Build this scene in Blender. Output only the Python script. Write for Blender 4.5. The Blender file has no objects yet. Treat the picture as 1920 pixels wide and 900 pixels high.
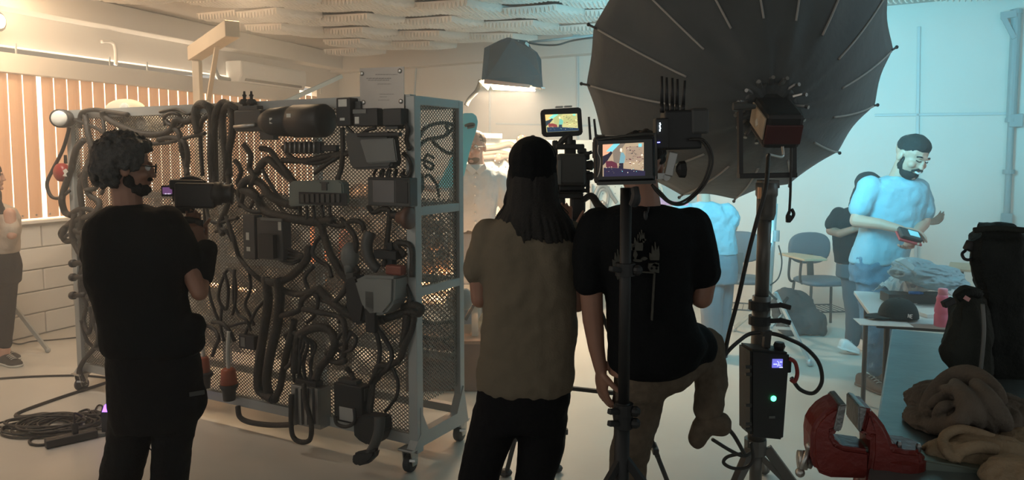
import bpy, bmesh, math, random
from mathutils import Vector, Matrix, noise
import numpy as np
random.seed(7)
S = bpy.context.scene
C = S.collection
V = Vector
pi = math.pi
# ---------------------------------------------------------------- camera
FP = 1400.0
PT = math.atan(110/FP)
CZ = 1.65
cam_d = bpy.data.cameras.new('camera'); cam = bpy.data.objects.new('camera', cam_d); C.objects.link(cam)
cam.location = (0, 0, CZ); cam.rotation_euler = (pi/2-PT, 0, 0)
cam_d.sensor_width = 36; cam_d.lens = FP/1920*36; cam_d.shift_y = -50/1920; cam_d.clip_start = .05
S.camera = cam
def ray(px, py):
    x = (px-960)/FP; y = (400-py)/FP
    return V((x, math.cos(PT)+y*math.sin(PT), -math.sin(PT)+y*math.cos(PT)))
def P(px, py, d):
    r = ray(px, py); r = r*(d/r.y); return V((r.x, r.y, r.z+CZ))
def Pz(px, py, z=0.0):
    r = ray(px, py); t = (z-CZ)/r.z; return V((r.x*t, r.y*t, z))
def Ppl(px, py, q, n):
    r = ray(px, py); t = (V(q)-V((0, 0, CZ))).dot(n)/r.dot(n); return V((r.x*t, r.y*t, CZ+r.z*t))
# ---------------------------------------------------------------- world, lights, exposure
W = bpy.data.worlds.new('world'); S.world = W; W.use_nodes = True
W.node_tree.nodes['Background'].inputs[0].default_value = (.62, .63, .60, 1)
W.node_tree.nodes['Background'].inputs[1].default_value = .44
S.view_settings.view_transform = 'Standard'; S.view_settings.look = 'None'
S.view_settings.gamma = 1; S.view_settings.use_curve_mapping = False
S.view_settings.exposure = 0.72
S.cycles.volume_bounces = 1; S.cycles.max_bounces = 6; S.cycles.diffuse_bounces = 3
S.cycles.glossy_bounces = 2; S.cycles.transmission_bounces = 4; S.cycles.transparent_max_bounces = 12
S.cycles.sample_clamp_indirect = 4
def light(name, kind, loc, col, power, size=.3, size_y=None, aim=None, shape=None, spot=None, blend=.5, spread=None):
    l = bpy.data.lights.new(name, kind); o = bpy.data.objects.new(name, l); C.objects.link(o)
    o.location = loc; l.color = col; l.energy = power
    if kind == 'AREA':
        l.size = size; l.shape = shape or ('RECTANGLE' if size_y else 'SQUARE')
        if size_y: l.size_y = size_y
        if spread: l.spread = spread
    else: l.shadow_soft_size = size
    if kind == 'SPOT': l.spot_size = spot; l.spot_blend = blend
    if aim is not None:
        o.rotation_euler = (V(aim)-V(loc)).to_track_quat('-Z', 'Y').to_euler()
    return o
# umbrella geometry (shared by its builder and its light)
UC = P(1380, 122, 4.05); UH = P(1440, 200, 3.5)
UA = (UC-UH).normalized()
HAZE = .05
light('umbrella_light', 'AREA', UC+UA*.03, (.18, .76, .98), 55, 1.1, aim=UC+UA+V((.50, 0, -.26)), shape='DISK', spread=2.3)
light('hanging_lamp_light', 'AREA', P(952, 166, 6.5)+V((0, 0, -.03)), (1, .74, .50), 48, .5, .14, aim=P(952, 166, 6.5)+V((.05, .25, -1)))
light('ceiling_key_light', 'AREA', V((-1.8, 5.4, 2.94)), (1, .70, .42), 100, .14, .14, aim=V((-1.6, 4.9, 0)))
light('cove_light', 'AREA', V((-4.0, 7.6, 2.5)), (1, .84, .66), 34, .07, 7.2, aim=None)
light('left_lamp_light', 'POINT', P(6, 40, 6.1)+V((.1, -.1, 0)), (1, .68, .40), 20, .08)
light('right_wall_cyan_fill', 'AREA', V((3.3, 3.4, 2.75)), (.55, .86, 1.0), 15, 1.2, 1.2, aim=V((3.2, 6.5, .8)))  # unseen lamp added to turn the right wall cyan
light('room_fill_light', 'AREA', V((-2.6, 1.6, 2.7)), (1, .88, .76), 2.6, .8, .8, aim=V((.5, 4.0, 2.0)), spread=1.5)  # unseen fill added to brighten the umbrella's left panels
light('left_wall_fill', 'AREA', V((-3.0, 4.3, 2.85)), (1, .86, .70), 20, .5, .5, aim=V((-4.4, 6.2, .3)))  # unseen lamp added to lift the foot of the left wall
# ---------------------------------------------------------------- materials
MATS = {}
def mat(name, col, rough=.6, metal=0, var=.12, scale=8, bump=.0, bscale=60, emit=None, estr=0, alpha=1, trans=0, trl=0, spec=.5, sheen=0):
    if name in MATS: return MATS[name]
    m = bpy.data.materials.new(name); m.use_nodes = True; N = m.node_tree.nodes; L = m.node_tree.links
    b = N['Principled BSDF']; b.inputs['Roughness'].default_value = rough; b.inputs['Metallic'].default_value = metal
    b.inputs['Specular IOR Level'].default_value = spec
    tc = N.new('ShaderNodeTexCoord')
    if var > 0:
        n = N.new('ShaderNodeTexNoise'); n.inputs['Scale'].default_value = scale; n.inputs['Detail'].default_value = 5
        L.new(tc.outputs['Object'], n.inputs['Vector'])
        mx = N.new('ShaderNodeMix'); mx.data_type = 'RGBA'
        mx.inputs[6].default_value = tuple(c*(1-var) for c in col)+(1,); mx.inputs[7].default_value = tuple(min(1, c*(1+var)) for c in col)+(1,)
        L.new(n.outputs['Fac'], mx.inputs[0]); L.new(mx.outputs[2], b.inputs['Base Color'])
    else: b.inputs['Base Color'].default_value = tuple(col)+(1,)
    if bump > 0:
        n2 = N.new('ShaderNodeTexNoise'); n2.inputs['Scale'].default_value = bscale; n2.inputs['Detail'].default_value = 3
        L.new(tc.outputs['Object'], n2.inputs['Vector'])
        bp = N.new('ShaderNodeBump'); bp.inputs['Strength'].default_value = bump; bp.inputs['Distance'].default_value = .01
        L.new(n2.outputs['Fac'], bp.inputs['Height']); L.new(bp.outputs['Normal'], b.inputs['Normal'])
    if emit: b.inputs['Emission Color'].default_value = tuple(emit)+(1,); b.inputs['Emission Strength'].default_value = estr
    if alpha < 1: b.inputs['Alpha'].default_value = alpha
    if trans: b.inputs['Transmission Weight'].default_value = trans
    if sheen: b.inputs['Sheen Weight'].default_value = sheen
    if trl:
        t = N.new('ShaderNodeBsdfTranslucent'); t.inputs[0].default_value = tuple(col)+(1,)
        ms = N.new('ShaderNodeMixShader'); ms.inputs[0].default_value = trl
        L.new(b.outputs[0], ms.inputs[1]); L.new(t.outputs[0], ms.inputs[2]); L.new(ms.outputs[0], N['Material Output'].inputs[0])
    MATS[name] = m; return m
def lin(r, g, b):
    f = lambda c: ((c/255+.055)/1.055)**2.4 if c/255 > .04045 else c/255/12.92
    return (f(r), f(g), f(b))
M_wall = mat('painted_wall', (.66, .62, .56), .7, bump=.05, bscale=40, var=.04, scale=2)
M_panel = mat('back_wall_panel', (.74, .71, .65), .6, var=.04, scale=1.5)
M_block = mat('painted_blocks', (.82, .79, .73), .55, bump=.12, bscale=90, var=.05, scale=3)
M_ceil = mat('ceiling_board', (.42, .38, .33), .8, var=.06)
M_foam = mat('acoustic_foam', (.80, .75, .68), .95, bump=.1, var=.1, scale=5)
M_black = mat('black_plastic', (.012, .013, .014), .55, bump=.05, var=.2)
M_dark = mat('dark_grey_plastic', (.045, .047, .045), .5, var=.2)
M_grey = mat('grey_plastic', (.13, .14, .135), .5, var=.15)
M_cable = mat('cable_rubber', (.018, .017, .015), .5, bump=.3, bscale=150, var=.25)
M_loom = mat('corrugated_loom', (.028, .024, .019), .6, bump=.5, bscale=120, var=.25)
M_steel = mat('brushed_steel', (.45, .45, .43), .35, .9, var=.15, scale=30)
M_rack = mat('grey_painted_steel', (.36, .38, .37), .45, .2, var=.08)
M_mesh = mat('expanded_metal', (.16, .155, .14), .5, .4, var=.1)
M_alu = mat('anodised_aluminium', (.28, .28, .27), .35, .8, var=.1)
M_red = mat('red_plastic', (.30, .025, .02), .4, var=.15)
M_orange = mat('orange_plastic', (.34, .08, .035), .45, var=.1)
M_white = mat('white_plastic', (.75, .75, .72), .45, var=.05)
M_label = mat('sticker_paper', (.55, .55, .5), .6, var=.1, scale=60)
M_wood = mat('pale_wood', (.55, .42, .27), .55, var=.2, scale=12, bump=.1)
M_skin = mat('skin', (.50, .29, .21), .5, var=.08, scale=20, bump=.06, bscale=120)
M_skin2 = mat('tanned_skin', (.27, .14, .095), .5, var=.1, scale=20)
# ---------------------------------------------------------------- mesh helpers
OFF = {}
def tag(o, label, cat, group=None, kind=None):
    if label: o['label'] = label
    if cat: o['category'] = cat
    if group: o['group'] = group
    if kind: o['kind'] = kind
    return o
def root(name, loc, label, cat, group=None):
    o = bpy.data.objects.new(name, None); C.objects.link(o); o.location = loc; o.empty_display_size = .05
    OFF[o.name] = V(loc); return tag(o, label, cat, group)
def obj(name, bm, m, parent=None, smooth=False, label=None, loc=None):
    me = bpy.data.meshes.new(name); bm.to_mesh(me); bm.free()
    return link(name, me, m, parent, smooth, label, loc)
def link(name, me, m, parent=None, smooth=False, label=None, loc=None):
    o = bpy.data.objects.new(name, me); C.objects.link(o)
    n = len(me.vertices)
    co = np.empty(n*3, 'f'); me.vertices.foreach_get('co', co); co = co.reshape(-1, 3)
    if parent is not None:
        off = np.array(OFF[parent.name], 'f'); o.parent = parent; OFF[o.name] = V(off)
    else:
        if loc is not None: off = np.array(loc, 'f')
        else:
            mn = co.min(0); mx = co.max(0); off = np.array([(mn[0]+mx[0])/2, (mn[1]+mx[1])/2, mn[2]], 'f')
        o.location = V([float(a) for a in off]); OFF[o.name] = V([float(a) for a in off])
    co = co-off
    me.vertices.foreach_set('co', co.ravel()); me.update()
    for mm in (m if isinstance(m, (list, tuple)) else [m]): me.materials.append(mm)
    if smooth:
        for p in me.polygons: p.use_smooth = True
    if label: o['label'] = label
    return o
def dup(r, loc, label=None, group=None, rotz=0):
    c = r.copy(); C.objects.link(c); c.location = loc
    if rotz: c.rotation_euler.z += rotz
    if label: c['label'] = label
    if group: c['group'] = group
    for k in list(r.children):
        kk = k.copy(); C.objects.link(kk); kk.parent = c
        for g in list(k.children):
            gg = g.copy(); C.objects.link(gg); gg.parent = kk
    return c
def BM(): return bmesh.new()
def frame(d, up=(0, 0, 1)):
    d = V(d).normalized(); u = V(up)
    if abs(d.dot(u.normalized())) > .98: u = V((0, 1, 0)) if abs(d.y) < .9 else V((1, 0, 0))
    r = d.cross(u).normalized(); u = r.cross(d).normalized(); return r, u
def box(bm, c, size, X=V((1, 0, 0)), Y=V((0, 1, 0)), Z=V((0, 0, 1)), bev=0, mi=0, taper=1):
    c = V(c); h = [s/2 for s in size]; vs = []
    for sz in (-1, 1):
        t = taper if sz > 0 else 1
        for sx, sy in ((-1, -1), (1, -1), (1, 1), (-1, 1)):
            vs.append(bm.verts.new(c+X*(h[0]*sx*t)+Y*(h[1]*sy*t)+Z*(h[2]*sz)))
    fs = [(0, 3, 2, 1), (4, 5, 6, 7), (0, 1, 5, 4), (1, 2, 6, 5), (2, 3, 7, 6), (3, 0, 4, 7)]
    ff = [bm.faces.new([vs[i] for i in f]) for f in fs]
    for f in ff: f.material_index = mi
    if bev:
        es = list({e for f in ff for e in f.edges})
        r = bmesh.ops.bevel(bm, geom=es, offset=bev, segments=2, affect='EDGES', profile=.5)
        for f in r['faces']: f.material_index = mi
    return vs
def boxp(bm, a, b, w, h, up=(0, 0, 1), bev=0, mi=0):
    a = V(a); b = V(b); d = b-a; r, u = frame(d, up)
    return box(bm, (a+b)/2, (w, d.length, h), r, d.normalized(), u, bev, mi)
def ring(bm, c, X, Y, rx, ry, n=16, e=2.0):
    out = []
    for i in range(n):
        a = 2*pi*i/n; ca, sa = math.cos(a), math.sin(a)
        out.append(bm.verts.new(V(c)+X*(rx*math.copysign(abs(ca)**(2/e), ca))+Y*(ry*math.copysign(abs(sa)**(2/e), sa))))
    return out
def loft(bm, rings, cap=True, mi=0, closed=False):
    n = len(rings[0]); R = list(rings)+([rings[0]] if closed else [])
    for a, b in zip(R[:-1], R[1:]):
        for i in range(n):
            j = (i+1) % n
            f = bm.faces.new((a[i], a[j], b[j], b[i])); f.material_index = mi
    if cap and not closed:
        f = bm.faces.new(list(reversed(rings[0]))); f.material_index = mi
        f = bm.faces.new(rings[-1]); f.material_index = mi
def cone(bm, a, b, r0, r1=None, n=14, mi=0, up=(0, 0, 1)):
    a = V(a); b = V(b); r1 = r0 if r1 is None else r1; X, Y = frame(b-a, up)
    loft(bm, [ring(bm, a, X, Y, r0, r0, n), ring(bm, b, X, Y, r1, r1, n)], mi=mi)
def lathe(bm, a, axis, prof, n=20, mi=0, up=(0, 0, 1)):
    X, Y = frame(axis, up); ax = V(axis).normalized()
    loft(bm, [ring(bm, V(a)+ax*h, X, Y, max(r, 1e-4), max(r, 1e-4), n) for h, r in prof], mi=mi)
def ell(bm, c, r, R=None, n=14, m=10, mi=0):
    R = R or Matrix.Identity(3); X, Y, Z = [R @ V(a) for a in ((1, 0, 0), (0, 1, 0), (0, 0, 1))]
    rs = []
    for k in range(m+1):
        a = -pi/2+pi*k/m; q = max(math.cos(a), .02)
        rs.append(ring(bm, V(c)+Z*(r[2]*math.sin(a)), X, Y, r[0]*q, r[1]*q, n))
    loft(bm, rs, mi=mi)
def caps(bm, pts, rad, n=12, flat=1, up=(0, 0, 1)):
    pts = [V(p) for p in pts]
    for p, r in zip(pts, rad): ell(bm, p, (r, r, r), n=n, m=8)
    for a, b, r0, r1 in zip(pts[:-1], pts[1:], rad[:-1], rad[1:]):
        if (b-a).length > 1e-4: cone(bm, a, b, r0, r1, n)
def spline(pts, k=6, closed=False):
    pts = [V(p) for p in pts]; n = len(pts)
    if n < 3: return pts
    out = []
    rng = range(n) if closed else range(n-1)
    for i in rng:
        if closed: p0, p1, p2, p3 = pts[i-1], pts[i], pts[(i+1) % n], pts[(i+2) % n]
        else: p0, p1, p2, p3 = pts[max(i-1, 0)], pts[i], pts[i+1], pts[min(i+2, n-1)]
        for j in range(k):
            t = j/k
            out.append(.5*((2*p1)+(p2-p0)*t+(2*p0-5*p1+4*p2-p3)*t*t+(3*p1-p0-3*p2+p3)*t**3))
    if not closed: out.append(pts[-1])
    return out
def tube(bm, pts, r, n=8, k=6, mi=0, closed=False, taper=None):
    q = spline(pts, k, closed)
    q = [p for i, p in enumerate(q) if i == 0 or (p-q[i-1]).length > 1e-5]
    rs = []; X = None; m = len(q)
    for i, p in enumerate(q):
        d = (q[min(i+1, m-1)]-q[max(i-1, 0)]) if not closed else (q[(i+1) % m]-q[i-1])
        if d.length < 1e-6: d = V((0, 0, 1))
        d.normalize()
        if X is None: X, _ = frame(d)
        else:
            X = X-d*X.dot(d); X = X.normalized() if X.length > 1e-4 else frame(d)[0]
        Y = d.cross(X); rr = r*(taper(i/(m-1)) if taper else 1)
        rs.append(ring(bm, p, X, Y, rr, rr, n))
    loft(bm, rs, closed=closed, mi=mi)
def extr(bm, pts, d, mi=0):
    """prism: polygon pts (list of Vector) extruded by vector d"""
    a = [bm.verts.new(V(p)) for p in pts]; b = [bm.verts.new(V(p)+V(d)) for p in pts]
    n = len(a)
    f = bm.faces.new(list(reversed(a))); f.material_index = mi
    f = bm.faces.new(b); f.material_index = mi
    for i in range(n):
        j = (i+1) % n
        f = bm.faces.new((a[i], a[j], b[j], b[i])); f.material_index = mi
def bevel_all(bm, off, seg=2):
    bmesh.ops.recalc_face_normals(bm, faces=bm.faces)
    es = [e for e in bm.edges if len(e.link_faces) == 2 and e.calc_face_angle(0) > .5]
    bmesh.ops.bevel(bm, geom=es, offset=off, segments=seg, affect='EDGES')
TEX = {}
def tex(scale, depth=2):
    k = (scale, depth)
    if k not in TEX:
        t = bpy.data.textures.new('clouds_%g_%d' % k, 'CLOUDS'); t.noise_scale = scale; t.noise_depth = depth; TEX[k] = t
    return TEX[k]
def organic(name, bm, m, parent, vox=.008, sm=3, disp=0, dscale=.1, ddepth=2, label=None, loc=None):
    o = obj(name, bm, m, parent, label=label, loc=loc)
    r = o.modifiers.new('remesh', 'REMESH'); r.mode = 'VOXEL'; r.voxel_size = vox; r.use_smooth_shade = True
    if sm: s = o.modifiers.new('smooth', 'SMOOTH'); s.iterations = sm; s.factor = .5
    if disp:
        d = o.modifiers.new('folds', 'DISPLACE'); d.texture = tex(dscale, ddepth); d.strength = disp; d.mid_level = .5
    return o
def text(name, s, size, c, X, Y, m, parent, depth=.001, align='CENTER'):
    cu = bpy.data.curves.new(name, 'FONT'); cu.body = s; cu.size = size; cu.extrude = depth; cu.align_x = align; cu.align_y = 'CENTER'
    o = bpy.data.objects.new(name, cu); C.objects.link(o); cu.materials.append(m)
    Z = V(X).cross(V(Y)); R = Matrix((V(X), V(Y), Z)).transposed().to_4x4()
    o.parent = parent; o.matrix_basis = Matrix.Translation(V(c)-OFF[parent.name]) @ R
    return o
# ================================================================ SETTING
def struct(name, bm, m, smooth=False):
    o = obj(name, bm, m, smooth=smooth); o['kind'] = 'structure'; return o
CL = V((-2.6, 11.3, 0))                      # far corner of left and back wall
LD = V((-1.8, -4.64, 0)).normalized()        # left wall runs from the corner toward the camera
BD = V((7.4, -4.4, 0)).normalized()          # back wall runs from the corner to the right
LN = V((-LD.y, LD.x, 0)); LN = LN if LN.x > 0 else -LN      # into the room
BN = V((BD.y, -BD.x, 0)); BN = BN if BN.y < 0 else -BN
ZC = 3.12
# floor
bm = BM(); box(bm, (0, 5.5, -.05), (16, 17, .1)); FL = struct('floor', bm, None)
FL.data.materials.clear()
m = bpy.data.materials.new('polished_concrete'); m.use_nodes = True; N = m.node_tree.nodes; L = m.node_tree.links; b = N['Principled BSDF']
tc = N.new('ShaderNodeTexCoord'); n = N.new('ShaderNodeTexNoise'); n.inputs['Scale'].default_value = .9; n.inputs['Detail'].default_value = 6; n.inputs['Roughness'].default_value = .6
L.new(tc.outputs['Object'], n.inputs['Vector']); cr = N.new('ShaderNodeValToRGB')
cr.color_ramp.elements[0].position = .3; cr.color_ramp.elements[0].color = (.52, .50, .45, 1); cr.color_ramp.elements[1].position = .7; cr.color_ramp.elements[1].color = (.64, .62, .56, 1)
L.new(n.outputs['Fac'], cr.inputs[0]); L.new(cr.outputs[0], b.inputs['Base Color']); b.inputs['Roughness'].default_value = .34
n2 = N.new('ShaderNodeTexNoise'); n2.inputs['Scale'].default_value = 3; mr = N.new('ShaderNodeMapRange'); mr.inputs['To Min'].default_value = .25; mr.inputs['To Max'].default_value = .5
L.new(tc.outputs['Object'], n2.inputs['Vector']); L.new(n2.outputs['Fac'], mr.inputs['Value']); L.new(mr.outputs[0], b.inputs['Roughness'])
FL.data.materials.append(m)
# left wall: block base, opening 1.05 .. 2.50, plain wall above
LL = 8.5
def lw(t, z, off=0): return CL+LD*t+LN*off+V((0, 0, z))
bm = BM()
box(bm, lw(LL/2, 2.86, -.06), (LL, .12, .52), LD, LN)
box(bm, lw(LL/2, .52, -.06), (LL, .12, 1.04), LD, LN)
box(bm, lw(.27, 1.8, -.06), (.54, .12, 1.6), LD, LN)
struct('wall_left', bm, M_wall)
bm = BM()                                    # painted concrete blocks in courses
for r in range(5):
    x = -(r % 2)*.3
    while x < LL:
        a = max(x, 0)+.006; e = min(x+.6, LL)-.006
        if e > a+.02: box(bm, lw((a+e)/2, .105+r*.2, .006), (e-a, .03, .19), LD, LN, bev=.007)
        x += .6
struct('trim_1', bm, M_block)
bm = BM(); box(bm, lw(LL/2, 1.045, .02), (LL, .14, .03), LD, LN, bev=.005); struct('trim_2', bm, M_block)
# window: bright pane and vertical slats before it
WIN = mat('daylit_pane', (1, .95, .85), .5, emit=(1, .80, .56), estr=1.5, var=0)
bm = BM(); box(bm, lw(4.5, 1.80, -.10), (8.0, .02, 1.5), LD, LN); o = struct('window_1', bm, WIN)
co_ = bpy.data.objects['cove_light']; co_.location = lw(4.8, 2.51, .04); co_.rotation_euler = (math.pi, 0, math.atan2(LD.x, -LD.y)+math.radians(0))
M_slat = mat('translucent_slat', (.74, .56, .42), .6, var=.08, scale=1.2, trl=.38)
sl = root('vertical_blind', lw(4.8, 1.06, .03), 'tall tan slatted blind glowing over the left wall window', 'window blind')
bm = BM(); t = .58; k = 0
while t < 8.45:
    w = .128 if k % 5 else .122
    c = math.cos(.10); s_ = math.sin(.10)
    pts = []
    for q in (-.5, -.3, -.1, .1, .3, .5):
        pts.append((q*w, .012*math.cos(q*pi)+.01*q))
    a = [lw(t+w/2+p[0], 1.075, .03+p[1]) for p in pts]
    for i in range(5):
        f = [a[i], a[i+1], a[i+1]+V((0, 0, 1.40)), a[i]+V((0, 0, 1.40))]
        bm.faces.new([bm.verts.new(p) for p in f])
    t += w+(.006 if k % 3 else .012)+(.03 if k == 30 else 0); k += 1
bmesh.ops.remove_doubles(bm, verts=bm.verts, dist=1e-5)
o = obj('slats', bm, M_slat, sl); sm_ = o.modifiers.new('thick', 'SOLIDIFY'); sm_.thickness = .003
bm = BM(); box(bm, lw(4.8, 2.44, .075), (7.4, .17, .10), LD, V((0, 0, 1)), LN, bev=.006); obj('headrail', bm, M_wall, sl)
bm = BM()
for i in range(60):
    lathe(bm, lw(.7+i*.13, 1.105, .045), LN, [(0, .008), (.008, .008)], 8)
obj('rivet_row', bm, M_steel, sl)
# slim rods standing on the headrail
for i, (x, y) in enumerate(((30, 96), (206, 120), (276, 128), (601, 177))):
    q = Ppl(x, y, lw(0, 0, .06), LN); bm = BM(); cone(bm, (q.x, q.y, 2.52), (q.x, q.y, 2.62), .008); 
    o = obj('bracket_rod', bm, M_rack, sl)
# upper conduit on left wall
bm = BM()
q = lambda x, y: Ppl(x, y, lw(0, 0, .03), LN)
tube(bm, [q(190, 78), q(206, 78), q(214, 84), q(217, 100), q(217, 122)], .018, 10)
tag(obj('conduit_pipe', bm, M_wall, smooth=True), 'bent cream conduit coming down the wall above the slatted blind', 'pipe')
# back wall
BL = 11.5
def bw(t, z, off=0): return CL+BD*t+BN*off+V((0, 0, z))
bm = BM(); box(bm, bw(BL/2, ZC/2, -.05), (BL, .1, ZC), BD, BN); struct('wall_back', bm, M_panel)
# wall right, seen as a narrow cream strip beyond the thick pipe
rp = Ppl(1896, 400, bw(0, 0, 0), BN); tR = (rp-CL).dot(BD)
bm = BM(); box(bm, bw(tR+.16+1.2, ZC/2, .09), (2.4, .18, ZC), BD, BN, bev=.01); struct('wall_right', bm, mat('cream_paint', (.80, .76, .68), .6, var=.03))
# panel joints = flat ducts on the wall
def duct(x0, y0, x1, y1, w, label, pipe=False):
    a = Ppl(x0, y0, bw(0, 0, .015), BN); b = Ppl(x1, y1, bw(0, 0, .015), BN); bm = BM()
    if pipe: cone(bm, a, b, w/2, w/2, 12)
    else: boxp(bm, a, b, w, .02, up=BN, bev=.003)
    return tag(obj('wall_duct', bm, mat('duct_paint', (.55, .60, .60), .5, var=.04)), label, 'wall duct')
duct(1723, 50, 1716, 560, .028, 'vertical flat duct on the wall right of the umbrella')
duct(1640, 216, 1893, 213, .026, 'level flat duct on the wall right of the umbrella')
duct(1083, 92, 1083, 300, .028, 'vertical flat duct on the wall above the small camera monitor')
duct(918, 150, 918, 440, .02, 'thin vertical duct on the wall under the hanging lamp')
duct(930, 232, 1110, 236, .022, 'level flat duct behind the small camera monitor')
duct(780, 128, 776, 190, .02, 'thin vertical duct behind the metal sign plate')
# thick pipe with boxes on the right
pr = root('downpipe', Ppl(1888, 430, bw(0, 0, .06), BN), 'thick grey pipe with junction boxes down the far right wall', 'pipe')
bm = BM(); a = Ppl(1906, 22, bw(0, 0, .06), BN); b = Ppl(1896, 225, bw(0, 0, .06), BN); c = Ppl(1887, 418, bw(0, 0, .06), BN)
M_duct = mat('pipe_paint', (.30, .37, .38), .5, var=.06)
cone(bm, a, b, .042, .042, 14); cone(bm, b, c, .028, .028, 14)
for p in (a, b, (b+c)/2): lathe(bm, p-V((0, 0, .02)), (0, 0, 1), [(0, .05), (.04, .05)], 14)
obj('pipe', bm, M_duct, pr)
bm = BM(); box(bm, Ppl(1905, 226, bw(0, 0, .06), BN), (.11, .09, .12), BD, BN, bev=.008); obj('junction_box', bm, M_duct, pr)
bm = BM(); box(bm, Ppl(1887, 415, bw(0, 0, .06), BN), (.09, .08, .15), BD, BN, bev=.008); obj('junction_box', bm, M_duct, pr)
bm = BM(); boxp(bm, Ppl(1906, 26, bw(0, 0, .1), BN), Ppl(1876, 30, bw(0, 0, .1), BN), .06, .05, up=BN); boxp(bm, Ppl(1882, 34, bw(0, 0, .1), BN), Ppl(1902, 72, bw(0, 0, .1), BN), .04, .04, up=BN); obj('bracket', bm, M_duct, pr)
# baseboards
bm = BM(); box(bm, bw(BL/2, .04, .012), (BL, .02, .08), BD, BN); struct('baseboard_back', bm, M_panel)
# ceiling slab, beam
bm = BM(); box(bm, (0, 5.5, ZC+.04), (16, 17, .08)); struct('ceiling', bm, M_ceil)
bm = BM(); box(bm, bw(3.2, ZC-.14, .10), (6.4, .2, .26), BD, BN, bev=.01); struct('trim_3', bm, M_wall)
bm = BM(); box(bm, lw(3.2, ZC-.12, .12), (6.4, .24, .22), LD, LN, bev=.01); struct('trim_4', bm, M_wall)
# ceiling foam tiles, room-aligned, alternately hung low and high
T = .56
aX = V((math.cos(math.radians(-31)), math.sin(math.radians(-31)), 0)); aY = V((-aX.y, aX.x, 0))
def foam_mesh(swap):
    bm = BM(); nx = 78; ny = 24; g = []
    for i in range(nx+1):
        row = []
        for j in range(ny+1):
            x = (i/nx-.5)*T; y = (j/ny-.5)*T
            z = .030*math.sin(2*pi*i/nx*13)+.008*math.sin(2*pi*j/ny*5)
            z += .03*((2*x/T)**2+(2*y/T)**2-1)*.5
            if swap: x, y = y, -x
            row.append(bm.verts.new(aX*x+aY*y+V((0, 0, z))))
        g.append(row)
    for i in range(nx):
        for j in range(ny): bm.faces.new((g[i][j], g[i][j+1], g[i+1][j+1], g[i+1][j]))
    r = bmesh.ops.extrude_face_region(bm, geom=list(bm.faces))
    for v in r['geom']:
        if isinstance(v, bmesh.types.BMVert): v.co.z = .045
    bmesh.ops.recalc_face_normals(bm, faces=bm.faces)
    me = bpy.data.meshes.new('foam_tile'); bm.to_mesh(me); bm.free(); me.materials.append(M_foam)
    return me
fm = [foam_mesh(False), foam_mesh(True)]
for i in range(-12, 14):
    for j in range(2, 26):
        c = aX*(i*T)+aY*(j*T)
        if c.y < 5.3 or (c-CL).dot(LN) < 1.15+.25*math.sin(j*1.7) or (c-CL).dot(BN) < .55 or c.x > 5.2: continue
        if abs(c.x) > c.y*.72+.4: continue
        low = (i+j) % 2
        if c.x > 2.9 and 0 < (c.x-3.9) < .2: continue
        o = bpy.data.objects.new('foam_tile', fm[0 if (i % 2) else 0]); C.objects.link(o)
        o.location = (c.x, c.y, 2.955 if low else 2.995); o.rotation_euler = (.11+random.uniform(-.02, .02), random.uniform(-.025, .025), random.uniform(-.02, .02))
        tag(o, 'ridged beige acoustic foam tile hung under the ceiling', 'acoustic foam', 'acoustic foam tiles on the ceiling')
# haze
poly = [lw(8.2, 0, .35), lw(.2, 0, .1), bw(.2, 0, .1), bw(9.3, 0, .1), V((5.4, 2.95, 0)), V((-4.3, 2.95, 0))]
hm = bpy.data.materials.new('stage_haze'); hm.use_nodes = True; N = hm.node_tree.nodes; N.clear()
vs = N.new('ShaderNodeVolumeScatter'); vs.inputs['Density'].default_value = HAZE; vs.inputs['Color'].default_value = (.93, .95, .95, 1); vs.inputs['Anisotropy'].default_value = .15
mo = N.new('ShaderNodeOutputMaterial'); hm.node_tree.links.new(vs.outputs[0], mo.inputs['Volume'])
bm = BM(); extr(bm, [p+V((0, 0, .004)) for p in poly], (0, 0, 2.9)); bmesh.ops.recalc_face_normals(bm, faces=bm.faces)
hz = obj('haze', bm, hm); tag(hz, 'thin pale stage haze hanging in the room', 'haze', kind='stuff')
# ---- air conditioner on the left wall
def ql(x, y, off=.12): return Ppl(x, y, lw(0, 0, off), LN)
a = ql(440, 141); b = ql(562, 141); c = ql(503, 143); L_ = abs((a-b).dot(LD)); H_ = .25
ac = root('air_conditioner', c-V((0, 0, H_/2)), 'long white wall mounted air conditioner above the blind headrail', 'air conditioner')
bm = BM(); pr_ = [(-.12, -H_/2), (.08, -H_/2), (.12, -H_/2+.08), (.12, H_/2-.02), (.1, H_/2), (-.12, H_/2)]
extr(bm, [c-LD*L_/2+LN*p[0]+V((0, 0, p[1])) for p in pr_], LD*L_); bevel_all(bm, .008); obj('casing', bm, M_white, ac)
bm = BM(); box(bm, c+LN*.10+V((0, 0, -H_/2+.03)), (L_*.86, .02, .03), LD, LN); obj('air_outlet', bm, M_grey, ac)
# conduits left of the AC
bm = BM(); tube(bm, [ql(400, 120, .05), ql(404, 135, .05), ql(412, 146, .05), ql(430, 150, .06)], .03, 10); tag(obj('drain_hose', bm, M_rack, smooth=True), 'grey curved hose on the wall just left of the air conditioner', 'hose')
for x, lb in ((641, 'left'), (650, 'right')):
    bm = BM(); tube(bm, [ql(x+3, 132, .05), ql(x-1, 140, .05), ql(x, 160, .05), ql(x+1, 180, .05)], .016, 10)
    tag(obj('conduit_pipe', bm, M_wall, smooth=True), '%s one of two cream conduits in the far corner behind the rack' % lb, 'pipe')
# diagonal brace in the corner, cyan light tinted into its colour
bm = BM(); boxp(bm, P(524, 196, 9.4), P(640, 143, 10.0), .06, .05); tag(obj('diagonal_brace', bm, mat('pale_bar_cyan_tint', (.45, .62, .68), .5)), 'pale diagonal brace with cyan light in its colour rising behind the top of the mesh rack', 'brace')
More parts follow.
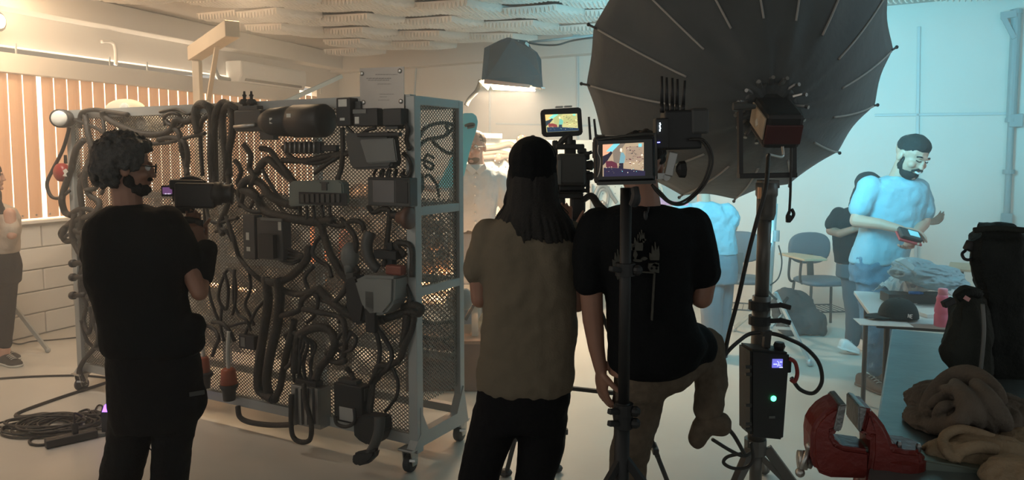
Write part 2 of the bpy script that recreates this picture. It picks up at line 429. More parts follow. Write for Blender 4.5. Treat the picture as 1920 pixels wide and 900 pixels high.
# ================================================================ MESH RACK
RA = V((-.50, 3.80, 0)); RB = V((-3.02, 5.16, 0)); eR = (RA-RB).normalized(); eN = V((eR.y, -eR.x, 0))
RLn = (RA-RB).length; RD = .42; RT = 1.945; RZ0 = .17
def rp(s, z, n=0): return RA-eR*s+eN*n+V((0, 0, z))          # s metres left of the right post
def RP(px, py, off=.03): return Ppl(px, py, RA+eN*off, eN)
rk = root('mesh_rack', rp(RLn/2, 0, -RD/2), 'long wheeled grey steel rack with expanded metal mesh carrying cables', 'rack')
T6 = .055
for s in (0, RLn): bm = BM(); boxp(bm, rp(s, .10), rp(s, RT), T6, T6, up=eN, bev=.004); obj('front_post', bm, M_rack, rk)
for s in (0, RLn*.36, RLn*.66, RLn): bm = BM(); boxp(bm, rp(s, .10, -RD), rp(s, RT, -RD), T6*.8, T6*.8, up=eN, bev=.004); obj('rear_post', bm, M_rack, rk)
for z in (RZ0, RT-.02): bm = BM(); boxp(bm, rp(0, z), rp(RLn, z), .05, T6); obj('front_rail', bm, M_rack, rk)
for z in (RZ0+.03, .50, .94, 1.36, RT-.02): bm = BM(); boxp(bm, rp(0, z, -RD), rp(RLn, z, -RD), .04, .045); obj('rear_rail', bm, M_rack, rk)
for s in (0, RLn):
    for z in ((.94, 1.36, RT-.02) if s == 0 else (.94, RT-.02)): bm = BM(); boxp(bm, rp(s, z, -.02), rp(s, z, -RD), .04, .045, bev=.003); obj('side_rail', bm, M_rack, rk)
    bm = BM()
    # splayed foot that carries the casters
    extr(bm, [rp(s, .13, .06)-eR*-.03, rp(s, .20, 0)-eR*-.03, rp(s, .34, 0)-eR*-.03, rp(s, .20, -.07)-eR*-.03, rp(s, .20, -RD+.07)-eR*-.03, rp(s, .34, -RD)-eR*-.03, rp(s, .12, -RD-.05)-eR*-.03], eR*-.05)
    obj('caster_foot', bm, M_rack, rk)
def wiremesh(bm, O, U, Wd, Hh, pu, pv, th, N_):
    """two families of crossing strands clipped to a Wd x Hh rectangle"""
    sl_ = pv/pu
    for sg in (1, -1):
        n = int(Wd/pu+Hh/pv)+2
        for k in range(n):
            if sg > 0: x0 = -Hh/sl_+k*pu; pts = (x0, 0, x0+Hh/sl_, Hh)
            else: x0 = k*pu; pts = (x0, 0, x0-Hh/sl_, Hh)
            xa, ya, xb, yb = pts
            def clip(x):
                t = (x-xa)/(xb-xa); return (x, ya+(yb-ya)*t)
            p, q = (xa, ya), (xb, yb)
            if min(p[0], q[0]) > Wd or max(p[0], q[0]) < 0: continue
            if p[0] < 0: p = clip(0)
            if q[0] < 0: q = clip(0)
            if p[0] > Wd: p = clip(Wd)
            if q[0] > Wd: q = clip(Wd)
            a = O+U*p[0]+V((0, 0, p[1])); b = O+U*q[0]+V((0, 0, q[1]))
            if (a-b).length > .01: boxp(bm, a, b, th, th*.7, up=N_)
bm = BM(); wiremesh(bm, rp(0, RZ0), -eR, RLn, RT-RZ0, .026, .020, .0044, eN); obj('front_mesh', bm, M_mesh, rk)
bm = BM(); wiremesh(bm, rp(0, .30, -RD), -eR, RLn, 1.10, .034, .026, .0058, eN); obj('rear_mesh', bm, M_mesh, rk)
bm = BM(); wiremesh(bm, rp(0, .34, 0), -eN, RD, RT-.34, .026, .020, .0036, eR); obj('side_mesh', bm, M_mesh, rk)
for s, n_ in ((0.02, .03), (0.02, -RD-.03), (RLn-.02, .03), (RLn-.02, -RD-.03)):
    c = rp(s, 0, n_); bm = BM()
    box(bm, c+V((0, 0, .125)), (.09, .09, .012), eR, eN, bev=.003)
    for g in (-1, 1): 
        extr(bm, [c+eR*(.028*g)+eN*a+V((0, 0, b)) for a, b in ((-.03, .12), (.035, .12), (.02, .04), (-.02, .04))], eR*.006)
    boxp(bm, c+eR*.03+V((0, 0, .07)), c+eR*.05+eN*.05+V((0, 0, .085)), .03, .012)
    f = obj('caster', bm, M_steel, rk)
    bm = BM(); lathe(bm, c-eR*.018+V((0, 0, .047)), eR, [(0, .02), (0, .043), (.006, .047), (.030, .047), (.036, .043), (.036, .02)], 22)
    obj('wheel', bm, M_black, f, smooth=True)
# ---- things bolted to the front of the rack
def pb(bm, x0, y0, x1, y1, n0, n1, bev=.004, mi=0, taper=1):
    a = RP(x0, y0, n1); b = RP(x1, y1, n1); c2 = RP(x1, y0, n1); d2 = RP(x0, y1, n1)
    c = (a+b)/2; w = abs((((c2+b)-(a+d2))/2).dot(eR)); h = abs(((a+c2)-(b+d2)).z)/2
    c = (a+b+c2+d2)/4; c = c+eN*((n0-n1)/2)
    box(bm, c, (w, h, n1-n0), eR, V((0, 0, 1)), eN, bev, mi, taper); return c
def item(name, m, rect, n0, n1, label, cat, parts=(), bev=.006, smooth=False, group=None):
    """one module: body box + named part boxes (name, material, rect, n0, n1)"""
    x0, y0, x1, y1 = rect; c = RP((x0+x1)/2, y1, 0)
    r = root(name, c, label, cat, group); bm = BM(); pb(bm, x0, y0, x1, y1, n0, n1, bev); obj('housing', bm, m, r)
    for pn, pm, pr_, a, b in parts:
        bm = BM(); pb(bm, *pr_, a, b, .0015); obj(pn, bm, pm, r)
    return r
# sign plate
r = root('sign_plate', RP(716, 205, .03), 'grey metal sign plate with faint text above the rack top', 'sign')
bm = BM(); extr(bm, [RP(x, y, .032) for x, y in ((675, 128), (758, 125), (758, 203), (676, 207))], eN*.003); obj('plate', bm, mat('sign_steel', (.46, .43, .39), .45, .2, var=.2, scale=6), r)
bm = BM()
for x, y in ((679, 138), (750, 133), (682, 192), (752, 190)): lathe(bm, RP(x, y, .035), eN, [(0, .012), (.006, .012), (.008, .006)], 12)
obj('screw', bm, M_steel, r, smooth=True)
bm = BM(); random.seed(3)
for y, x0, x1, h in ((139, 704, 745, 1.4), (146, 687, 733, 1.8), (149.5, 690, 730, 1.6), (157, 708, 733, 1), (176, 712, 738, 1), (181, 712, 726, 1), (187, 709, 730, 1)):
    x = x0
    while x < x1:
        w = random.uniform(2.0, 6); pb(bm, x, y, min(x+w, x1), y+h, .035, .0358, 0); x += w+1.2
obj('text_lines', bm, mat('faded_print', (.27, .25, .23), .7), r)
for x0, y0 in ((676, 204), (743, 202)): bm = BM(); pb(bm, x0, y0, x0+14, y0+8, .0, .03); obj('bracket', bm, M_rack, r)
# relay boxes
item('relay_box', M_black, (630, 183, 656, 236), .01, .09, 'tall narrow black relay box with two stickers left of the sign plate', 'relay box', [('sticker', M_label, (634, 186, 650, 200), .09, .092), ('sticker', M_label, (637, 221, 646, 226), .09, .092), ('connector', M_dark, (656, 190, 676, 204), .0, .05)])
item('relay_box', M_black, (662, 203, 707, 237), .01, .08, 'wide black relay box with a white barcode sticker under the sign plate', 'relay box', [('sticker', M_label, (665, 219, 673, 232), .08, .082), ('cover', M_grey, (661, 205, 686, 213), .08, .085)])
item('relay_box', M_black, (717, 203, 752, 236), .01, .09, 'plain square black relay box next to the right rack post', 'relay box', [('connector', M_dark, (722, 236, 746, 242), .02, .07)])
# instrument cluster seen from behind
r = root('instrument_cluster', RP(712, 317, 0), 'large dark tray shaped instrument cluster high on the right of the rack', 'instrument cluster')
bm = BM(); q = [(665, 251), (748, 247), (756, 305), (750, 315), (684, 318), (676, 312)]
extr(bm, [RP(x, y, .02) for x, y in q], eN*.09); bevel_all(bm, .012); obj('tray', bm, M_dark, r)
bm = BM(); q = [(676, 262), (741, 259), (747, 303), (690, 307)]; extr(bm, [RP(x, y, .11) for x, y in q], eN*.012); bevel_all(bm, .006); obj('lens', bm, M_grey, r)
bm = BM(); pb(bm, 668, 249, 748, 256, .1, .13, .005); obj('brow', bm, M_black, r)
# radio unit
item('car_radio', M_dark, (689, 333, 768, 387), .01, .08, 'dark car radio unit with a blank grey screen under the cluster', 'car radio', [('screen', mat('dull_screen', (.12, .11, .105), .2), (699, 338, 739, 380), .08, .083), ('button_panel', M_black, (742, 339, 764, 381), .08, .085), ('bezel', M_black, (690, 333.5, 767, 336.5), .08, .09)])
# fuse box
r = root('fuse_box', RP(606, 388, 0), 'rounded grey green fuse box with a row of eight slots', 'fuse box')
bm = BM(); extr(bm, [RP(x, y, .02) for x, y in ((555, 386), (555, 346), (560, 339), (648, 337), (656, 342), (658, 381))], eN*.06); bevel_all(bm, .008); obj('housing', bm, mat('greygreen_plastic', (.13, .155, .14), .5), r)
bm = BM(); pb(bm, 560, 361, 650, 384, .078, .084, .002); obj('recess', bm, M_black, r)
for i in range(8):
    bm = BM(); pb(bm, 563+i*9.6, 364, 569+i*9.6, 380, .084, .094, .002); obj('fuse', bm, M_dark, r)
bm = BM(); pb(bm, 602, 341, 612, 357, .08, .088, .002); pb(bm, 599, 341, 615, 344, .08, .088, .002); obj('latch', bm, M_dark, r)
# starter / compressor cylinder
r = root('starter_motor', RP(548, 258, 0), 'fat black cylindrical starter motor lying along the top of the rack', 'starter motor')
a = RP(497, 229, .09); b = RP(612, 226, .09); bm = BM()
Lc = (b-a).length; lathe(bm, a, b-a, [(0, .02), (0, .055), (.05, .075), (Lc*.42, .082), (Lc*.43, .076), (Lc*.5, .076), (Lc*.51, .088), (Lc*.97, .088), (Lc, .08), (Lc, .03)], 26)
obj('casing', bm, M_black, r, smooth=True)
bm = BM(); pb(bm, 537, 213, 545, 228, .172, .176, 0); pb(bm, 505, 221, 510, 232, .165, .168, 0); obj('sticker', bm, M_label, r)
bm = BM(); pb(bm, 486, 205, 512, 262, .01, .05); obj('bracket', bm, M_dark, r); bm = BM(); pb(bm, 560, 203, 570, 257, .0, .03); obj('bracket', bm, M_dark, r)
# twin valve block with two upright sensors
r = root('valve_block', RP(462, 247, 0), 'dark valve block with two upright ribbed plugs left of the starter', 'valve block')
bm = BM(); pb(bm, 438, 206, 488, 246, .01, .09, .01); pb(bm, 446, 198, 482, 210, .02, .07, .005); obj('body', bm, M_dark, r)
for x in (459, 472):
    bm = BM(); a = RP(x, 206, .05)
    lathe(bm, a, (0, 0, 1), [(0, .012), (.03, .012), (.032, .028), (.045, .03), (.06, .02), (.062, .009), (.075, .009), (.078, .012), (.085, .012), (.088, .007), (.105, .006)], 14)
    obj('plug', bm, M_black, r, smooth=True)
bm = BM(); a = RP(440, 238, .1); b = RP(478, 234, .1); cone(bm, a, b, .012, .012); obj('pin', bm, M_steel, r, smooth=True)
# connector rail
r = root('connector_rail', RP(566, 292, 0), 'dark connector rail with a row of pale pins under the starter motor', 'connector')
bm = BM(); pb(bm, 531, 266, 600, 288, .02, .06, .006); pb(bm, 598, 272, 630, 284, .02, .05, .006); obj('body', bm, M_black, r)
for i in range(7):
    bm = BM(); a = RP(535+i*9, 265, .07); b = RP(535+i*9, 286, .07); cone(bm, a, b, .006, .006, 8); obj('pin', bm, M_alu, r, smooth=True)
# ECU modules in the middle
item('control_module', M_dark, (455, 403, 478, 486), .01, .07, 'narrow upright control module with two labels left of the square one', 'control module', [('sticker', M_label, (461, 436, 467, 450), .07, .072), ('sticker', M_label, (462, 463, 469, 471), .07, .072)])
item('control_module', M_dark, (482, 409, 530, 487), .01, .08, 'square dark control module with plugged leads at rack centre', 'control module', [('sticker', M_label, (521, 416, 527, 432), .08, .082), ('connector', M_black, (484, 440, 512, 484), .08, .11), ('top_plate', M_grey, (488, 409, 528, 414), .08, .09)])
# finned aluminium ecu low down
r = root('finned_box', RP(572, 800, 0), 'finned aluminium box hanging low on the rack above a cable loop', 'control module')
bm = BM(); pb(bm, 546, 726, 600, 800, .01, .10, .004); obj('housing', bm, M_alu, r)
for i in range(5):
    bm = BM(); pb(bm, 549+i*10.5, 729, 554+i*10.5, 797, .10, .118, .002); obj('fin', bm, M_alu, r)
bm = BM(); pb(bm, 553, 714, 592, 727, .02, .08, .004); obj('connector', bm, M_black, r)
# fuse block with white label
item('battery_fuse_block', M_black, (626, 722, 678, 794), .01, .09, 'black fuse block with a big white label beside the finned box', 'fuse box', [('label_plate', mat('pale_label', (.35, .35, .33), .5, var=.15), (636, 765, 668, 790), .09, .093), ('connector', M_dark, (634, 712, 668, 723), .02, .07), ('latch', M_dark, (677, 730, 684, 752), .03, .07)])
# accelerator pedal
r = root('accelerator_pedal', RP(702, 868, 0), 'black accelerator pedal unit hanging below the right end of the rack', 'pedal')
bm = BM(); extr(bm, [RP(x, y, .03) for x, y in ((679, 776), (700, 770), (736, 775), (738, 800), (728, 822), (705, 826), (690, 818), (680, 808))], eN*.08); bevel_all(bm, .01); obj('housing', bm, M_black, r)
bm = BM(); tube(bm, [RP(712, 782, .13), RP(710, 810, .15), RP(701, 836, .16), RP(692, 850, .17)], .03, 10, taper=lambda t: 1-.25*t); obj('arm', bm, M_dark, r, smooth=True)
bm = BM(); extr(bm, [RP(x, y, .15) for x, y in ((672, 845), (690, 841), (716, 838), (712, 852), (700, 864), (680, 869), (669, 862))], eN*.05); bevel_all(bm, .012); obj('foot_pad', bm, M_black, r)
# small relay, orange lamps
item('small_relay', M_black, (447, 629, 476, 655), .01, .06, 'tiny square black relay alone on the lower left mesh', 'relay box', [('face', M_grey, (451, 633, 459, 650), .06, .063)])
for x, y, w, lb in ((383, 695, 14, 'small dull orange buzzer low on the rack beside the man with the camcorder'), (430, 718, 18, 'orange capped buzzer with black socket low on the mesh rack')):
    r = root('buzzer', RP(x, y+34, .05), lb, 'buzzer'); bm = BM(); a = RP(x, y+32, .06)
    lathe(bm, a, (0, 0, 1), [(0, .02), (0, .035), (.06, .04), (.08, .055), (.095, .055), (.1, .04)], 16); obj('socket', bm, M_black, r, smooth=True)
    bm = BM(); lathe(bm, a+V((0, 0, .1)), (0, 0, 1), [(0, w*.0028), (.085, w*.0023), (.095, w*.0016)], 16); obj('cap', bm, M_orange, r, smooth=True)
    bm = BM(); tube(bm, [a+V((0, 0, .19)), a+V((0, 0, .3)), a+V((.01, 0, .42))], .012, 8); obj('stem', bm, M_label, r, smooth=True)
# washer tank
r = root('washer_tank', RP(725, 602, 0), 'grey plastic washer fluid tank bulging off the right side of the rack', 'washer tank')
bm = BM(); extr(bm, [RP(x, y, .02) for x, y in ((692, 520), (712, 510), (768, 512), (766, 560), (748, 582), (722, 584), (706, 566))], eN*.13); bevel_all(bm, .015); obj('tank', bm, mat('smoky_plastic', (.19, .20, .19), .35, var=.2), r)
bm = BM(); box(bm, RP(742, 506, .09), (.10, .05, .05), eR, eN, bev=.01); obj('cap', bm, mat('dull_red', (.20, .06, .04), .5), r)
bm = BM(); extr(bm, [RP(x, y, .03) for x, y in ((668, 520), (690, 512), (708, 560), (702, 600), (684, 604), (670, 570))], eN*.10); bevel_all(bm, .015); obj('pump_shroud', bm, M_black, r)
bm = BM(); pb(bm, 684, 545, 702, 624, .12, .15, .005); obj('strap', bm, M_black, r)
# curved handle and blower
r = root('lever_bracket', RP(700, 500, 0), 'curved dark lever bracket above the washer tank', 'lever')
bm = BM(); tube(bm, [RP(694, 436, .07), RP(688, 455, .09), RP(690, 478, .10), RP(700, 497, .10), RP(710, 505, .09)], .035, 10, taper=lambda t: 1-.3*t); obj('arm', bm, M_dark, r, smooth=True)
bm = BM(); pb(bm, 700, 470, 742, 486, .03, .09); pb(bm, 725, 455, 735, 500, .02, .06); obj('bracket', bm, M_black, r)
for k, (x, y) in enumerate(((681, 440), (686, 443), (679, 448), (684, 451), (680, 456))): 
    bm = BM(); ell(bm, RP(x, y, .07), (.008, .008, .008), n=8, m=6); obj('terminal', bm, M_steel, r, smooth=True)
r = root('horn', RP(760, 420, 0), 'small brown round horn against the right rack post', 'horn')
bm = BM(); lathe(bm, RP(747, 408, .06), eR, [(0, .02), (0, .03), (.03, .035), (.05, .055), (.07, .058), (.08, .05), (.08, .02)], 20); obj('bell', bm, mat('brown_plastic', (.10, .05, .035), .5), r, smooth=True)
bm = BM(); cone(bm, RP(735, 402, .05), RP(750, 406, .06), .02, .025); obj('body', bm, M_black, r, smooth=True)
r = root('blower_motor', RP(655, 520, 0), 'beige grey teardrop blower casing left of the lever bracket', 'blower')
bm = BM(); ell(bm, RP(656, 480, .05), (.05, .04, .075)); cone(bm, RP(656, 485, .05), RP(654, 515, .05), .04, .02); obj('casing', bm, M_grey, r, smooth=True)
bm = BM(); pb(bm, 648, 512, 662, 524, .02, .08); obj('mount', bm, M_dark, r)
# round plates and plugs
for x, y, rr, lb in ((236, 207, .14, 'pale domed cap peeking over the rack top behind the curly-haired man'), (268, 236, .16, 'pale round speaker shell on the mesh behind the curly-haired man')):
    r = root('speaker_shell', RP(x, y, -.1), lb, 'speaker'); bm = BM(); ell(bm, RP(x, y, -.1), (rr, .07, rr*.55)); obj('shell', bm, mat('cream_plastic', (.55, .50, .38), .6), r, smooth=True)
    bm = BM(); lathe(bm, RP(x, y, -.03), eN, [(0, rr*.35), (.015, rr*.35), (.02, rr*.2)], 18); obj('hub', bm, M_label, r, smooth=True)
# work light at upper left corner and red alarm below it
r = root('work_light', RP(122, 236, 0), 'round clear work lamp on the top left corner of the mesh rack', 'work lamp')
a = RP(131, 223, .0); b = RP(111, 222, .13); bm = BM(); Lc = (b-a).length
lathe(bm, a, b-a, [(0, .02), (0, .05), (Lc*.6, .062), (Lc, .062), (Lc, .05)], 20); obj('housing', bm, M_dark, r, smooth=True)
bm = BM(); lathe(bm, b-(b-a).normalized()*.005, b-a, [(0, .055), (.012, .048), (.02, .02)], 20); obj('lens', bm, mat('clear_lens', (.75, .75, .7), .15), r, smooth=True)
bm = BM(); boxp(bm, RP(130, 228, 0), RP(142, 214, -.02), .03, .03); obj('bracket', bm, M_dark, r)
r = root('alarm_bell', RP(121, 342, 0), 'round red alarm with a pale mark hanging left of the rack', 'alarm')
bm = BM(); a = RP(124, 323, .0); lathe(bm, a, eN, [(0, .03), (0, .055), (.02, .066), (.05, .062), (.065, .045), (.07, .0)], 22); obj('dome', bm, M_red, r, smooth=True)
bm = BM(); extr(bm, [RP(x, y, .072) for x, y in ((118, 320), (124, 316), (128, 322), (124, 326), (126, 331), (118, 330), (121, 325))], eN*.002); obj('mark', bm, M_label, r)
bm = BM(); cone(bm, a+V((0, 0, .06)), a+V((0, 0, .12)), .012, .01, 8); obj('neck', bm, M_black, r)

# ---- cables traced on the rack: (radius, [(x, y[, off])...], label, name)
CB = []
def cb(r, pts, label, name='cable', m=None, off=.045):
    q = [RP(p[0], p[1], p[2] if len(p) > 2 else off+.012*math.sin(i*2.1+len(CB))) for i, p in enumerate(pts)]
    bm = BM(); tube(bm, q, r, 8, 6); o = obj(name, bm, m or (M_loom if r > .013 else M_cable), smooth=True)
    tag(o, label, 'cable', 'cables on the mesh rack'); CB.append(o)
L_ = 'wiring_loom'
cb(.02, [(447, 205), (430, 196), (418, 215), (419, 260), (424, 300), (424, 340)], 'thick loom arching over the rack top nearest the valve block', L_)
cb(.026, [(372, 250), (366, 215), (372, 198), (386, 196), (396, 208), (398, 235), (396, 290), (400, 345), (402, 370)], 'fat hoop of loom rising above the rack top behind the camcorder', L_)
cb(.022, [(404, 360), (402, 290), (402, 235), (406, 208), (420, 192), (434, 206), (436, 245), (428, 290), (430, 330)], 'thick loom arching twice over the rack top left of the valve block', L_)
cb(.013, [(380, 330), (376, 260), (380, 225), (400, 216), (412, 226), (414, 260)], 'thin inner hoop of cable inside the fat hoop above the camcorder')
cb(.015, [(150, 240), (152, 213), (175, 206), (205, 210), (240, 215)], 'cable lying along the top left rail of the rack')
cb(.02, [(160, 215), (165, 250), (172, 285), (160, 320), (150, 350), (155, 400), (150, 430)], 'thick loom running down inside the left end of the rack', L_)
cb(.022, [(158, 262), (143, 280), (133, 320), (122, 350), (116, 375), (122, 398), (134, 404)], 'thick loom bulging off the left end of the rack under the alarm', L_)
cb(.012, [(130, 240), (118, 280), (98, 320), (88, 345), (96, 368), (112, 371), (130, 358)], 'thin cable hanging wide left of the red alarm')
cb(.02, [(192, 208), (200, 222), (230, 238), (262, 250), (300, 252), (322, 242), (330, 225), (350, 228), (372, 218)], 'loom crossing the upper left mesh behind the curly hair', L_)
cb(.012, [(140, 225), (180, 240), (215, 262), (260, 270), (310, 268), (350, 258), (385, 250)], 'thin cable crossing the mesh above the spectacles')
cb(.011, [(310, 235), (308, 220), (322, 212), (338, 218), (334, 232), (318, 234), (312, 226), (330, 240), (342, 234)], 'small tangle of thin cable on the upper left mesh')
cb(.018, [(322, 236), (336, 250), (341, 280), (346, 300), (352, 330)], 'loom dropping to the right of the spectacled man', L_)
cb(.02, [(170, 300), (158, 335), (168, 365), (186, 380), (178, 400), (150, 410), (130, 420), (118, 440), (124, 452), (140, 450)], 'looped loom at the left end of the rack beside the black shoulder', L_)
cb(.018, [(140, 400), (134, 440), (146, 470), (160, 490), (152, 520), (160, 550), (170, 560), (178, 540), (172, 520)], 'loom curling down the left edge at elbow height', L_)
cb(.014, [(160, 430), (150, 455), (152, 500), (150, 540), (162, 570), (157, 600), (166, 625), (172, 600), (168, 575)], 'narrow loom looping down the left rack post', L_)
for i, y in enumerate((492, 518, 552)):
    bm = BM(); a = RP(160, y, .05); b = RP(139, y+2, .07); cone(bm, a, b, .02, .018, 10); cone(bm, b, RP(135, y+2, .07), .028, .028, 10)
    tag(obj('hose_plug', bm, M_cable, smooth=True), '%s of three capped plugs jutting from the left rack edge' % ('top', 'middle', 'lowest')[i], 'plug')
cb(.016, [(150, 470), (172, 520), (182, 560), (176, 600), (186, 640), (158, 675), (148, 700), (160, 722)], 'loom running down to the left caster', L_)
cb(.013, [(190, 560), (176, 590), (184, 625), (178, 650), (165, 665), (150, 690), (158, 715)], 'thin loom crossing to the left caster behind the hip', L_)
cb(.022, [(480, 325), (500, 300), (520, 312), (545, 335), (556, 348)], 'loom sweeping right into the left side of the fuse box', L_)
cb(.024, [(450, 365), (455, 345), (470, 336), (490, 345), (505, 365), (530, 380), (558, 386)], 'thick loom arching into the lower left of the fuse box', L_)
cb(.026, [(455, 355), (480, 368), (492, 388), (510, 402), (550, 410), (590, 416), (625, 412)], 'fat loom sweeping along below the fuse box', L_)
cb(.011, [(492, 318), (510, 350), (525, 372), (540, 385)], 'thin cable slanting across the mesh left of the fuse box')
cb(.016, [(487, 278), (505, 282), (520, 300), (535, 318), (548, 336)], 'narrow loom from the valve block to the fuse box top', L_)
cb(.016, [(528, 300), (555, 302), (580, 300), (615, 292), (640, 288), (668, 288)], 'straight run of loom from connector rail to the cluster', L_)
cb(.014, [(530, 275), (548, 296), (575, 304), (600, 304), (634, 292), (668, 284)], 'second loom sagging between connector rail and cluster', L_)
cb(.012, [(590, 325), (610, 310), (628, 298), (640, 292)], 'short slanting cable above the fuse box')
cb(.014, [(642, 240), (643, 280), (640, 315), (632, 338)], 'cable dropping from the tall relay box', L_)
cb(.010, [(650, 238), (662, 250), (668, 258), (690, 244), (706, 240)], 'thin cable under the barcode relay box')
for i, x in enumerate((706, 718, 730, 744)):
    cb(.008, [(x, 317), (x-5, 328), (x+2, 340), (x+10, 334), (x+14, 318)], '%s small cable loop between cluster and radio' % ('first', 'second', 'third', 'fourth')[i])
cb(.011, [(756, 288), (768, 300), (771, 318), (764, 332), (750, 326)], 'loop of cable at the lower right corner of the cluster')
cb(.012, [(752, 225), (765, 240), (762, 262), (768, 280)], 'cable tucked behind the right post beside the cluster')
cb(.014, [(690, 385), (700, 398), (718, 392), (730, 396), (728, 430), (724, 470), (720, 500)], 'loom falling from the radio past the lever bracket', L_)
for i, x in enumerate((562, 575, 588, 604, 618)):
    cb(.010, [(x, 386), (x+1, 400), (x-2+i*2, 412)], '%s short lead under the fuse box' % ('first', 'second', 'third', 'fourth', 'fifth')[i])
cb(.022, [(590, 414), (602, 422), (610, 450), (622, 480), (640, 510), (658, 530), (672, 545)], 'thick loom slanting down from below the fuse box', L_)
cb(.015, [(615, 418), (640, 424), (660, 414), (678, 418), (684, 436)], 'loom arching right toward the lever bracket', L_)
cb(.012, [(600, 445), (592, 455), (586, 475), (600, 490), (616, 500), (622, 520)], 'thin cable curling before the orange block')
cb(.014, [(424, 405), (432, 430), (440, 455), (448, 480), (462, 500), (478, 516), (494, 528)], 'loom falling left of the narrow control module', L_)
cb(.012, [(405, 434), (420, 430), (430, 440), (436, 452)], 'short bent cable left of the control modules')
for i in range(5):
    cb(.010, [(515, 452+i*6), (530, 462+i*7), (548, 470+i*6), (566, 478+i*2), (572, 490)], '%s of five leads out of the square control module' % ('topmost', 'second', 'middle', 'fourth', 'lowest')[i])
cb(.022, [(578, 462), (576, 485), (560, 505), (540, 522), (515, 530), (500, 526)], 'fat loom curving down from the module leads', L_)
cb(.028, [(498, 520), (503, 560), (498, 600), (490, 650), (484, 700), (486, 730), (500, 742), (512, 748)], 'fattest loom hanging in a long U low on the rack left limb', L_)
cb(.028, [(520, 520), (525, 560), (520, 610), (508, 660), (500, 710), (506, 742), (516, 748)], 'fattest loom hanging in a long U low on the rack right limb', L_)
cb(.02, [(512, 750), (524, 730), (532, 690), (540, 650), (548, 620), (552, 600)], 'loom climbing out of the bottom of the long U', L_)
cb(.018, [(520, 535), (540, 548), (565, 552), (590, 544), (600, 540)], 'loom swinging right from the top of the long U', L_)
cb(.024, [(596, 540), (618, 562), (640, 580), (662, 592), (690, 598), (720, 600)], 'thick loom running right toward the washer tank', L_)
cb(.016, [(600, 560), (625, 566), (645, 545), (652, 520), (648, 500), (640, 488)], 'loom bending up right of the orange block', L_)
cb(.016, [(524, 592), (545, 588), (562, 580), (566, 564), (578, 552), (596, 548)], 'wavy loom branching from the long U', L_)
cb(.016, [(568, 580), (600, 586), (630, 592), (645, 604), (648, 640), (645, 665), (640, 680)], 'loom crossing and dropping at centre bottom', L_)
cb(.024, [(552, 700), (556, 660), (560, 630), (580, 618), (604, 614), (622, 624), (628, 645), (618, 668), (600, 690), (592, 712)], 'fat loom looped over above the finned box', L_)
cb(.016, [(612, 660), (622, 676), (636, 680), (648, 676)], 'short loom linking the fat loop to the fuse block', L_)
for i in range(6):
    x = 552+i*7
    cb(.010, [(574-i*4, 612+i*3), (x+4, 645), (x-2+6*math.sin(i*2), 680), (x, 716)], '%s of six leads feeding the finned box' % ('first', 'second', 'third', 'fourth', 'fifth', 'last')[i])
cb(.018, [(535, 628), (552, 624), (570, 632)], 'stubby plug end of loom above the finned box', L_)
cb(.014, [(546, 740, .13), (546, 800, .14), (552, 822, .14), (568, 829, .14), (582, 822, .14), (583, 790, .15), (572, 750, .15), (570, 720, .12)], 'black cable looping down below the finned box')
cb(.016, [(446, 762), (450, 782), (470, 792), (510, 797), (548, 796)], 'black hose running along the bottom rail to the finned box')
cb(.010, [(632, 640), (640, 625), (655, 622), (668, 635), (660, 655), (640, 660), (632, 650), (650, 640), (658, 620)], 'pale coiled cable above the big labelled fuse block')
cb(.013, [(694, 600), (706, 625), (712, 655), (708, 690), (694, 720)], 'cable dropping from the washer tank shroud')
cb(.013, [(700, 604), (725, 640), (735, 665), (728, 690), (712, 705), (696, 730), (690, 770)], 'cable swinging from the tank to the pedal')
cb(.018, [(768, 560), (776, 600), (758, 650), (748, 675), (720, 690), (704, 700), (712, 685), (735, 690)], 'knotted loom right of the labelled fuse block', L_)
cb(.016, [(700, 706), (698, 735), (694, 775)], 'loom down into the pedal housing', L_)
cb(.02, [(700, 606), (740, 592), (765, 584), (785, 588), (790, 578), (775, 572), (755, 576)], 'looped loom end jutting past the right rack post', L_)
cb(.010, [(388, 520), (395, 560), (410, 600), (425, 612), (450, 606), (470, 604)], 'thin cable drooping beside the black sleeve')
cb(.010, [(420, 510), (428, 540), (424, 580), (410, 560), (415, 530), (428, 505), (440, 520), (442, 560), (436, 590)], 'thin looping cable right of the bare forearm')
cb(.010, [(440, 505), (438, 560), (448, 590), (462, 600), (470, 620)], 'thin cable down the lower left mesh')
cb(.010, [(466, 500), (470, 540), (460, 570), (468, 590), (476, 610)], 'thin cable beside the fattest loom')
cb(.012, [(385, 610), (402, 618), (410, 635), (404, 650), (398, 668)], 'short frayed cable above the dull orange buzzer')
cb(.010, [(416, 570), (414, 610), (420, 640)], 'short straight cable on the lower left mesh')
cb(.016, [(760, 480), (742, 458), (755, 456), (772, 466), (773, 520)], 'bent hose hugging the right rack post', L_)
cb(.020, [(762, 590), (760, 620), (754, 650)], 'stub of loom by the right post under the tank', L_)
cb(.010, [(664, 560), (652, 575), (640, 590), (634, 606)], 'thin cable slanting left of the tank shroud')
cb(.010, [(628, 780, .12), (632, 795, .12), (650, 800, .12), (665, 790, .12), (664, 765, .12)], 'thin wire ring before the white fuse block label')
cb(.010, [(382, 370), (384, 420), (383, 480)], 'thin upright cable beside the camcorder grip')
cb(.012, [(190, 212), (196, 250), (188, 290), (200, 330), (190, 365)], 'thin cable dropping inside the left rack post near the work lamp')
cb(.016, [(150, 330), (168, 318), (184, 330), (180, 352), (160, 356)], 'curled loom end beside the red alarm', L_)
cb(.018, [(130, 404), (150, 392), (176, 396), (190, 410), (176, 430), (150, 436), (136, 428)], 'coil of loom under the alarm at shoulder height', L_)
cb(.012, [(128, 440), (116, 446), (112, 436), (122, 424), (138, 420)], 'small cable loop poking left of the rack at shoulder height')
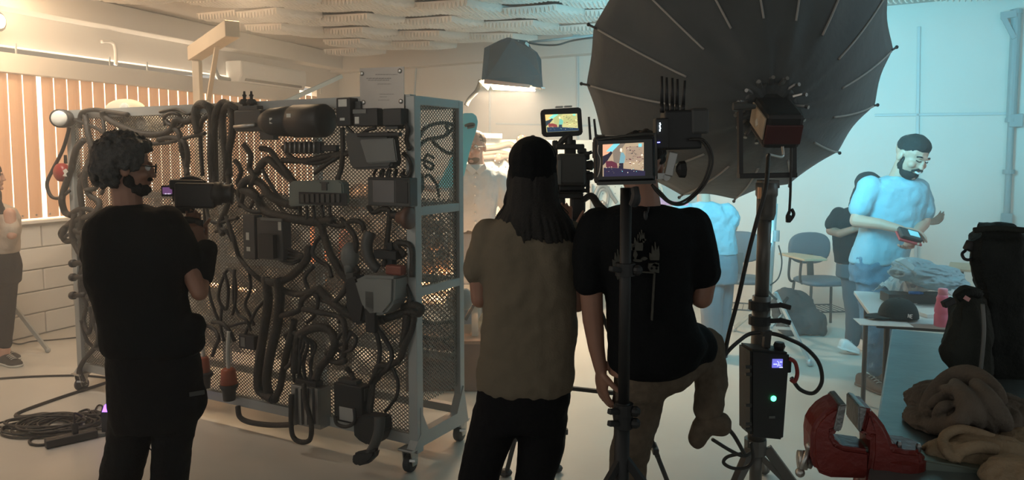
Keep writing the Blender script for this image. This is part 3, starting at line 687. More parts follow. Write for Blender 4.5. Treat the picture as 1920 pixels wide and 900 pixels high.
cb(.012, [(152, 600), (164, 640), (186, 655), (205, 652)], 'thin cable crossing behind the hip near the floor')
cb(.016, [(296, 262), (320, 258), (344, 266), (352, 290), (350, 330), (360, 350)], 'loom bending down just left of the camcorder', L_)
cb(.010, [(300, 210), (330, 205), (352, 214), (366, 208)], 'thin cable along the top rail left of the fat hoop')
cb(.012, [(386, 380), (392, 410), (410, 418), (430, 412), (446, 408)], 'thin cable under the camcorder lens')
cb(.018, [(428, 330), (432, 362), (424, 392), (412, 420), (418, 440)], 'loom hanging below the valve block hoops', L_)
cb(.014, [(440, 300), (452, 320), (446, 344), (456, 360), (450, 388)], 'wavy loom between hoops and thick arch', L_)
cb(.016, [(456, 270), (470, 290), (468, 316), (478, 332), (470, 350), (482, 366)], 'wavy loom below the valve block', L_)
cb(.012, [(430, 350), (444, 362), (452, 382), (470, 396), (492, 398)], 'cable sagging above the narrow control module')
cb(.010, [(470, 390), (480, 372), (500, 366), (516, 376), (530, 396), (540, 404)], 'thin hooped cable above the square control module')
cb(.014, [(640, 410), (662, 436), (668, 462), (664, 490), (672, 510)], 'loom dropping between blower and lever bracket', L_)
cb(.010, [(676, 556), (660, 560), (650, 580), (662, 600), (676, 594)], 'small cable loop left of the tank shroud')
cb(.012, [(742, 500), (752, 520), (764, 540), (772, 566)], 'cable running down the face of the washer tank')
cb(.012, [(588, 500), (572, 520), (580, 545), (596, 560), (590, 590), (576, 604)], 'zigzag cable right of the long U shaped looms')
cb(.014, [(650, 690), (658, 700), (664, 712)], 'stub of loom into the top of the labelled fuse block', L_)
cb(.010, [(736, 690), (746, 715), (744, 742), (732, 760), (722, 772)], 'thin cable curving down to the right of the pedal housing')
cb(.012, [(440, 640), (430, 620), (416, 606), (398, 604)], 'short cable ending at the tiny square relay')
cb(.010, [(500, 560), (482, 580), (470, 604), (458, 630)], 'thin cable from the long U loom to the tiny relay')
cb(.012, [(536, 690), (548, 676), (546, 650), (536, 632)], 'short bent cable left of the finned box leads')
# cables on the side mesh
SN = eR
def SP(px, py, off=-.03): return Ppl(px, py, RA+eR*off, SN)
def cs(r, pts, label):
    bm = BM(); tube(bm, [SP(*p) for p in pts], r, 8, 6); tag(obj('cable', bm, M_cable, smooth=True), label, 'cable', 'cables on the side mesh')
cs(.010, [(783, 262), (800, 238), (835, 230), (850, 240), (830, 256), (800, 262), (786, 275)], 'wide flat cable loop on the side mesh top')
cs(.010, [(850, 250), (852, 275), (845, 288), (828, 280), (812, 262), (838, 252), (836, 230)], 'second cable loop overlapping the top one on the side mesh')
cs(.008, [(786, 300), (800, 302), (812, 310), (808, 318), (796, 308), (800, 290), (812, 296)], 'small tied cable knot on the side mesh')
cs(.012, [(783, 600), (810, 606), (835, 604), (852, 602)], 'upper dark cable crossing low behind the side mesh')
cs(.013, [(783, 628), (805, 634), (832, 636), (850, 630)], 'lower dark cable crossing low behind the side mesh')
cs(.009, [(830, 640), (850, 652), (854, 665), (848, 672)], 'short hanging cable end low on the side mesh')
r = root('horn_bracket', SP(790, 370), 'grey housing with a dangling lead on the side mesh', 'housing')
bm = BM(); q = [SP(x, y, -.04) for x, y in ((782, 324), (796, 325), (797, 356), (790, 368), (782, 366))]; extr(bm, q, eR*-.06); bevel_all(bm, .006); obj('housing', bm, M_grey, r)
bm = BM(); tube(bm, [SP(798, 332), (SP(806, 328)), SP(818, 345), SP(822, 362), SP(823, 370)], .008, 8); obj('lead', bm, M_black, r, smooth=True)
# ================================================================ PEOPLE
def rot_from(f, up=V((0, 0, 1)), roll=0):
    """columns: right, forward, up for a head looking along f"""
    f = V(f).normalized(); r = f.cross(up).normalized(); u = r.cross(f)
    R = Matrix((r, f, u)).transposed()
    return R @ Matrix.Rotation(roll, 3, 'Y')
def head(bm, c, R, s=1):
    E = lambda p, r: ell(bm, V(c)+R @ (V(p)*s), [a*s for a in r], R)
    E((0, -.012, .03), (.076, .096, .088)); E((0, .022, -.03), (.062, .072, .085)); E((0, .035, -.078), (.046, .048, .036))
    E((0, .088, .022), (.048, .010, .010)); E((0, .093, -.012), (.010, .014, .026)); E((0, .104, -.030), (.014, .013, .011))
    E((0, .087, -.058), (.023, .010, .006)); E((0, .085, -.067), (.020, .010, .006)); E((0, .080, -.098), (.020, .016, .015))
    for g in (-1, 1):
        E((.076*g, -.004, -.012), (.010, .022, .030)); E((.040*g, .062, -.028), (.022, .026, .022))
def hand(bm, w, d, nrm, s=1, curl=25, thumb=1, spread=1):
    w = V(w); d = V(d).normalized(); nrm = V(nrm); nrm = (nrm-d*nrm.dot(d)).normalized(); lat = d.cross(nrm)
    R = Matrix((lat, d, nrm)).transposed()
    ell(bm, w+d*.048*s, (.040*s, .056*s, .017*s), R); ell(bm, w+d*.01*s, (.028*s, .03*s, .019*s), R)
    for i, (o, l) in enumerate(((-.030, .066), (-.010, .078), (.010, .074), (.029, .058))):
        p = w+d*(.088-.004*abs(i-1.3))*s+lat*o*s; dd = d+lat*o*2.2*spread; dd.normalize(); pts = [p]; a = math.radians(curl)
        for k, f in enumerate((.45, .32, .23)):
            dd = (dd*math.cos(a)+nrm*math.sin(a)).normalized(); pts.append(pts[-1]+dd*l*f*s*1.05)
            a = math.radians(curl)
            n_ = (nrm*math.cos(a)-d*math.sin(a)); 
        caps(bm, pts, [.0098*s, .0088*s, .0082*s, .0072*s], 8)
    p = w+d*.022*s-lat*.030*s*thumb; dd = (d*.65-lat*.62*thumb+nrm*.35).normalized()
    p2 = p+dd*.042*s; d3 = (dd+nrm*.4+d*.35).normalized()
    caps(bm, [p, p2, p2+d3*.034*s, p2+d3*.058*s], [.014*s, .0115*s, .010*s, .0085*s], 8)
def rings_loft(bm, rows, Y=V((0, 1, 0)), n=22, e=2.4):
    """rows: (px, py, depth, half width m, half depth m[, yaw deg])"""
    rs = []
    for r in rows:
        c = P(r[0], r[1], r[2]); a = math.radians(r[5]) if len(r) > 5 else 0
        rs.append(ring(bm, c, V((math.cos(a), math.sin(a), 0)), V((-math.sin(a), math.cos(a), 0)), r[3], r[4], n, e))
    loft(bm, rs)
def chain(bm, rows, n=12):
    caps(bm, [P(*r[:3]) if not isinstance(r[0], Vector) else r[0] for r in rows], [r[-1] for r in rows], n)
def pxw(half_px, d): return half_px*d/FP
def strands(bm, base, n, seed):
    random.seed(seed)
    for i in range(n):
        pts, r = base(i, random); tube(bm, pts, r, 5, 3, taper=lambda t: 1-.75*t)
def curls(bm, c, R, rad, n, seed, zmin=-.2, size=.016, front=.55):
    random.seed(seed); k = 0
    while k < n:
        v = V((random.gauss(0, 1), random.gauss(0, 1), random.gauss(0, 1))).normalized()
        if v.z < zmin or (v.y > front and v.z < .45): continue
        p = V(c)+R @ V((v.x*rad[0], v.y*rad[1], v.z*rad[2])); r = size*random.uniform(.6, 1.3)
        ell(bm, p, (r, r, r*random.uniform(.7, 1.3)), n=7, m=5); k += 1
def shoe(bm, heel, toe, w=.048, h=.075):
    heel = V(heel); toe = V(toe); d = (toe-heel).normalized(); L_ = (toe-heel).length; X, U = frame(d)
    rs = []
    for t, ww, hh in ((0, .5, .75), (.05, .8, 1), (.25, .85, 1.1), (.45, .9, .95), (.7, 1.05, .7), (.9, .85, .55), (1, .4, .3)):
        c = heel+d*L_*t+U*h*hh/2; rs.append(ring(bm, c, X, U, w*ww, h*hh/2, 14, 2.8))
    loft(bm, rs)
def sole(bm, heel, toe, w=.05, h=.02):
    heel = V(heel); toe = V(toe); d = (toe-heel).normalized(); L_ = (toe-heel).length; X, U = frame(d)
    rs = []
    for t, ww in ((-.02, .5), (.04, .85), (.3, .88), (.7, 1.06), (.92, .85), (1.02, .4)):
        rs.append(ring(bm, heel+d*L_*t+U*h/2, X, U, w*ww, h/2, 14, 4))
    loft(bm, rs)
def shoes(par, pairs, m, ms=None, h=.075):
    for a, b in pairs:
        bm = BM(); shoe(bm, a, b, h=h); s = obj('shoe', bm, m, par, smooth=True)
        bm = BM(); sole(bm, a, b); obj('sole', bm, ms or m, s, smooth=True)
        bm = BM(); a_, b_ = V(a), V(b); d = (b_-a_).normalized(); X, U = frame(d)
        for k in range(4):
            c = a_+d*(b_-a_).length*(.42+.08*k)+U*(h*(1.0-.09*k)+.002); tube(bm, [c-X*.022, c+U*.006, c+X*.022], .003, 6, 3)
        obj('laces', bm, M_label, s)
M_hairb = mat('black_hair', (.008, .007, .006), .8, bump=.4, bscale=200)
M_hairg = mat('greying_hair', (.035, .035, .034), .6, bump=.5, bscale=150, var=.5, scale=25)
M_tee_b = mat('black_cotton', (.006, .007, .008), .85, bump=.25, bscale=120, spec=.15)
M_tee_k = mat('olive_brown_cotton', (.15, .125, .09), .9, bump=.25, bscale=120, spec=.2)
M_jean_b = mat('dark_trousers', (.006, .006, .007), .85, bump=.3, bscale=80, spec=.2)
M_camo = mat('faded_brown_trousers', (.12, .095, .07), .9, bump=.5, bscale=60, var=.4, scale=30, spec=.2)
M_tee_c = mat('light_blue_cotton', (.26, .40, .46), .9, bump=.2, bscale=100)
M_jeans = mat('blue_jeans', (.12, .20, .27), .9, bump=.4, bscale=150, var=.25, scale=14)
M_shoe_d = mat('dark_shoe', (.03, .028, .026), .6)
M_shoe_w = mat('white_shoe', (.75, .75, .73), .5, var=.05)
M_shoe_n = mat('brown_suede', (.16, .11, .085), .8)
M_eyew = mat('eye_white', (.7, .7, .68), .2, var=0); M_iris = mat('eye_iris', (.03, .015, .01), .2, var=0)
def eyes(par, c, R, s=1):
    for g in (-1, 1):
        bm = BM(); ell(bm, V(c)+R @ (V((.031*g, .080, .002))*s), [.013*s]*3, R, 10, 8); e = obj('eye', bm, M_eyew, par, smooth=True)
        bm = BM(); ell(bm, V(c)+R @ (V((.031*g, .0905, .0))*s), (.006*s, .003*s, .006*s), R, 8, 6); obj('iris', bm, M_iris, e, smooth=True)

# ---------------------------------------------------------------- man with camcorder (left)
d = 3.5
pr_ = root('person', Pz(285, 965), 'grey-curled bearded man in black tee and glasses, filming with a camcorder', 'person')
hc = P(238, 313, d); HR = rot_from(V((.93, .42, -.08)))
bm = BM(); head(bm, hc, HR, 1.1)
caps(bm, [P(232, 330, d-.01), P(240, 385, d)], [.062, .066])
rings_loft(bm, [(245, 392, d, .07, .06), (248, 430, d, .19, .10), (255, 500, d, .20, .12), (262, 600, d, .17, .11), (275, 650, d, .17, .11), (285, 700, d, .17, .11)])
chain(bm, [(325, 430, d+.05, .05), (352, 500, d+.02, .045), (374, 548, d+.0, .040), (384, 500, d+.16, .033), (372, 462, d+.26, .027)])
chain(bm, [(190, 440, d, .05), (230, 500, d+.2, .045), (300, 520, d+.3, .035), (345, 470, d+.36, .028), (360, 440, d+.36, .026)])
hand(bm, P(372, 462, d+.26), (-.12, .1, 1), (-.7, .5, 0), 1.05, 55, 1)
hand(bm, P(360, 440, d+.36), (.1, .05, 1), (.3, -.9, 0), 1.0, 40, -1)
organic('body', bm, M_skin2, pr_, .006, 2)
bm = BM(); E = hc+HR @ V((0, -.015, .035))
ell(bm, E+HR @ V((0, -.01, .0)), (.098, .112, .096), HR); ell(bm, E+HR @ V((0, -.045, -.06)), (.088, .078, .075), HR); curls(bm, E, HR, (.108, .126, .112), 520, 4, -.35, .015, .62); curls(bm, E+V((0, 0, .01)), HR, (.116, .132, .122), 160, 45, -.2, .011, .5); curls(bm, E+HR @ V((0, -.045, -.06)), HR, (.096, .090, .088), 300, 44, -.8, .013, .3)
organic('hair', bm, M_hairg, pr_, .0055, 0)
bm = BM(); ell(bm, hc+HR @ V((0, .040, -.100)), (.060, .064, .042), HR); ell(bm, hc+HR @ V((0, .012, -.062)), (.080, .044, .055), HR); ell(bm, hc+HR @ V((0, .085, -.052)), (.036, .030, .014), HR); curls(bm, hc+HR @ V((0, .040, -.098)), HR, (.062, .066, .044), 120, 5, -.9, .007, 2)
organic('beard', bm, M_hairb, pr_, .006, 1)
eyes(pr_, hc, HR, 1.1)
bm = BM()
for g in (-1, 1):
    c = hc+HR @ V((.036*g, .122, .002)); X = HR @ V((1, 0, 0)); Z = HR @ V((0, 0, 1))
    tube(bm, [c+X*.028*math.cos(a)+Z*.021*math.sin(a) for a in [2*pi*k/10 for k in range(10)]], .0032, 6, 2, closed=True)
    tube(bm, [c+X*.028*g+Z*.008, hc+HR @ V((.088*g, .06, .012)), hc+HR @ V((.09*g, -.01, .006))], .003, 6, 4)
tube(bm, [hc+HR @ V((-.009, .122, .006)), hc+HR @ V((0, .126, .010)), hc+HR @ V((.009, .122, .006))], .003, 6, 3)
obj('glasses', bm, M_black, pr_, smooth=True)
bm = BM()
rings_loft(bm, [(236, 384, d, .085, .075), (243, 396, d, .15, .10), (247, 414, d, .205, .12), (252, 440, d, .235, .13), (258, 480, d, .245, .15), (256, 520, d, .235, .15), (262, 560, d, .215, .145), (272, 600, d, .215, .145), (285, 632, d, .235, .15), (288, 652, d, .235, .15), (288, 662, d, .215, .14)])
chain(bm, [(312, 418, d+.02, .085), (330, 450, d+.03, .088), (346, 486, d+.02, .082)]); chain(bm, [(200, 430, d, .09), (186, 480, d+.05, .085), (200, 500, d+.1, .07)])
ell(bm, P(362, 612, d), (.055, .08, .065)); chain(bm, [(386, 470, d+.14, .058), (376, 520, d+.08, .062), (352, 500, d+.03, .06)])
organic('tee_shirt', bm, M_tee_b, pr_, .011, 4, .02, .12)
bm = BM()
rings_loft(bm, [(286, 640, d, .20, .13), (288, 680, d, .215, .145), (292, 720, d, .215, .15), (292, 770, d, .21, .15), (290, 800, d, .19, .14)])
chain(bm, [(248, 780, d, .105), (238, 840, d, .10), (225, 900, d, .095), (220, 955, d+.02, .085)]); chain(bm, [(330, 780, d, .105), (322, 840, d, .092), (316, 900, d, .09), (318, 960, d+.03, .08)])
ell(bm, P(366, 750, d), (.05, .08, .10)); ell(bm, P(352, 795, d), (.03, .06, .035))
organic('cargo_trousers', bm, M_jean_b, pr_, .012, 4, .02, .1)
bm = BM(); boxp(bm, P(355, 740, d-.09), P(384, 735, d-.06), .004, .02); obj('pocket_flap', bm, M_dark, pr_)
f1, f2 = V((P(220, 955, d).x, d-.10, .0)), V((P(318, 960, d).x, d-.12, 0))
shoes(pr_, [(f1, f1+V((.20, .12, 0))), (f2, f2+V((.20, .06, 0)))], M_shoe_d)
# camcorder on a grip
cr_ = root('camcorder', P(370, 480, 3.78), 'black camcorder with flip-out screen held up on a curved grip', 'camera')
d2 = 3.82; X = V((.96, .25, -.03)).normalized(); Y = V((-.25, .96, 0)).normalized(); Z = X.cross(Y)
bm = BM(); c = P(368, 366, d2); box(bm, c, (.19, .12, .13), X, Y, Z, .012); box(bm, P(352, 346, d2), (.16, .10, .05), X, Y, Z, .01); box(bm, P(335, 358, d2), (.05, .1, .11), X, Y, Z, .012); obj('camera_body', bm, M_black, cr_)
bm = BM(); a = P(396, 363, d2); lathe(bm, a, X, [(0, .045), (.02, .062), (.05, .058), (.055, .048), (.09, .05), (.10, .058), (.105, .05), (.09, .02)], 20); obj('lens', bm, M_black, cr_, smooth=True)
bm = BM(); tube(bm, [P(330, 344, d2), P(345, 335, d2), P(365, 334, d2), P(385, 343, d2)], .010, 8); obj('top_handle', bm, M_black, cr_, smooth=True)
bm = BM(); c = P(315, 358, d2-.05); box(bm, c, (.064, .012, .056), V((.98, .1, 0)).normalized(), V((-.1, .98, 0)).normalized(), V((0, 0, 1)), .003); s = obj('flip_screen', bm, M_black, cr_)
MS = lambda n, c, e: mat(n, c, .3, emit=c, estr=e, var=0)
bm = BM(); box(bm, c+V((0, -.0075, .002)), (.046, .002, .034), V((.98, .1, 0)).normalized(), V((-.1, .98, 0)).normalized()); obj('screen_picture', bm, MS('purple_screen', (.07, .03, .08), 1.2), s)
bm = BM()
for k in range(5): box(bm, c+V((-.016+k*.008, -.0095, -.014)), (.005, .001, .003+.002*(k % 2)))
obj('screen_text', bm, MS('screen_white', (.7, .6, .8), .8), s)
bm = BM(); tube(bm, [P(362, 392, d2), P(345, 394, d2), P(330, 392, d2-.02), P(326, 400, d2-.03), P(334, 410, d2-.03), P(355, 413, d2-.02), P(372, 416, d2)], .018, 10); obj('curved_arm', bm, M_black, cr_, smooth=True)
bm = BM(); tube(bm, [P(372, 412, d2), P(371, 440, d2-.01), P(368, 478, d2-.03)], .024, 12); obj('grip', bm, M_black, cr_, smooth=True)

# ---------------------------------------------------------------- man in cap, back to us
d = 3.1
pr_ = root('person', Pz(955, 1045), 'long-haired person in dark backwards cap and olive brown tee seen from behind', 'person')
hc = P(1000, 322, d); HR = rot_from(V((.25, .96, -.02)))
bm = BM(); head(bm, hc, HR, 1.1); caps(bm, [P(1000, 350, d-.02), P(1000, 408, d-.02)], [.06, .068])
rings_loft(bm, [(998, 412, d, .08, .06), (995, 450, d, .18, .10), (993, 520, d, .17, .11), (990, 620, d, .15, .11), (985, 740, d, .16, .11)])
chain(bm, [(915, 455, d, .048), (898, 520, d+.02, .043), (900, 560, d+.02, .040), (930, 520, d+.25, .032), (960, 500, d+.35, .027)])
chain(bm, [(1070, 455, d, .048), (1078, 520, d, .043), (1082, 568, d, .040), (1075, 500, d+.22, .032), (1062, 440, d+.3, .027)])
hand(bm, P(960, 500, d+.35), (.5, .6, .4), (.3, -.5, .6), 1, 35, 1); hand(bm, P(1062, 440, d+.3), (-.1, .2, 1), (0, -.9, .2), 1, 35, -1)
organic('body', bm, M_skin2, pr_, .006, 2)
bm = BM(); E = hc+HR @ V((0, -.012, .045))
ell(bm, E, (.102, .122, .102), HR); ell(bm, E+V((0, 0, -.045)), (.103, .120, .075), HR); ell(bm, E+V((0, 0, -.08)), (.100, .114, .05), HR)
organic('cap', bm, M_tee_b, pr_, .008, 3, .004, .05)
bm = BM(); seam = [E+HR @ V((.097*math.sin(a), -.02, .099*math.cos(a))) for a in [(-1.4+.2*k) for k in range(15)]]; tube(bm, seam, .0025, 6, 3); ell(bm, E+V((0, 0, .10)), (.01, .01, .006)); obj('cap_seam', bm, M_dark, pr_)
bm = BM()
def hb(i, rnd):
    a = rnd.uniform(-pi*.95, -.05*pi) if rnd.random() < .8 else rnd.uniform(-pi*1.1, .1*pi); rr = rnd.uniform(.75, 1.0)
    x, y = math.cos(a), math.sin(a); e = rnd.uniform(.0, .09); wv = rnd.uniform(0, 6)
    p = [hc+HR @ V((x*.085*rr, y*.105*rr, .04)), hc+HR @ V((x*.102*rr, y*.118*rr, -.05)), hc+HR @ V((x*(.102+.01*math.sin(wv)), y*.115, -.13)), hc+HR @ V((x*(.11+e*.6), y*.12+.01*math.sin(wv+1), -.20)), hc+HR @ V((x*(.115+e+.012*math.cos(wv)), y*(.12), -.255-e*.4))]
    return p, rnd.uniform(.008, .015)
strands(bm, hb, 260, 8); organic('hair', bm, M_hairb, pr_, .006, 0)
bm = BM(); 
def hb2(i, rnd):
    g = -1 if i % 2 else 1; s_ = rnd.uniform(0, 1)
    x0 = 960+rnd.uniform(-8, 10) if g < 0 else 1040+rnd.uniform(-6, 8)
    return [P(x0, 352, d-.02), P(x0-g*-4-4, 378, d-.04), P(x0+g*rnd.uniform(4, 18), 398, d-.03), P(x0+g*rnd.uniform(2, 26), 408+rnd.uniform(-8, 6), d-.01)], .0035
for g_ in (0, 1):
    bm = BM(); strands(bm, lambda i, rnd: hb2(2*i+g_, rnd), 30, 9+g_); obj('loose_strands', bm, M_hairb, pr_)
bm = BM(); w = lambda p: pxw(p, d)
rings_loft(bm, [(1000, 402, d, w(44), .075), (998, 410, d, w(62), .10), (996, 424, d, w(84), .115), (995, 442, d, w(96), .125), (994, 480, d, w(98), .135), (993, 540, d, w(90), .135), (992, 600, d, w(88), .13), (989, 660, d, w(92), .135), (986, 700, d, w(94), .14), (984, 725, d, w(92), .14), (984, 737, d, w(85), .13)])
chain(bm, [(918, 446, d, .078), (906, 480, d+.01, .074), (899, 503, d+.02, .07)]); chain(bm, [(1066, 446, d, .078), (1070, 480, d, .072), (1073, 506, d, .068)])
organic('tee_shirt', bm, M_tee_k, pr_, .010, 3, .034, .12)
bm = BM()
rings_loft(bm, [(983, 700, d, w(88), .125), (982, 740, d, w(91), .135), (978, 770, d, w(90), .135), (975, 800, d, w(78), .125)])
chain(bm, [(930, 780, d, .105), (915, 830, d, .098), (897, 890, d-.02, .090), (888, 960, d-.02, .085), (885, 1030, d-.02, .075)]); chain(bm, [(1020, 780, d, .108), (1016, 830, d, .10), (1003, 890, d, .088), (996, 960, d, .08), (996, 1030, d, .075)])
organic('trousers', bm, M_jean_b, pr_, .012, 4, .016, .1)
shoes(pr_, [(V((-.17, d-.12, 0)), V((-.22, d+.16, 0))), (V((.08, d-.10, 0)), V((.12, d+.18, 0)))], M_shoe_d)

# ---------------------------------------------------------------- man in printed black tee, leg raised
d = 2.95
pr_ = root('person', Pz(1190, 1080), 'person in black tee with printed back, head behind monitor, one knee raised', 'person')
hc = P(1200, 308, d+.02); HR = rot_from(V((-.2, .97, -.1)))
bm = BM(); head(bm, hc, HR, 1.1); caps(bm, [P(1202, 340, d-.01), P(1205, 396, d-.01)], [.066, .075])
w = lambda p: pxw(p, d)
rings_loft(bm, [(1205, 395, d, .08, .07), (1208, 440, d, .19, .10), (1212, 520, d, .16, .11), (1212, 600, d, .15, .11), (1210, 700, d, .15, .11)])
chain(bm, [(1112, 470, d, .052), (1108, 540, d, .047), (1112, 600, d, .043), (1118, 650, d-.01, .034), (1126, 692, d-.02, .026)])
chain(bm, [(1310, 480, d, .052), (1322, 520, d, .047), (1316, 558, d, .044), (1290, 548, d+.22, .034), (1262, 535, d+.30, .027)])
hand(bm, P(1126, 694, d-.02), (.10, .05, -1), (.85, .4, 0), 1.05, 16, -1); hand(bm, P(1262, 535, d+.30), (-.7, .3, .1), (0, 0, 1), 1, 35, 1)
organic('body', bm, M_skin2, pr_, .006, 2)
bm = BM(); E = hc+HR @ V((0, -.02, .04)); ell(bm, E, (.085, .10, .085), HR); curls(bm, E, HR, (.084, .104, .088), 160, 14, -.5, .012); organic('hair', bm, M_hairb, pr_, .007, 1)
bm = BM()
rings_loft(bm, [(1205, 383, d, w(38), .075), (1206, 390, d, w(62), .10), (1206, 402, d, w(88), .12), (1208, 420, d, w(104), .13), (1210, 460, d, w(104), .14), (1214, 520, d, w(86), .14), (1216, 570, d, w(80), .14), (1222, 610, d, w(86), .14), (1232, 645, d, w(94), .15), (1222, 680, d, w(86), .15), (1212, 700, d, w(62), .13)])
chain(bm, [(1120, 430, d, .088), (1110, 480, d, .080), (1108, 522, d, .075)]); chain(bm, [(1294, 430, d, .088), (1306, 470, d, .085), (1316, 508, d, .078)])
chain(bm, [(1262, 650, d+.02, .13), (1300, 650, d+.06, .10)])
organic('tee_shirt', bm, M_tee_b, pr_, .010, 4, .018, .12)
# faded print on the back: flames, skull row, framed box
PD = d-.155
bm = BM(); random.seed(11)
def blob(x, y, sx, sy, n=9, jag=.45):
    pts = [P(x+sx*math.cos(2*pi*k/n)*random.uniform(1-jag, 1), y+sy*math.sin(2*pi*k/n)*random.uniform(1-jag, 1), PD) for k in range(n)]; extr(bm, list(reversed(pts)), (0, .02, 0))
def flame(x, y, sx, h):
    pts = [(x-sx, y), (x-sx*1.1, y-h*.4), (x-sx*.6, y-h*.35), (x-sx*.5, y-h*.8), (x-.1*sx, y-h*.5), (x+.1*sx, y-h), (x+sx*.4, y-h*.55), (x+sx*.8, y-h*.8), (x+sx, y-h*.3), (x+sx*.9, y)]
    extr(bm, [P(a, b, PD) for a, b in reversed(pts)], (0, .02, 0))
flame(1228, 488, 9, 34); flame(1158, 500, 8, 32); flame(1196, 470, 10, 30); flame(1203, 455, 6, 24)
for x, y, a, b in ((1186, 463, 6, 9), (1208, 450, 5, 4), (1196, 489, 9, 4), (1208, 485, 7, 5), (1230, 497, 9, 5), (1160, 515, 5, 14), (1192, 478, 4, 9)): blob(x, y, a, b)
extr(bm, [P(x, y, PD) for x, y in ((1236, 512), (1236, 494), (1217, 494), (1216, 503), (1220, 510))], (0, .02, 0))
boxp(bm, P(1184, 509, PD), P(1226, 511, PD), .02, .004); boxp(bm, P(1227, 512, PD), P(1222, 600, PD), .005, .02)
obj('back_print', bm, mat('faded_print_ink', (.06, .06, .05), .9, var=.5, scale=60), pr_)
bm = BM(); 
for x in (1222, 1231): blob(x, 503, 2.4, 2.6, 8, .1)
for v in bm.verts: v.co.y -= .001
obj('print_eyes', bm, M_tee_b, pr_)
bm = BM(); ell(bm, P(1210, 407, d-.115), (.010, .012, .024)); tube(bm, [P(1216, 388, d-.1), P(1214, 398, d-.115), P(1210, 404, d-.12)], .004, 6); obj('clip_mic', bm, M_black, pr_, smooth=True)
bm = BM()
rings_loft(bm, [(1205, 670, d, w(54), .12), (1204, 710, d, w(52), .125), (1200, 740, d, w(50), .12)])
chain(bm, [(1198, 740, d, .105), (1190, 800, d, .088), (1178, 860, d, .078), (1174, 930, d, .075), (1172, 1030, d, .065)])
chain(bm, [(1245, 690, d, .11), (1285, 668, d+.06, .10), (1325, 650, d+.12, .078), (1333, 690, d+.10, .070), (1332, 730, d+.04, .066), (1328, 770, d, .060)])
organic('camo_trousers', bm, M_camo, pr_, .011, 4, .025, .09)
bm = BM(); chain(bm, [(1350, 795, d-.02, .050), (1330, 790, d-.01, .055), (1318, 800, d, .046), (1308, 822, d+.02, .040)]); organic('raised_shoe', bm, M_camo, pr_, .009, 3, .01, .05)
shoes(pr_, [(V((.43, d-.12, 0)), V((.40, d+.16, 0)))], M_shoe_d)

# ---------------------------------------------------------------- presenter in pale shirt behind the rack
d = 6.0
pr_ = root('person', V((P(895, 400, d).x, d, 0)), 'bearded man in pale button shirt standing lit behind the rack', 'person')
hc = P(890, 275, d); HR = rot_from(V((-.25, -.95, -.05)))
M_shirt = mat('pale_shirt', (.52, .58, .60), .85, bump=.15, bscale=100)
bm = BM(); head(bm, hc, HR, 1.12); caps(bm, [P(892, 290, d), P(893, 318, d)], [.06, .07])
w = lambda p: pxw(p, d)
chain(bm, [(936, 350, d, .05), (950, 388, d-.02, .044), (947, 420, d-.05, .036), (938, 440, d-.12, .028)]); chain(bm, [(850, 350, d, .05), (836, 340, d-.2, .044), (812, 352, d-.3, .038), (795, 350, d-.4, .028)])
rings_loft(bm, [(893, 322, d, .12, .08), (890, 360, d, .17, .10), (890, 430, d, .15, .10)])
hand(bm, P(938, 440, d-.12), (-.2, -.3, -1), (-.8, -.2, 0), 1.05, 30, 1); hand(bm, P(795, 350, d-.4), (-1, -.2, .1), (0, -.4, -.8), 1.05, 20, 1)
organic('body', bm, M_skin, pr_, .007, 2)
bm = BM(); E = hc+HR @ V((0, -.02, .045)); ell(bm, E, (.088, .105, .085), HR); organic('hair', bm, mat('light_brown_hair', (.14, .08, .04), .6), pr_, .008, 2, .006, .03)
bm = BM(); ell(bm, hc+HR @ V((0, .045, -.10)), (.056, .058, .040), HR); organic('beard', bm, mat('light_brown_hair', (.14, .08, .04), .6), pr_, .008, 2)
eyes(pr_, hc, HR, 1.12)
bm = BM()
for g in (-1, 1):
    c = hc+HR @ V((.036*g, .122, .004)); X = HR @ V((1, 0, 0)); Z = HR @ V((0, 0, 1))
    tube(bm, [c+X*.027*math.cos(a)+Z*.02*math.sin(a) for a in [2*pi*k/10 for k in range(10)]], .003, 6, 2, closed=True); tube(bm, [c+X*.027*g, hc+HR @ V((.09*g, 0, .004))], .003, 6, 1)
obj('glasses', bm, M_steel, pr_)
bm = BM()
rings_loft(bm, [(893, 308, d, .075, .07), (892, 318, d, .15, .10), (891, 330, d, .20, .115), (890, 350, d, .215, .125), (889, 380, d, .19, .13), (889, 410, d, .17, .125), (889, 428, d, .165, .125), (889, 434, d, .15, .11)])
chain(bm, [(934, 335, d, .075), (944, 360, d, .072), (950, 380, d-.01, .068)]); chain(bm, [(846, 335, d, .075), (840, 340, d-.12, .07), (828, 345, d-.22, .064)])
organic('shirt', bm, M_shirt, pr_, .010, 2, .028, .08)
bm = BM()
extr(bm, [P(x, y, d-.125) for x, y in ((877, 306), (893, 320), (909, 306), (912, 316), (899, 328), (893, 321), (886, 328), (874, 316))], (0, .03, 0)); obj('collar', bm, M_shirt, pr_)
for k in range(6):
    bm = BM(); ell(bm, P(891, 332+k*17, d-.14), (.008, .004, .008), n=8, m=6); obj('button', bm, M_white, pr_)
bm = BM(); lathe(bm, P(889, 436, d), (0, 0, 1), [(0, .160), (.035, .162)], 24); 
for v in bm.verts: v.co.y = d+(v.co.y-d)*.75
obj('belt', bm, M_dark, pr_)
bm = BM()
rings_loft(bm, [(889, 432, d, .15, .11), (889, 450, d, .165, .12), (889, 480, d, .17, .12)]); chain(bm, [(872, 480, d, .09), (872, 560, d, .075), (872, 650, d, .06)]); chain(bm, [(908, 480, d, .09), (908, 560, d, .075), (908, 650, d, .06)])
organic('trousers', bm, mat('grey_trousers', (.16, .19, .22), .9), pr_, .014, 3, .012, .1)
x1, x2 = P(872, 600, d).x, P(908, 600, d).x
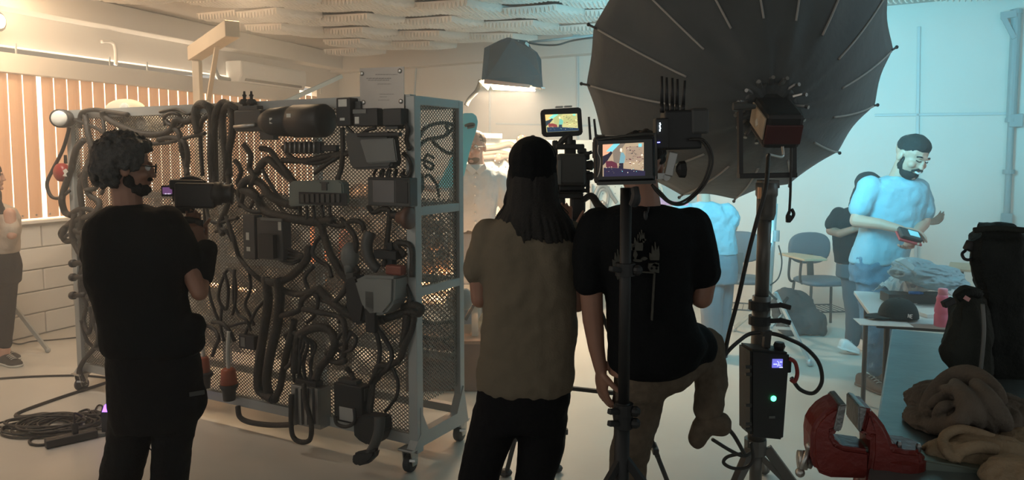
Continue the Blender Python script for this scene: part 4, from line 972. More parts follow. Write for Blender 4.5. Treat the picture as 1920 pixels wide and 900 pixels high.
shoes(pr_, [(V((x1, d+.08, 0)), V((x1-.06, d-.2, 0))), (V((x2, d+.08, 0)), V((x2+.02, d-.2, 0)))], M_shoe_d)

# ---------------------------------------------------------------- woman at left edge
d = 5.8
pr_ = root('person', V((P(4, 400, d).x, d, 0)), 'person in beige top and dark trousers cut off by the left edge', 'person')
hc = P(-22, 330, d); HR = rot_from(V((.8, .5, 0)))
bm = BM(); head(bm, hc, HR, 1.0); caps(bm, [P(-20, 350, d), P(-16, 380, d)], [.05, .055])
chain(bm, [(18, 400, d-.1, .042), (22, 440, d-.12, .038), (-10, 450, d+.15, .03), (-30, 445, d+.25, .024)]); hand(bm, P(-30, 445, d+.25), (-1, .2, 0), (0, 0, 1), .95, 30, 1)
chain(bm, [(4, 480, d, .08), (10, 560, d, .05), (9, 640, d, .042), (8, 665, d, .04)]); chain(bm, [(-12, 480, d+.05, .08), (-16, 560, d+.07, .05), (-18, 640, d+.1, .042), (-20, 665, d+.1, .04)])
rings_loft(bm, [(-15, 385, d, .10, .08), (-10, 430, d, .14, .09), (-8, 480, d, .13, .10)])
organic('body', bm, M_skin, pr_, .007, 2)
bm = BM(); ell(bm, hc+V((0, 0, .03)), (.09, .10, .10)); 
for k in range(22): tube(bm, [hc+V((random.uniform(-.08, .09), random.uniform(-.08, .02), .02)), P(-14+random.uniform(-14, 16), 362, d-.06), P(-6+random.uniform(-14, 14), 390, d-.10), P(0+random.uniform(-12, 10), 402, d-.12)], .013, 6, 3, taper=lambda t: 1-.6*t)
organic('hair', bm, M_hairb, pr_, .008, 1)
bm = BM(); rings_loft(bm, [(-14, 380, d, .07, .07), (-10, 392, d, .15, .10), (-8, 410, d, .18, .12), (-6, 450, d, .165, .125), (-5, 474, d, .16, .12)]); chain(bm, [(14, 404, d-.06, .068), (22, 430, d-.1, .064), (14, 458, d-.06, .06)])
organic('top', bm, mat('beige_top', (.42, .36, .30), .9, bump=.2, bscale=80), pr_, .012, 3, .02, .1)
bm = BM(); rings_loft(bm, [(-5, 466, d, .145, .11), (-2, 500, d, .16, .13), (-2, 530, d, .155, .12)]); chain(bm, [(8, 520, d, .10), (10, 580, d, .072), (9, 645, d, .05)]); chain(bm, [(-14, 520, d+.05, .10), (-16, 580, d+.08, .072), (-18, 645, d+.1, .05)])
organic('trousers', bm, M_jean_b, pr_, .012, 3, .008, .1)
shoes(pr_, [(V((P(2, 600, d).x, d, 0)), V((P(48, 600, d).x, d-.1, 0))), (V((P(-24, 600, d).x, d+.12, 0)), V((P(16, 600, d).x, d+.1, 0)))], M_shoe_d, M_label)

# ---------------------------------------------------------------- person in light blue tee behind umbrella
d = 5.9
pr_ = root('person', V((P(1340, 400, d).x, d, 0)), 'person in light blue tee and grey trousers, head hidden behind the umbrella', 'person')
hc = P(1318, 330, d); HR = rot_from(V((-.6, .7, -.1)))
bm = BM(); head(bm, hc, HR, 1.0); caps(bm, [P(1318, 350, d), P(1320, 385, d)], [.05, .055])
chain(bm, [(1360, 400, d, .044), (1374, 425, d, .040), (1366, 440, d+.15, .034), (1340, 436, d+.3, .026)]); chain(bm, [(1280, 400, d, .044), (1256, 410, d-.02, .04), (1240, 390, d-.12, .032), (1236, 378, d-.18, .026)])
hand(bm, P(1340, 436, d+.3), (-1, .2, 0), (0, 0, 1), .95, 30, 1); hand(bm, P(1236, 378, d-.18), (-.2, -.2, 1), (-.4, .8, 0), .95, 40, 1)
rings_loft(bm, [(1320, 390, d, .10, .08), (1326, 430, d, .15, .10), (1336, 490, d, .13, .10)])
organic('body', bm, M_skin, pr_, .007, 2)
bm = BM(); ell(bm, hc+HR @ V((0, -.02, .03)), (.09, .11, .10), HR); organic('hair', bm, M_hairb, pr_, .009, 1, .01, .04)
bm = BM(); rings_loft(bm, [(1320, 378, d, .07, .07), (1320, 388, d, .16, .10), (1322, 402, d, .21, .12), (1332, 430, d, .19, .13), (1342, 455, d, .165, .13), (1344, 476, d, .165, .13)]); chain(bm, [(1362, 396, d, .072), (1372, 412, d, .07)]); chain(bm, [(1282, 394, d, .075), (1264, 402, d, .07), (1252, 402, d-.03, .062)])
organic('tee_shirt', bm, M_tee_c, pr_, .010, 2, .034, .07)
bm = BM(); rings_loft(bm, [(1344, 468, d, .15, .12), (1342, 500, d, .17, .14), (1342, 530, d, .165, .13)]); chain(bm, [(1334, 530, d, .105), (1334, 600, d, .085), (1340, 680, d, .065)]); chain(bm, [(1354, 525, d+.1, .10), (1352, 600, d+.12, .08), (1350, 675, d+.1, .06)])
organic('trousers', bm, mat('grey_trousers', (.16, .19, .22), .9), pr_, .012, 3, .012, .1)
x1 = P(1340, 600, d).x; shoes(pr_, [(V((x1, d-.05, 0)), V((x1-.1, d+.2, 0))), (V((x1+.1, d+.1, 0)), V((x1+.02, d+.33, 0)))], M_shoe_d)
bm = BM(); extr(bm, [P(x, y, d-.26) for x, y in ((1229, 366), (1246, 374), (1268, 378), (1292, 381), (1290, 386), (1230, 384))], (0, .02, 0)); bevel_all(bm, .004)
tag(obj('pink_folder', bm, mat('pink_card', (.85, .22, .28), .5)), 'bright pink folder held up just under the umbrella rim', 'folder')

# ---------------------------------------------------------------- smiling man in blue tee, right
d = 5.25
pr_ = root('person', V((P(1640, 400, d).x, d, 0)), 'smiling bearded man in light blue tee and jeans looking down', 'person')
hc = P(1709, 291, d-.08); HR = rot_from(V((.25, -.85, -.45)), roll=-.12)
bm = BM(); head(bm, hc, HR, 1.22); caps(bm, [P(1698, 305, d-.04), P(1686, 336, d)], [.065, .072])
w = lambda p: pxw(p, d)
rings_loft(bm, [(1684, 340, d, .13, .09), (1680, 400, d, .17, .11), (1650, 490, d, .15, .11), (1645, 520, d, .15, .11)])
chain(bm, [(1630, 356, d, .046), (1612, 395, d-.04, .048), (1606, 414, d-.06, .046), (1650, 420, d-.20, .038), (1688, 430, d-.28, .029)])
chain(bm, [(1728, 368, d-.02, .052), (1733, 405, d-.02, .046), (1731, 420, d-.05, .042), (1722, 432, d-.18, .034), (1714, 441, d-.26, .028)])
hand(bm, P(1688, 430, d-.28), (1, -.1, -.15), (0, -.3, -1), 1.15, 28, -1); hand(bm, P(1714, 443, d-.26), (-.5, -.3, -.6), (-.3, -.2, .8), 1.1, 40, 1)
organic('body', bm, M_skin, pr_, .006, 2)
bm = BM(); E = hc+HR @ V((0, -.02, .05)); ell(bm, E, (.098, .112, .085), HR); ell(bm, E+HR @ V((0, .02, .03)), (.088, .100, .072), HR); organic('hair', bm, M_hairb, pr_, .008, 1, .006, .03)
bm = BM(); ell(bm, hc+HR @ V((0, .052, -.110)), (.066, .066, .046), HR); ell(bm, hc+HR @ V((0, .012, -.078)), (.082, .050, .042), HR)
for g in (-1, 1): ell(bm, hc+HR @ V((.074*g, .018, -.055)), (.010, .018, .052), HR)
tube(bm, [hc+HR @ V((-.045, .10, -.075)), hc+HR @ V((-.02, .118, -.055)), hc+HR @ V((.02, .118, -.055)), hc+HR @ V((.045, .10, -.075))], .009, 8, 4)
organic('beard', bm, M_hairb, pr_, .006, 1)
bm = BM(); tube(bm, [hc+HR @ V((-.024, .112, -.070)), hc+HR @ V((0, .124, -.078)), hc+HR @ V((.024, .112, -.070))], .007, 8, 4); obj('teeth', bm, M_white, pr_, smooth=True)
for g in (-1, 1):
    bm = BM(); tube(bm, [hc+HR @ V((.018*g, .110, .030)), hc+HR @ V((.038*g, .110, .036)), hc+HR @ V((.058*g, .094, .028))], .006, 6, 3); obj('eyebrow', bm, M_hairb, pr_)
for g in (-1, 1):
    bm = BM(); tube(bm, [hc+HR @ V((.020*g, .112, .006)), hc+HR @ V((.036*g, .113, .001)), hc+HR @ V((.053*g, .100, .005))], .0035, 6, 3); obj('lowered_eyelash', bm, M_hairb, pr_)
bm = BM()
rings_loft(bm, [(1686, 330, d, .078, .075, -6), (1684, 338, d, .15, .10, -6), (1681, 350, d, .205, .12, -6), (1679, 375, d, .215, .13, -6), (1672, 410, d, .20, .135, -6), (1662, 445, d, .19, .135, -6), (1648, 480, d, .19, .14, -6), (1643, 494, d, .185, .135, -6)])
chain(bm, [(1632, 352, d, .086), (1621, 374, d-.02, .082), (1613, 390, d-.04, .076)]); chain(bm, [(1722, 356, d, .078), (1731, 380, d-.02, .075), (1733, 397, d-.02, .07)])
organic('tee_shirt', bm, M_tee_c, pr_, .010, 3, .024, .09)
bm = BM()
rings_loft(bm, [(1645, 478, d, .17, .12), (1644, 500, d, .18, .135), (1642, 530, d, .175, .13)])
chain(bm, [(1632, 530, d-.02, .10), (1636, 600, d-.06, .078), (1640, 660, d-.08, .066), (1640, 690, d-.08, .062)]); chain(bm, [(1660, 525, d+.06, .10), (1660, 600, d+.10, .078), (1650, 680, d+.14, .064)])
organic('jeans', bm, M_jeans, pr_, .010, 2, .032, .07)
x1 = P(1636, 600, d-.1).x; shoes(pr_, [(V((x1-.03, d+.02, 0)), V((x1+.06, d-.26, 0))), (V((P(1652, 600, d+.15).x, d+.16, 0)), V((P(1652, 600, d+.15).x+.07, d-.10, 0)))], M_shoe_n, h=.09)
# device in his hands
r = root('handheld_meter', P(1712, 452, d-.36), 'dark handheld device with bright cyan screen and red case edge', 'handheld device')
bm = BM(); X = V((.96, .1, -.25)).normalized(); Y = V((0, .75, .6)).normalized(); Y = (Y-X*Y.dot(X)).normalized(); c = P(1706, 440, d-.36)
box(bm, c, (.15, .09, .03), X, Y, X.cross(Y), .008); obj('case', bm, M_dark, r)
bm = BM(); box(bm, c+X*.02+X.cross(Y)*.017, (.07, .05, .004), X, Y, X.cross(Y)); obj('screen', bm, MS('cyan_screen', (.15, .45, .52), .5), r)
bm = BM(); box(bm, c-X.cross(Y)*.022-Y*.015, (.165, .085, .014), X, Y, X.cross(Y), .004); obj('red_edge', bm, mat('bright_red', (.45, .06, .06), .5), r)

# ---------------------------------------------------------------- woman in black tee behind him
d = 6.1
pr_ = root('person', V((P(1600, 400, d).x, d, 0)), 'dark-haired person in black tee and white sneakers behind the smiling man', 'person')
hc = P(1630, 352, d); HR = rot_from(V((.7, -.4, -.3)))
bm = BM(); head(bm, hc, HR, 1.02); caps(bm, [P(1624, 365, d), P(1612, 392, d)], [.05, .055])
chain(bm, [(1570, 410, d, .044), (1558, 432, d, .04), (1575, 438, d-.12, .034), (1600, 430, d-.2, .028)]); chain(bm, [(1640, 410, d+.05, .044), (1680, 425, d+.02, .04), (1715, 420, d-.02, .034), (1734, 416, d-.04, .028)])
hand(bm, P(1734, 416, d-.04), (1, -.1, .1), (0, -.4, .6), 1.1, 50, 1); hand(bm, P(1600, 430, d-.2), (1, 0, 0), (0, 0, 1), 1, 30, 1)
chain(bm, [(1602, 495, d, .08), (1603, 580, d, .055), (1598, 632, d, .042), (1592, 652, d, .038)]); rings_loft(bm, [(1605, 395, d, .11, .08), (1598, 440, d, .14, .10), (1600, 495, d, .13, .10)])
organic('body', bm, M_skin2, pr_, .007, 2)
bm = BM(); ell(bm, hc+HR @ V((0, -.02, .03)), (.092, .108, .098), HR); random.seed(5)
for k in range(40): a = random.uniform(-16, 16); tube(bm, [hc+V((a*.004, .03, .04)), P(1618+a, 356, d+.02), P(1608+a*.9, 378, d), P(1603+a*.7, 394+random.uniform(-8, 4), d-.02)], .014, 6, 3, taper=lambda t: 1-.6*t)
organic('hair', bm, M_hairb, pr_, .008, 1, .008, .03)
bm = BM(); rings_loft(bm, [(1610, 388, d, .08, .07), (1605, 398, d, .16, .10), (1601, 415, d, .185, .12), (1600, 445, d, .165, .12), (1604, 480, d, .165, .12), (1604, 494, d, .16, .12)]); chain(bm, [(1572, 404, d, .07), (1562, 420, d, .066)]); chain(bm, [(1636, 404, d, .07), (1656, 418, d+.02, .062)])
organic('tee_shirt', bm, M_tee_b, pr_, .012, 3, .016, .1)
bm = BM(); rings_loft(bm, [(1606, 484, d, .15, .12), (1606, 520, d, .16, .13)]); chain(bm, [(1600, 520, d, .10), (1604, 590, d-.02, .078), (1598, 640, d, .058)]); chain(bm, [(1620, 520, d+.1, .095), (1622, 600, d+.14, .07), (1626, 640, d+.16, .055)])
organic('trousers', bm, mat('slate_trousers', (.06, .075, .09), .9), pr_, .012, 3, .01, .1)
a = P(1576, 640, d-.05); b = P(1608, 668, d-.02); b.z = .005; a.z = .10
shoes(pr_, [(a-V((.01, 0, .045)), b)], M_shoe_w, h=.085)
x1 = P(1626, 640, d).x; shoes(pr_, [(V((x1, d+.2, 0)), V((x1+.1, d-.03, 0)))], M_shoe_w, h=.08)
# ================================================================ UMBRELLA SOFTBOX AND ITS STAND
SX, SY = frame(UA); SY = SX.cross(UA)*-1
SY = V((0, 0, 1)); SY = (SY-UA*SY.dot(UA)).normalized(); SX = UA.cross(SY).normalized()
RR = .80; DEP = (UC-UH).length; NR = 16
def cano(t, k, rr=1.0, push=0.0, A0=.12):
    """point on canopy: t 0 hub .. 1 rim, k rib angle index"""
    a = 2*pi*(k/NR)+A0; r = (.075+(RR-.075)*t)*rr; h = DEP*(t**1.55)-.03
    return UH+UA*(h+push)+(SX*math.cos(a)+SY*math.sin(a))*r
r = root('umbrella_softbox', UH, 'huge round black sixteen-rib umbrella softbox seen from behind', 'softbox')
M_can = mat('black_canopy_fabric', (.050, .058, .060), .75, bump=.35, bscale=18, var=.25, scale=5, sheen=.2)  # slight teal in the colour stands for cyan light coming through
M_lin = mat('silver_lining', (.6, .62, .62), .35, .6, var=.05)
def canopy(shift):
    bm = BM(); nt = 12; ns = 8; g = []
    for i in range(nt+1):
        row = []
        for j in range(NR*ns):
            k = j/ns; f = k-int(k); s_ = 1-.028*math.sin(pi*f)*(.4+.6*(i/nt)); 
            fold = .012*math.sin(pi*f)**2*math.sin(9*i/nt+int(k)*2.1)
            row.append(bm.verts.new(cano(i/nt, k, s_, shift+fold+.02*math.sin(pi*f)*(i/nt))))
        g.append(row)
    n = NR*ns
    for i in range(nt):
        for j in range(n): bm.faces.new((g[i][j], g[i][(j+1) % n], g[i+1][(j+1) % n], g[i+1][j]))
    return bm
o = obj('canopy', canopy(0), M_can, r, smooth=True); s = o.modifiers.new('thick', 'SOLIDIFY'); s.thickness = .004; s.offset = -1
o = obj('silver_lining', canopy(.012), M_lin, r, smooth=True)
M_seam = mat('seam_tape', (.30, .29, .27), .6, var=.1)
for k in range(NR):
    bm = BM(); pts = [cano(t, k, 1.004, -.006) for t in (.42, .55, .7, .85, .97)]; tube(bm, pts, .0055, 6, 4)
    f = obj('rib', bm, M_seam, r, smooth=True)
    bm = BM(); a = cano(.985, k, 1.0, -.005); b = cano(1.03, k, 1.01, -.01); cone(bm, a, b, .006, .006, 8); ell(bm, b, (.010, .010, .010), n=8, m=6); obj('rib_tip', bm, M_black, f)
bm = BM(); X_ = SX; lathe(bm, UH-UA*.02, UA, [(0, .10), (0, .125), (.03, .13), (.045, .10)], 28); obj('speed_ring', bm, M_dark, r, smooth=True)
for k in range(NR):
    a = 2*pi*k/NR+.12; d_ = SX*math.cos(a)+SY*math.sin(a); bm = BM()
    boxp(bm, UH+d_*.115-UA*.02, UH+d_*.155-UA*.04, .022, .012, bev=.002); cone(bm, UH+d_*.15-UA*.04, UH+d_*.165-UA*.06, .006, .009, 8); obj('ring_latch', bm, M_alu, r)
# faint lettering on the canopy panel
c = cano(.80, 8.52, .99, -.012); cN = (cano(.85, 8.5)-cano(.75, 8.5)).normalized()
TX = (P(1205, 214, 4)-P(1155, 212, 4)).normalized(); 
bm = BM(); random.seed(2)
from mathutils.bvhtree import BVHTree
cbm = canopy(0); bvh = BVHTree.FromBMesh(cbm)
def pc(x, y):
    rr_ = ray(x, y).normalized(); h_ = bvh.ray_cast(V((0, 0, CZ)), rr_)[0]
    return h_-rr_*.006
for (x, y, w_, h_) in ((1157, 209, 9, 2), (1161, 211, 5, 6), (1172, 208, 9, 9), (1183, 207.5, 6, 9), (1190, 208, 5, 9), (1196, 209, 4, 8), (1201, 209, 2.5, 9)):
    extr(bm, [pc(x, y), pc(x, y+h_), pc(x+w_, y+h_+.5), pc(x+w_, y+.5)], UA*.002)
obj('faded_lettering', bm, mat('faded_grey_print', (.13, .125, .11), .8, var=.3, scale=90), r)
# front diffuser
bm = BM(); lathe(bm, UC+UA*.015, UA, [(0, RR*.91), (.004, RR*.91)], 32)
# lamp head
LX = V((1, 0, 0)); lh = root('studio_lamp', UH-UA*.20+V((0, 0, -.2)), 'dark studio lamp head with dull red rear panel at the umbrella hub', 'studio lamp')
c = UH-UA*.14+V((0, 0, -.02)); bm = BM(); Zc = SY; box(bm, c, (.165, .22, .165), LX, UA, Zc, .02); obj('housing', bm, M_black, lh)
bm = BM(); box(bm, UH-UA*.255+Zc*-.03, (.160, .015, .09), LX, UA, Zc, .004); obj('rear_panel', bm, mat('dull_red_panel', (.06, .014, .014), .5), lh)
bm = BM(); box(bm, c-LX*.086+Zc*.01, (.008, .20, .10), LX, UA, Zc, .002); obj('side_plate', bm, mat('tan_plate', (.42, .34, .24), .5), lh)
bm = BM(); box(bm, c-LX*.091+Zc*.0, (.003, .03, .03), LX, (UA+Zc).normalized(), (Zc-UA).normalized()); obj('diamond_mark', bm, M_label, lh)
yk = []; 
a = P(1387, 200, 3.36); b = P(1388, 330, 3.36); b2 = P(1488, 328, 3.36); a2 = P(1487, 210, 3.36)
bm = BM(); boxp(bm, a, b, .018, .03); boxp(bm, b-V((.009, 0, 0)), b2+V((.009, 0, 0)), .05, .022, bev=.003); boxp(bm, a2, b2, .018, .03); obj('yoke', bm, M_black, lh)
for q, g_ in ((a, 1), (a2, -1)): bm = BM(); lathe(bm, q-V((.03*g_, 0, 0)), (g_, 0, 0), [(0, .018), (.02, .022), (.1, .01)], 12); obj('tilt_knob', bm, M_dark, lh)
bm = BM(); tube(bm, [UH-UA*.27+Zc*-.08, UH-UA*.29+Zc*-.12, P(1441, 290, 3.2), P(1440, 300, 3.2)], .006, 8); obj('pull_lever', bm, M_steel, lh)
# stand
st = root('heavy_light_stand', V((P(1415, 600, 3.3).x, 3.3, 0)), 'heavy dark light stand carrying the umbrella and battery box', 'light stand')
SXp = lambda y: P(1420+(600-y)*.035, y, 3.32)
M_std = mat('worn_stand_metal', (.13, .125, .115), .45, .6, var=.2)
bm = BM(); box(bm, P(1440, 345, 3.34), (.08, .08, .035), bev=.004); lathe(bm, P(1436, 412, 3.32), (0, 0, 1), [(0, .034), (.03, .042), (.10, .042), (.11, .048), (.165, .048)], 16); obj('receiver', bm, M_std, st, smooth=True)
bm = BM(); box(bm, P(1424, 362, 3.28), (.012, .02, .05)); obj('orange_tag', bm, mat('amber_tag', (.75, .38, .18), .5), st)
x0 = P(1432, 410, 3.32).x; x1 = P(1424, 600, 3.32).x; xb = P(1416, 800, 3.32).x
bm = BM(); cone(bm, P(1434, 405, 3.32), P(1428, 560, 3.32), .030, .030, 18); cone(bm, P(1428, 555, 3.32), P(1418, 845, 3.32), .040, .040, 18); pb_ = P(1418, 840, 3.32)
cone(bm, pb_, V((pb_.x, pb_.y, .12)), .028, .028, 14); obj('pole', bm, M_std, st, smooth=True)
for y in (572, 600):
    bm = BM(); c = P(1424, y, 3.32); lathe(bm, c-V((0, 0, .02)), (0, 0, 1), [(0, .048), (.04, .048)], 16)
    boxp(bm, c+V((.03, -.02, 0)), c+V((.085, -.05, .01)), .02, .02, bev=.003); boxp(bm, c+V((.07, -.045, .012)), c+V((.12, -.06, .0)), .014, .022, bev=.004); obj('clamp', bm, M_black, st)
hub = P(1416, 838, 3.32); bm = BM(); lathe(bm, hub-V((0, 0, .03)), (0, 0, 1), [(0, .05), (.07, .05)], 12); obj('leg_collar', bm, M_std, st)
for x, y, e in ((1340, 985, 3.1), (1530, 960, 3.25), (1430, 985, 3.75)):
    f = P(x, y, e); f.z = .03; bm = BM(); o_ = (f-hub); o_.z = 0; o_ = o_.normalized()*.05
    boxp(bm, hub+o_, f, .03, .045, bev=.003); boxp(bm, V((hub.x, hub.y, .28))+o_*.4, hub+(f-hub)*.55, .016, .024); ell(bm, f, (.03, .03, .03), n=10, m=6); obj('leg', bm, M_std, st)
# battery box hanging on the stand
bx = root('battery_box', P(1440, 825, 3.22), 'black battery box with small blue display and green light on the stand', 'battery box')
BX = V((.985, .12, -.03)).normalized(); BY = V((-.12, .99, 0)).normalized(); BZ = BX.cross(BY)
def BPt(x, y): return Ppl(x, y, P(1445, 740, 3.16), BY)
a, b, c, d_ = BPt(1408, 655), BPt(1408, 820), BPt(1470, 826), BPt(1482, 662)
bm = BM(); extr(bm, [a, b, c, d_], BY*.13); bevel_all(bm, .01); obj('housing', bm, M_black, bx)
bm = BM()
for y in (688, 702, 760, 795, 805): 
    p = BPt(1404, y); cone(bm, p+BX*.01, p-BX*.016, .009, .007, 8)
obj('side_studs', bm, M_dark, bx)
bm = BM(); box(bm, BPt(1457, 681)-BY*.003, (.046, .004, .038), BX, BY, BZ); s = obj('display', bm, MS('blue_display', (.10, .10, .42), 1.1), bx)
bm = BM(); q = [BPt(1456+5*math.cos(t)-2, 681+5*math.sin(t))-BY*.007 for t in (-1.2, -.6, 0, .6, 1.2)]; tube(bm, q, .0012, 5, 3); boxp(bm, BPt(1449, 682)-BY*.007, BPt(1456, 682)-BY*.007, .002, .003)
for x, y, w_ in ((1461, 684, 2), (1463, 678, 4), (1463, 688, 6)): boxp(bm, BPt(x-w_/2, y)-BY*.007, BPt(x+w_/2, y)-BY*.007, .002, .003)
obj('display_marks', bm, MS('display_white', (.55, .6, .95), 1.0), s)
bm = BM(); lathe(bm, BPt(1450, 747)-BY*.001, -BY, [(0, .012), (.003, .012), (.004, .005)], 14); obj('power_light', bm, MS('green_led', (.05, 1, .35), 5), bx)
bm = BM(); box(bm, BPt(1447, 782)-BY*.002, (.028, .003, .010), BX, BY, BZ); obj('badge', bm, M_grey, bx)
bm = BM(); lathe(bm, BPt(1471, 662)+BY*.05, BZ, [(0, .02), (.02, .026), (.035, .02)], 12); obj('knob', bm, M_black, bx); bm = BM(); box(bm, BPt(1484, 690)+BY*.05, (.03, .05, .06), BX, BY, BZ, .006); obj('side_connector', bm, M_black, bx)
bm = BM(); boxp(bm, BPt(1448, 658)+BY*.06, BPt(1451, 628)+BY*.06, .03, .03, bev=.003); boxp(bm, BPt(1440, 632)+BY*.06, BPt(1458, 630)+BY*.06, .02, .02); obj('hanger', bm, M_dark, bx)
bm = BM(); tube(bm, [BPt(1480, 672), BPt(1491, 680), BPt(1495, 700), BPt(1490, 715), BPt(1483, 712)], .009, 8); obj('red_lead', bm, M_red, bx, smooth=True)
def wire(r_, pts, label, name='power_cable', m=None, cat='cable', group=None, k=7):
    bm = BM(); tube(bm, pts, r_, 8, k); return tag(obj(name, bm, m or M_cable, smooth=True), label, cat, group)
wire(.009, [P(1484, 708, 3.2), P(1500, 730, 3.2), P(1525, 737, 3.2), P(1541, 715, 3.2), P(1535, 680, 3.2), P(1510, 652, 3.2), P(1480, 636, 3.2), P(1450, 626, 3.22), P(1410, 625, 3.24), P(1385, 640, 3.2), P(1360, 665, 3.15), P(1343, 700, 3.1), P(1340, 740, 3.05)], 'black cable looping wide right of the battery box and behind the pole')
wire(.009, [P(1441, 290, 3.2), P(1436, 350, 3.1), P(1420, 410, 3.1), P(1402, 480, 3.1), P(1384, 560, 3.1), P(1368, 620, 3.1), P(1352, 690, 3.05), P(1335, 730, 3.0), P(1345, 780, 3.05), P(1375, 815, 3.1), P(1395, 850, 3.15)], 'long black cable falling from the lamp head past the raised knee')
wire(.008, [P(1336, 824, 3.1), P(1370, 845, 3.15), P(1395, 855, 3.2), P(1412, 845, 3.25)], 'short black cable running into the stand collar at the bottom')
wire(.008, [P(1395, 850, 3.2), P(1365, 856, 3.2), P(1357, 868, 3.2), P(1375, 878, 3.2), P(1400, 876, 3.2), P(1412, 860, 3.2), P(1408, 830, 3.2)], 'black cable loop wrapped around the stand legs at the bottom')
wr = root('hanging_plug', P(1481, 415, 3.3), 'black lead with a looped plug dangling beside the umbrella stand', 'cable')
bm = BM(); tube(bm, [P(1484, 240, 3.33), P(1483, 300, 3.32), P(1482, 360, 3.32), P(1480, 398, 3.32)], .006, 8); obj('lead', bm, M_cable, wr, smooth=True)
bm = BM(); tube(bm, [P(1480, 397, 3.32), P(1476, 408, 3.32), P(1480, 414, 3.32), P(1488, 402, 3.32), P(1484, 392, 3.32)], .008, 8); box(bm, P(1478, 410, 3.32), (.02, .02, .035), bev=.004); obj('plug', bm, M_black, wr, smooth=True)
# ================================================================ DIRECTOR'S MONITOR ON ITS STAND
dm = 2.60
ms = root('monitor_stand', V((P(1176, 600, dm).x, dm+.06, 0)), 'slim black stand holding the large field monitor', 'light stand')
xp = P(1176, 600, dm).x; bm = BM(); yy = dm+.06
cone(bm, V((xp, yy, P(0, 352, yy).z)), V((xp, yy, P(0, 760, yy).z)), .021, .021, 16); cone(bm, V((xp-.004, yy, P(0, 755, yy).z)), V((xp-.006, yy, .10)), .028, .028, 16); obj('pole', bm, M_black, ms, smooth=True)
for y in (505, 768, 790):
    bm = BM(); c = V((xp, yy, P(0, y, yy).z)); lathe(bm, c-V((0, 0, .022)), (0, 0, 1), [(0, .036), (.045, .036)], 14); boxp(bm, c+V((-.02, -.02, 0)), c+V((-.06, -.05, .01)), .02, .02, bev=.004); ell(bm, c+V((.04, -.02, .0)), (.02, .02, .02), n=10, m=6); obj('clamp', bm, M_black, ms)
bm = BM(); tube(bm, [P(1190, 352, dm), P(1192, 368, dm-.01), P(1186, 385, dm)], .015, 8); ell(bm, P(1192, 372, dm), (.018, .018, .03), n=10, m=8); obj('tilt_knob', bm, M_black, ms)
for a in (100, 215, 330):
    a = math.radians(a); bm = BM(); d_ = V((math.cos(a), math.sin(a), 0)); boxp(bm, V((xp, yy, .55)), V((xp, yy, .03))+d_*.48, .02, .03, bev=.002); ell(bm, V((xp, yy, .025))+d_*.48, (.025, .025, .025), n=10, m=6); boxp(bm, V((xp, yy, .2)), V((xp, yy, .3))+d_*.24, .012, .02); obj('leg', bm, M_black, ms)
mo = root('field_monitor', P(1176, 345, dm), 'large caged field monitor showing the lit set on its screen', 'monitor')
MX = V((.997, .04, .03)).normalized(); MY = V((-.04, .999, 0)).normalized(); MZ = MX.cross(MY)
def MP(x, y, off=0): return Ppl(x, y, P(1176, 300, dm)-MY*off, MY)
bm = BM(); c = MP(1173, 299)+MY*.025; hw = (MP(1230, 299)-MP(1115, 299)).length; hh = (MP(1173, 254)-MP(1173, 344)).length
box(bm, c, (hw, .04, hh), MX, MY, MZ, .012); obj('cage', bm, M_black, mo)
bm = BM(); box(bm, c-MY*.022, (hw*.92, .02, hh*.88), MX, MY, MZ, .006); obj('bezel', bm, mat('satin_black', (.02, .022, .024), .3), mo)
bm = BM(); tube(bm, [MP(x, y, .012) for x, y in ((1118, 262), (1175, 254), (1222, 251), (1229, 260), (1231, 330))], .004, 6); boxp(bm, MP(1120, 344, .0), MP(1228, 341, .0), .03, .012); obj('cage_rail', bm, M_dark, mo)
def picture(par, f, W_, H_, mats, Yv, amp=1.0):
    """flat coloured regions of the live picture, uv in 0..1 (y down)"""
    sc = bm_ = BM(); k = [0]
    def poly(pts, mi):
        k[0] += 1; extr(sc, [f(u, v)-Yv*(.0003*k[0]) for u, v in pts], -Yv*.0002, mi)
    poly([(0, 0), (0, 1), (1, 1), (1, 0)], 0)
    poly([(0, 0), (0, .36), (.12, .33), (.28, .16), (.34, 0)], 1)
    poly([(.26, .0), (.08, .22), (.26, .24), (.42, 0)], 2)
    poly([(.0, .36), (.0, .66), (.12, .50), (.24, .27), (.20, .22), (.12, .30)], 3)
    poly([(.42, 0), (.24, .22), (.27, .6), (.42, .6), (.44, .2), (.55, 0)], 4)
    poly([(.42, .16), (.42, .24), (.46, .26), (.47, .18), (.45, .13)], 5)
    poly([(.44, .27), (.40, .60), (.52, .60), (.55, .40), (.50, .28)], 6)
    poly([(.40, .60), (.37, .86), (.50, .86), (.50, .60)], 3)
    poly([(.56, .10), (.54, .58), (.96, .56), (.98, .10)], 7)
    random.seed(21)
    for i in range(60):
        u = random.uniform(.56, .95); v = random.uniform(.10, .62); a = random.uniform(.012, .045); b = random.uniform(.01, .03)
        poly([(u, v), (u, v+b), (u+a, v+b), (u+a, v)], random.choice((3, 4, 5, 7, 8)))
    poly([(.05, .52), (.06, .72), (.34, .74), (.32, .60), (.2, .52)], 8)
    poly([(0, .72), (0, 1), (1, 1), (1, .86), (.7, .80), (.3, .74)], 9)
    poly([(.84, .03), (.84, .13), (.92, .13), (.92, .03)], 2)
    for i in range(34):
        u = random.uniform(.04, .95); v = random.uniform(.62, .88); a = random.uniform(.006, .018)
        poly([(u, v), (u, v+a*1.4), (u+a, v+a*1.4), (u+a, v)], random.choice((5, 2, 8, 4)))
    bmesh.ops.recalc_face_normals(sc, faces=sc.faces)
    return obj('live_picture', sc, mats, par)
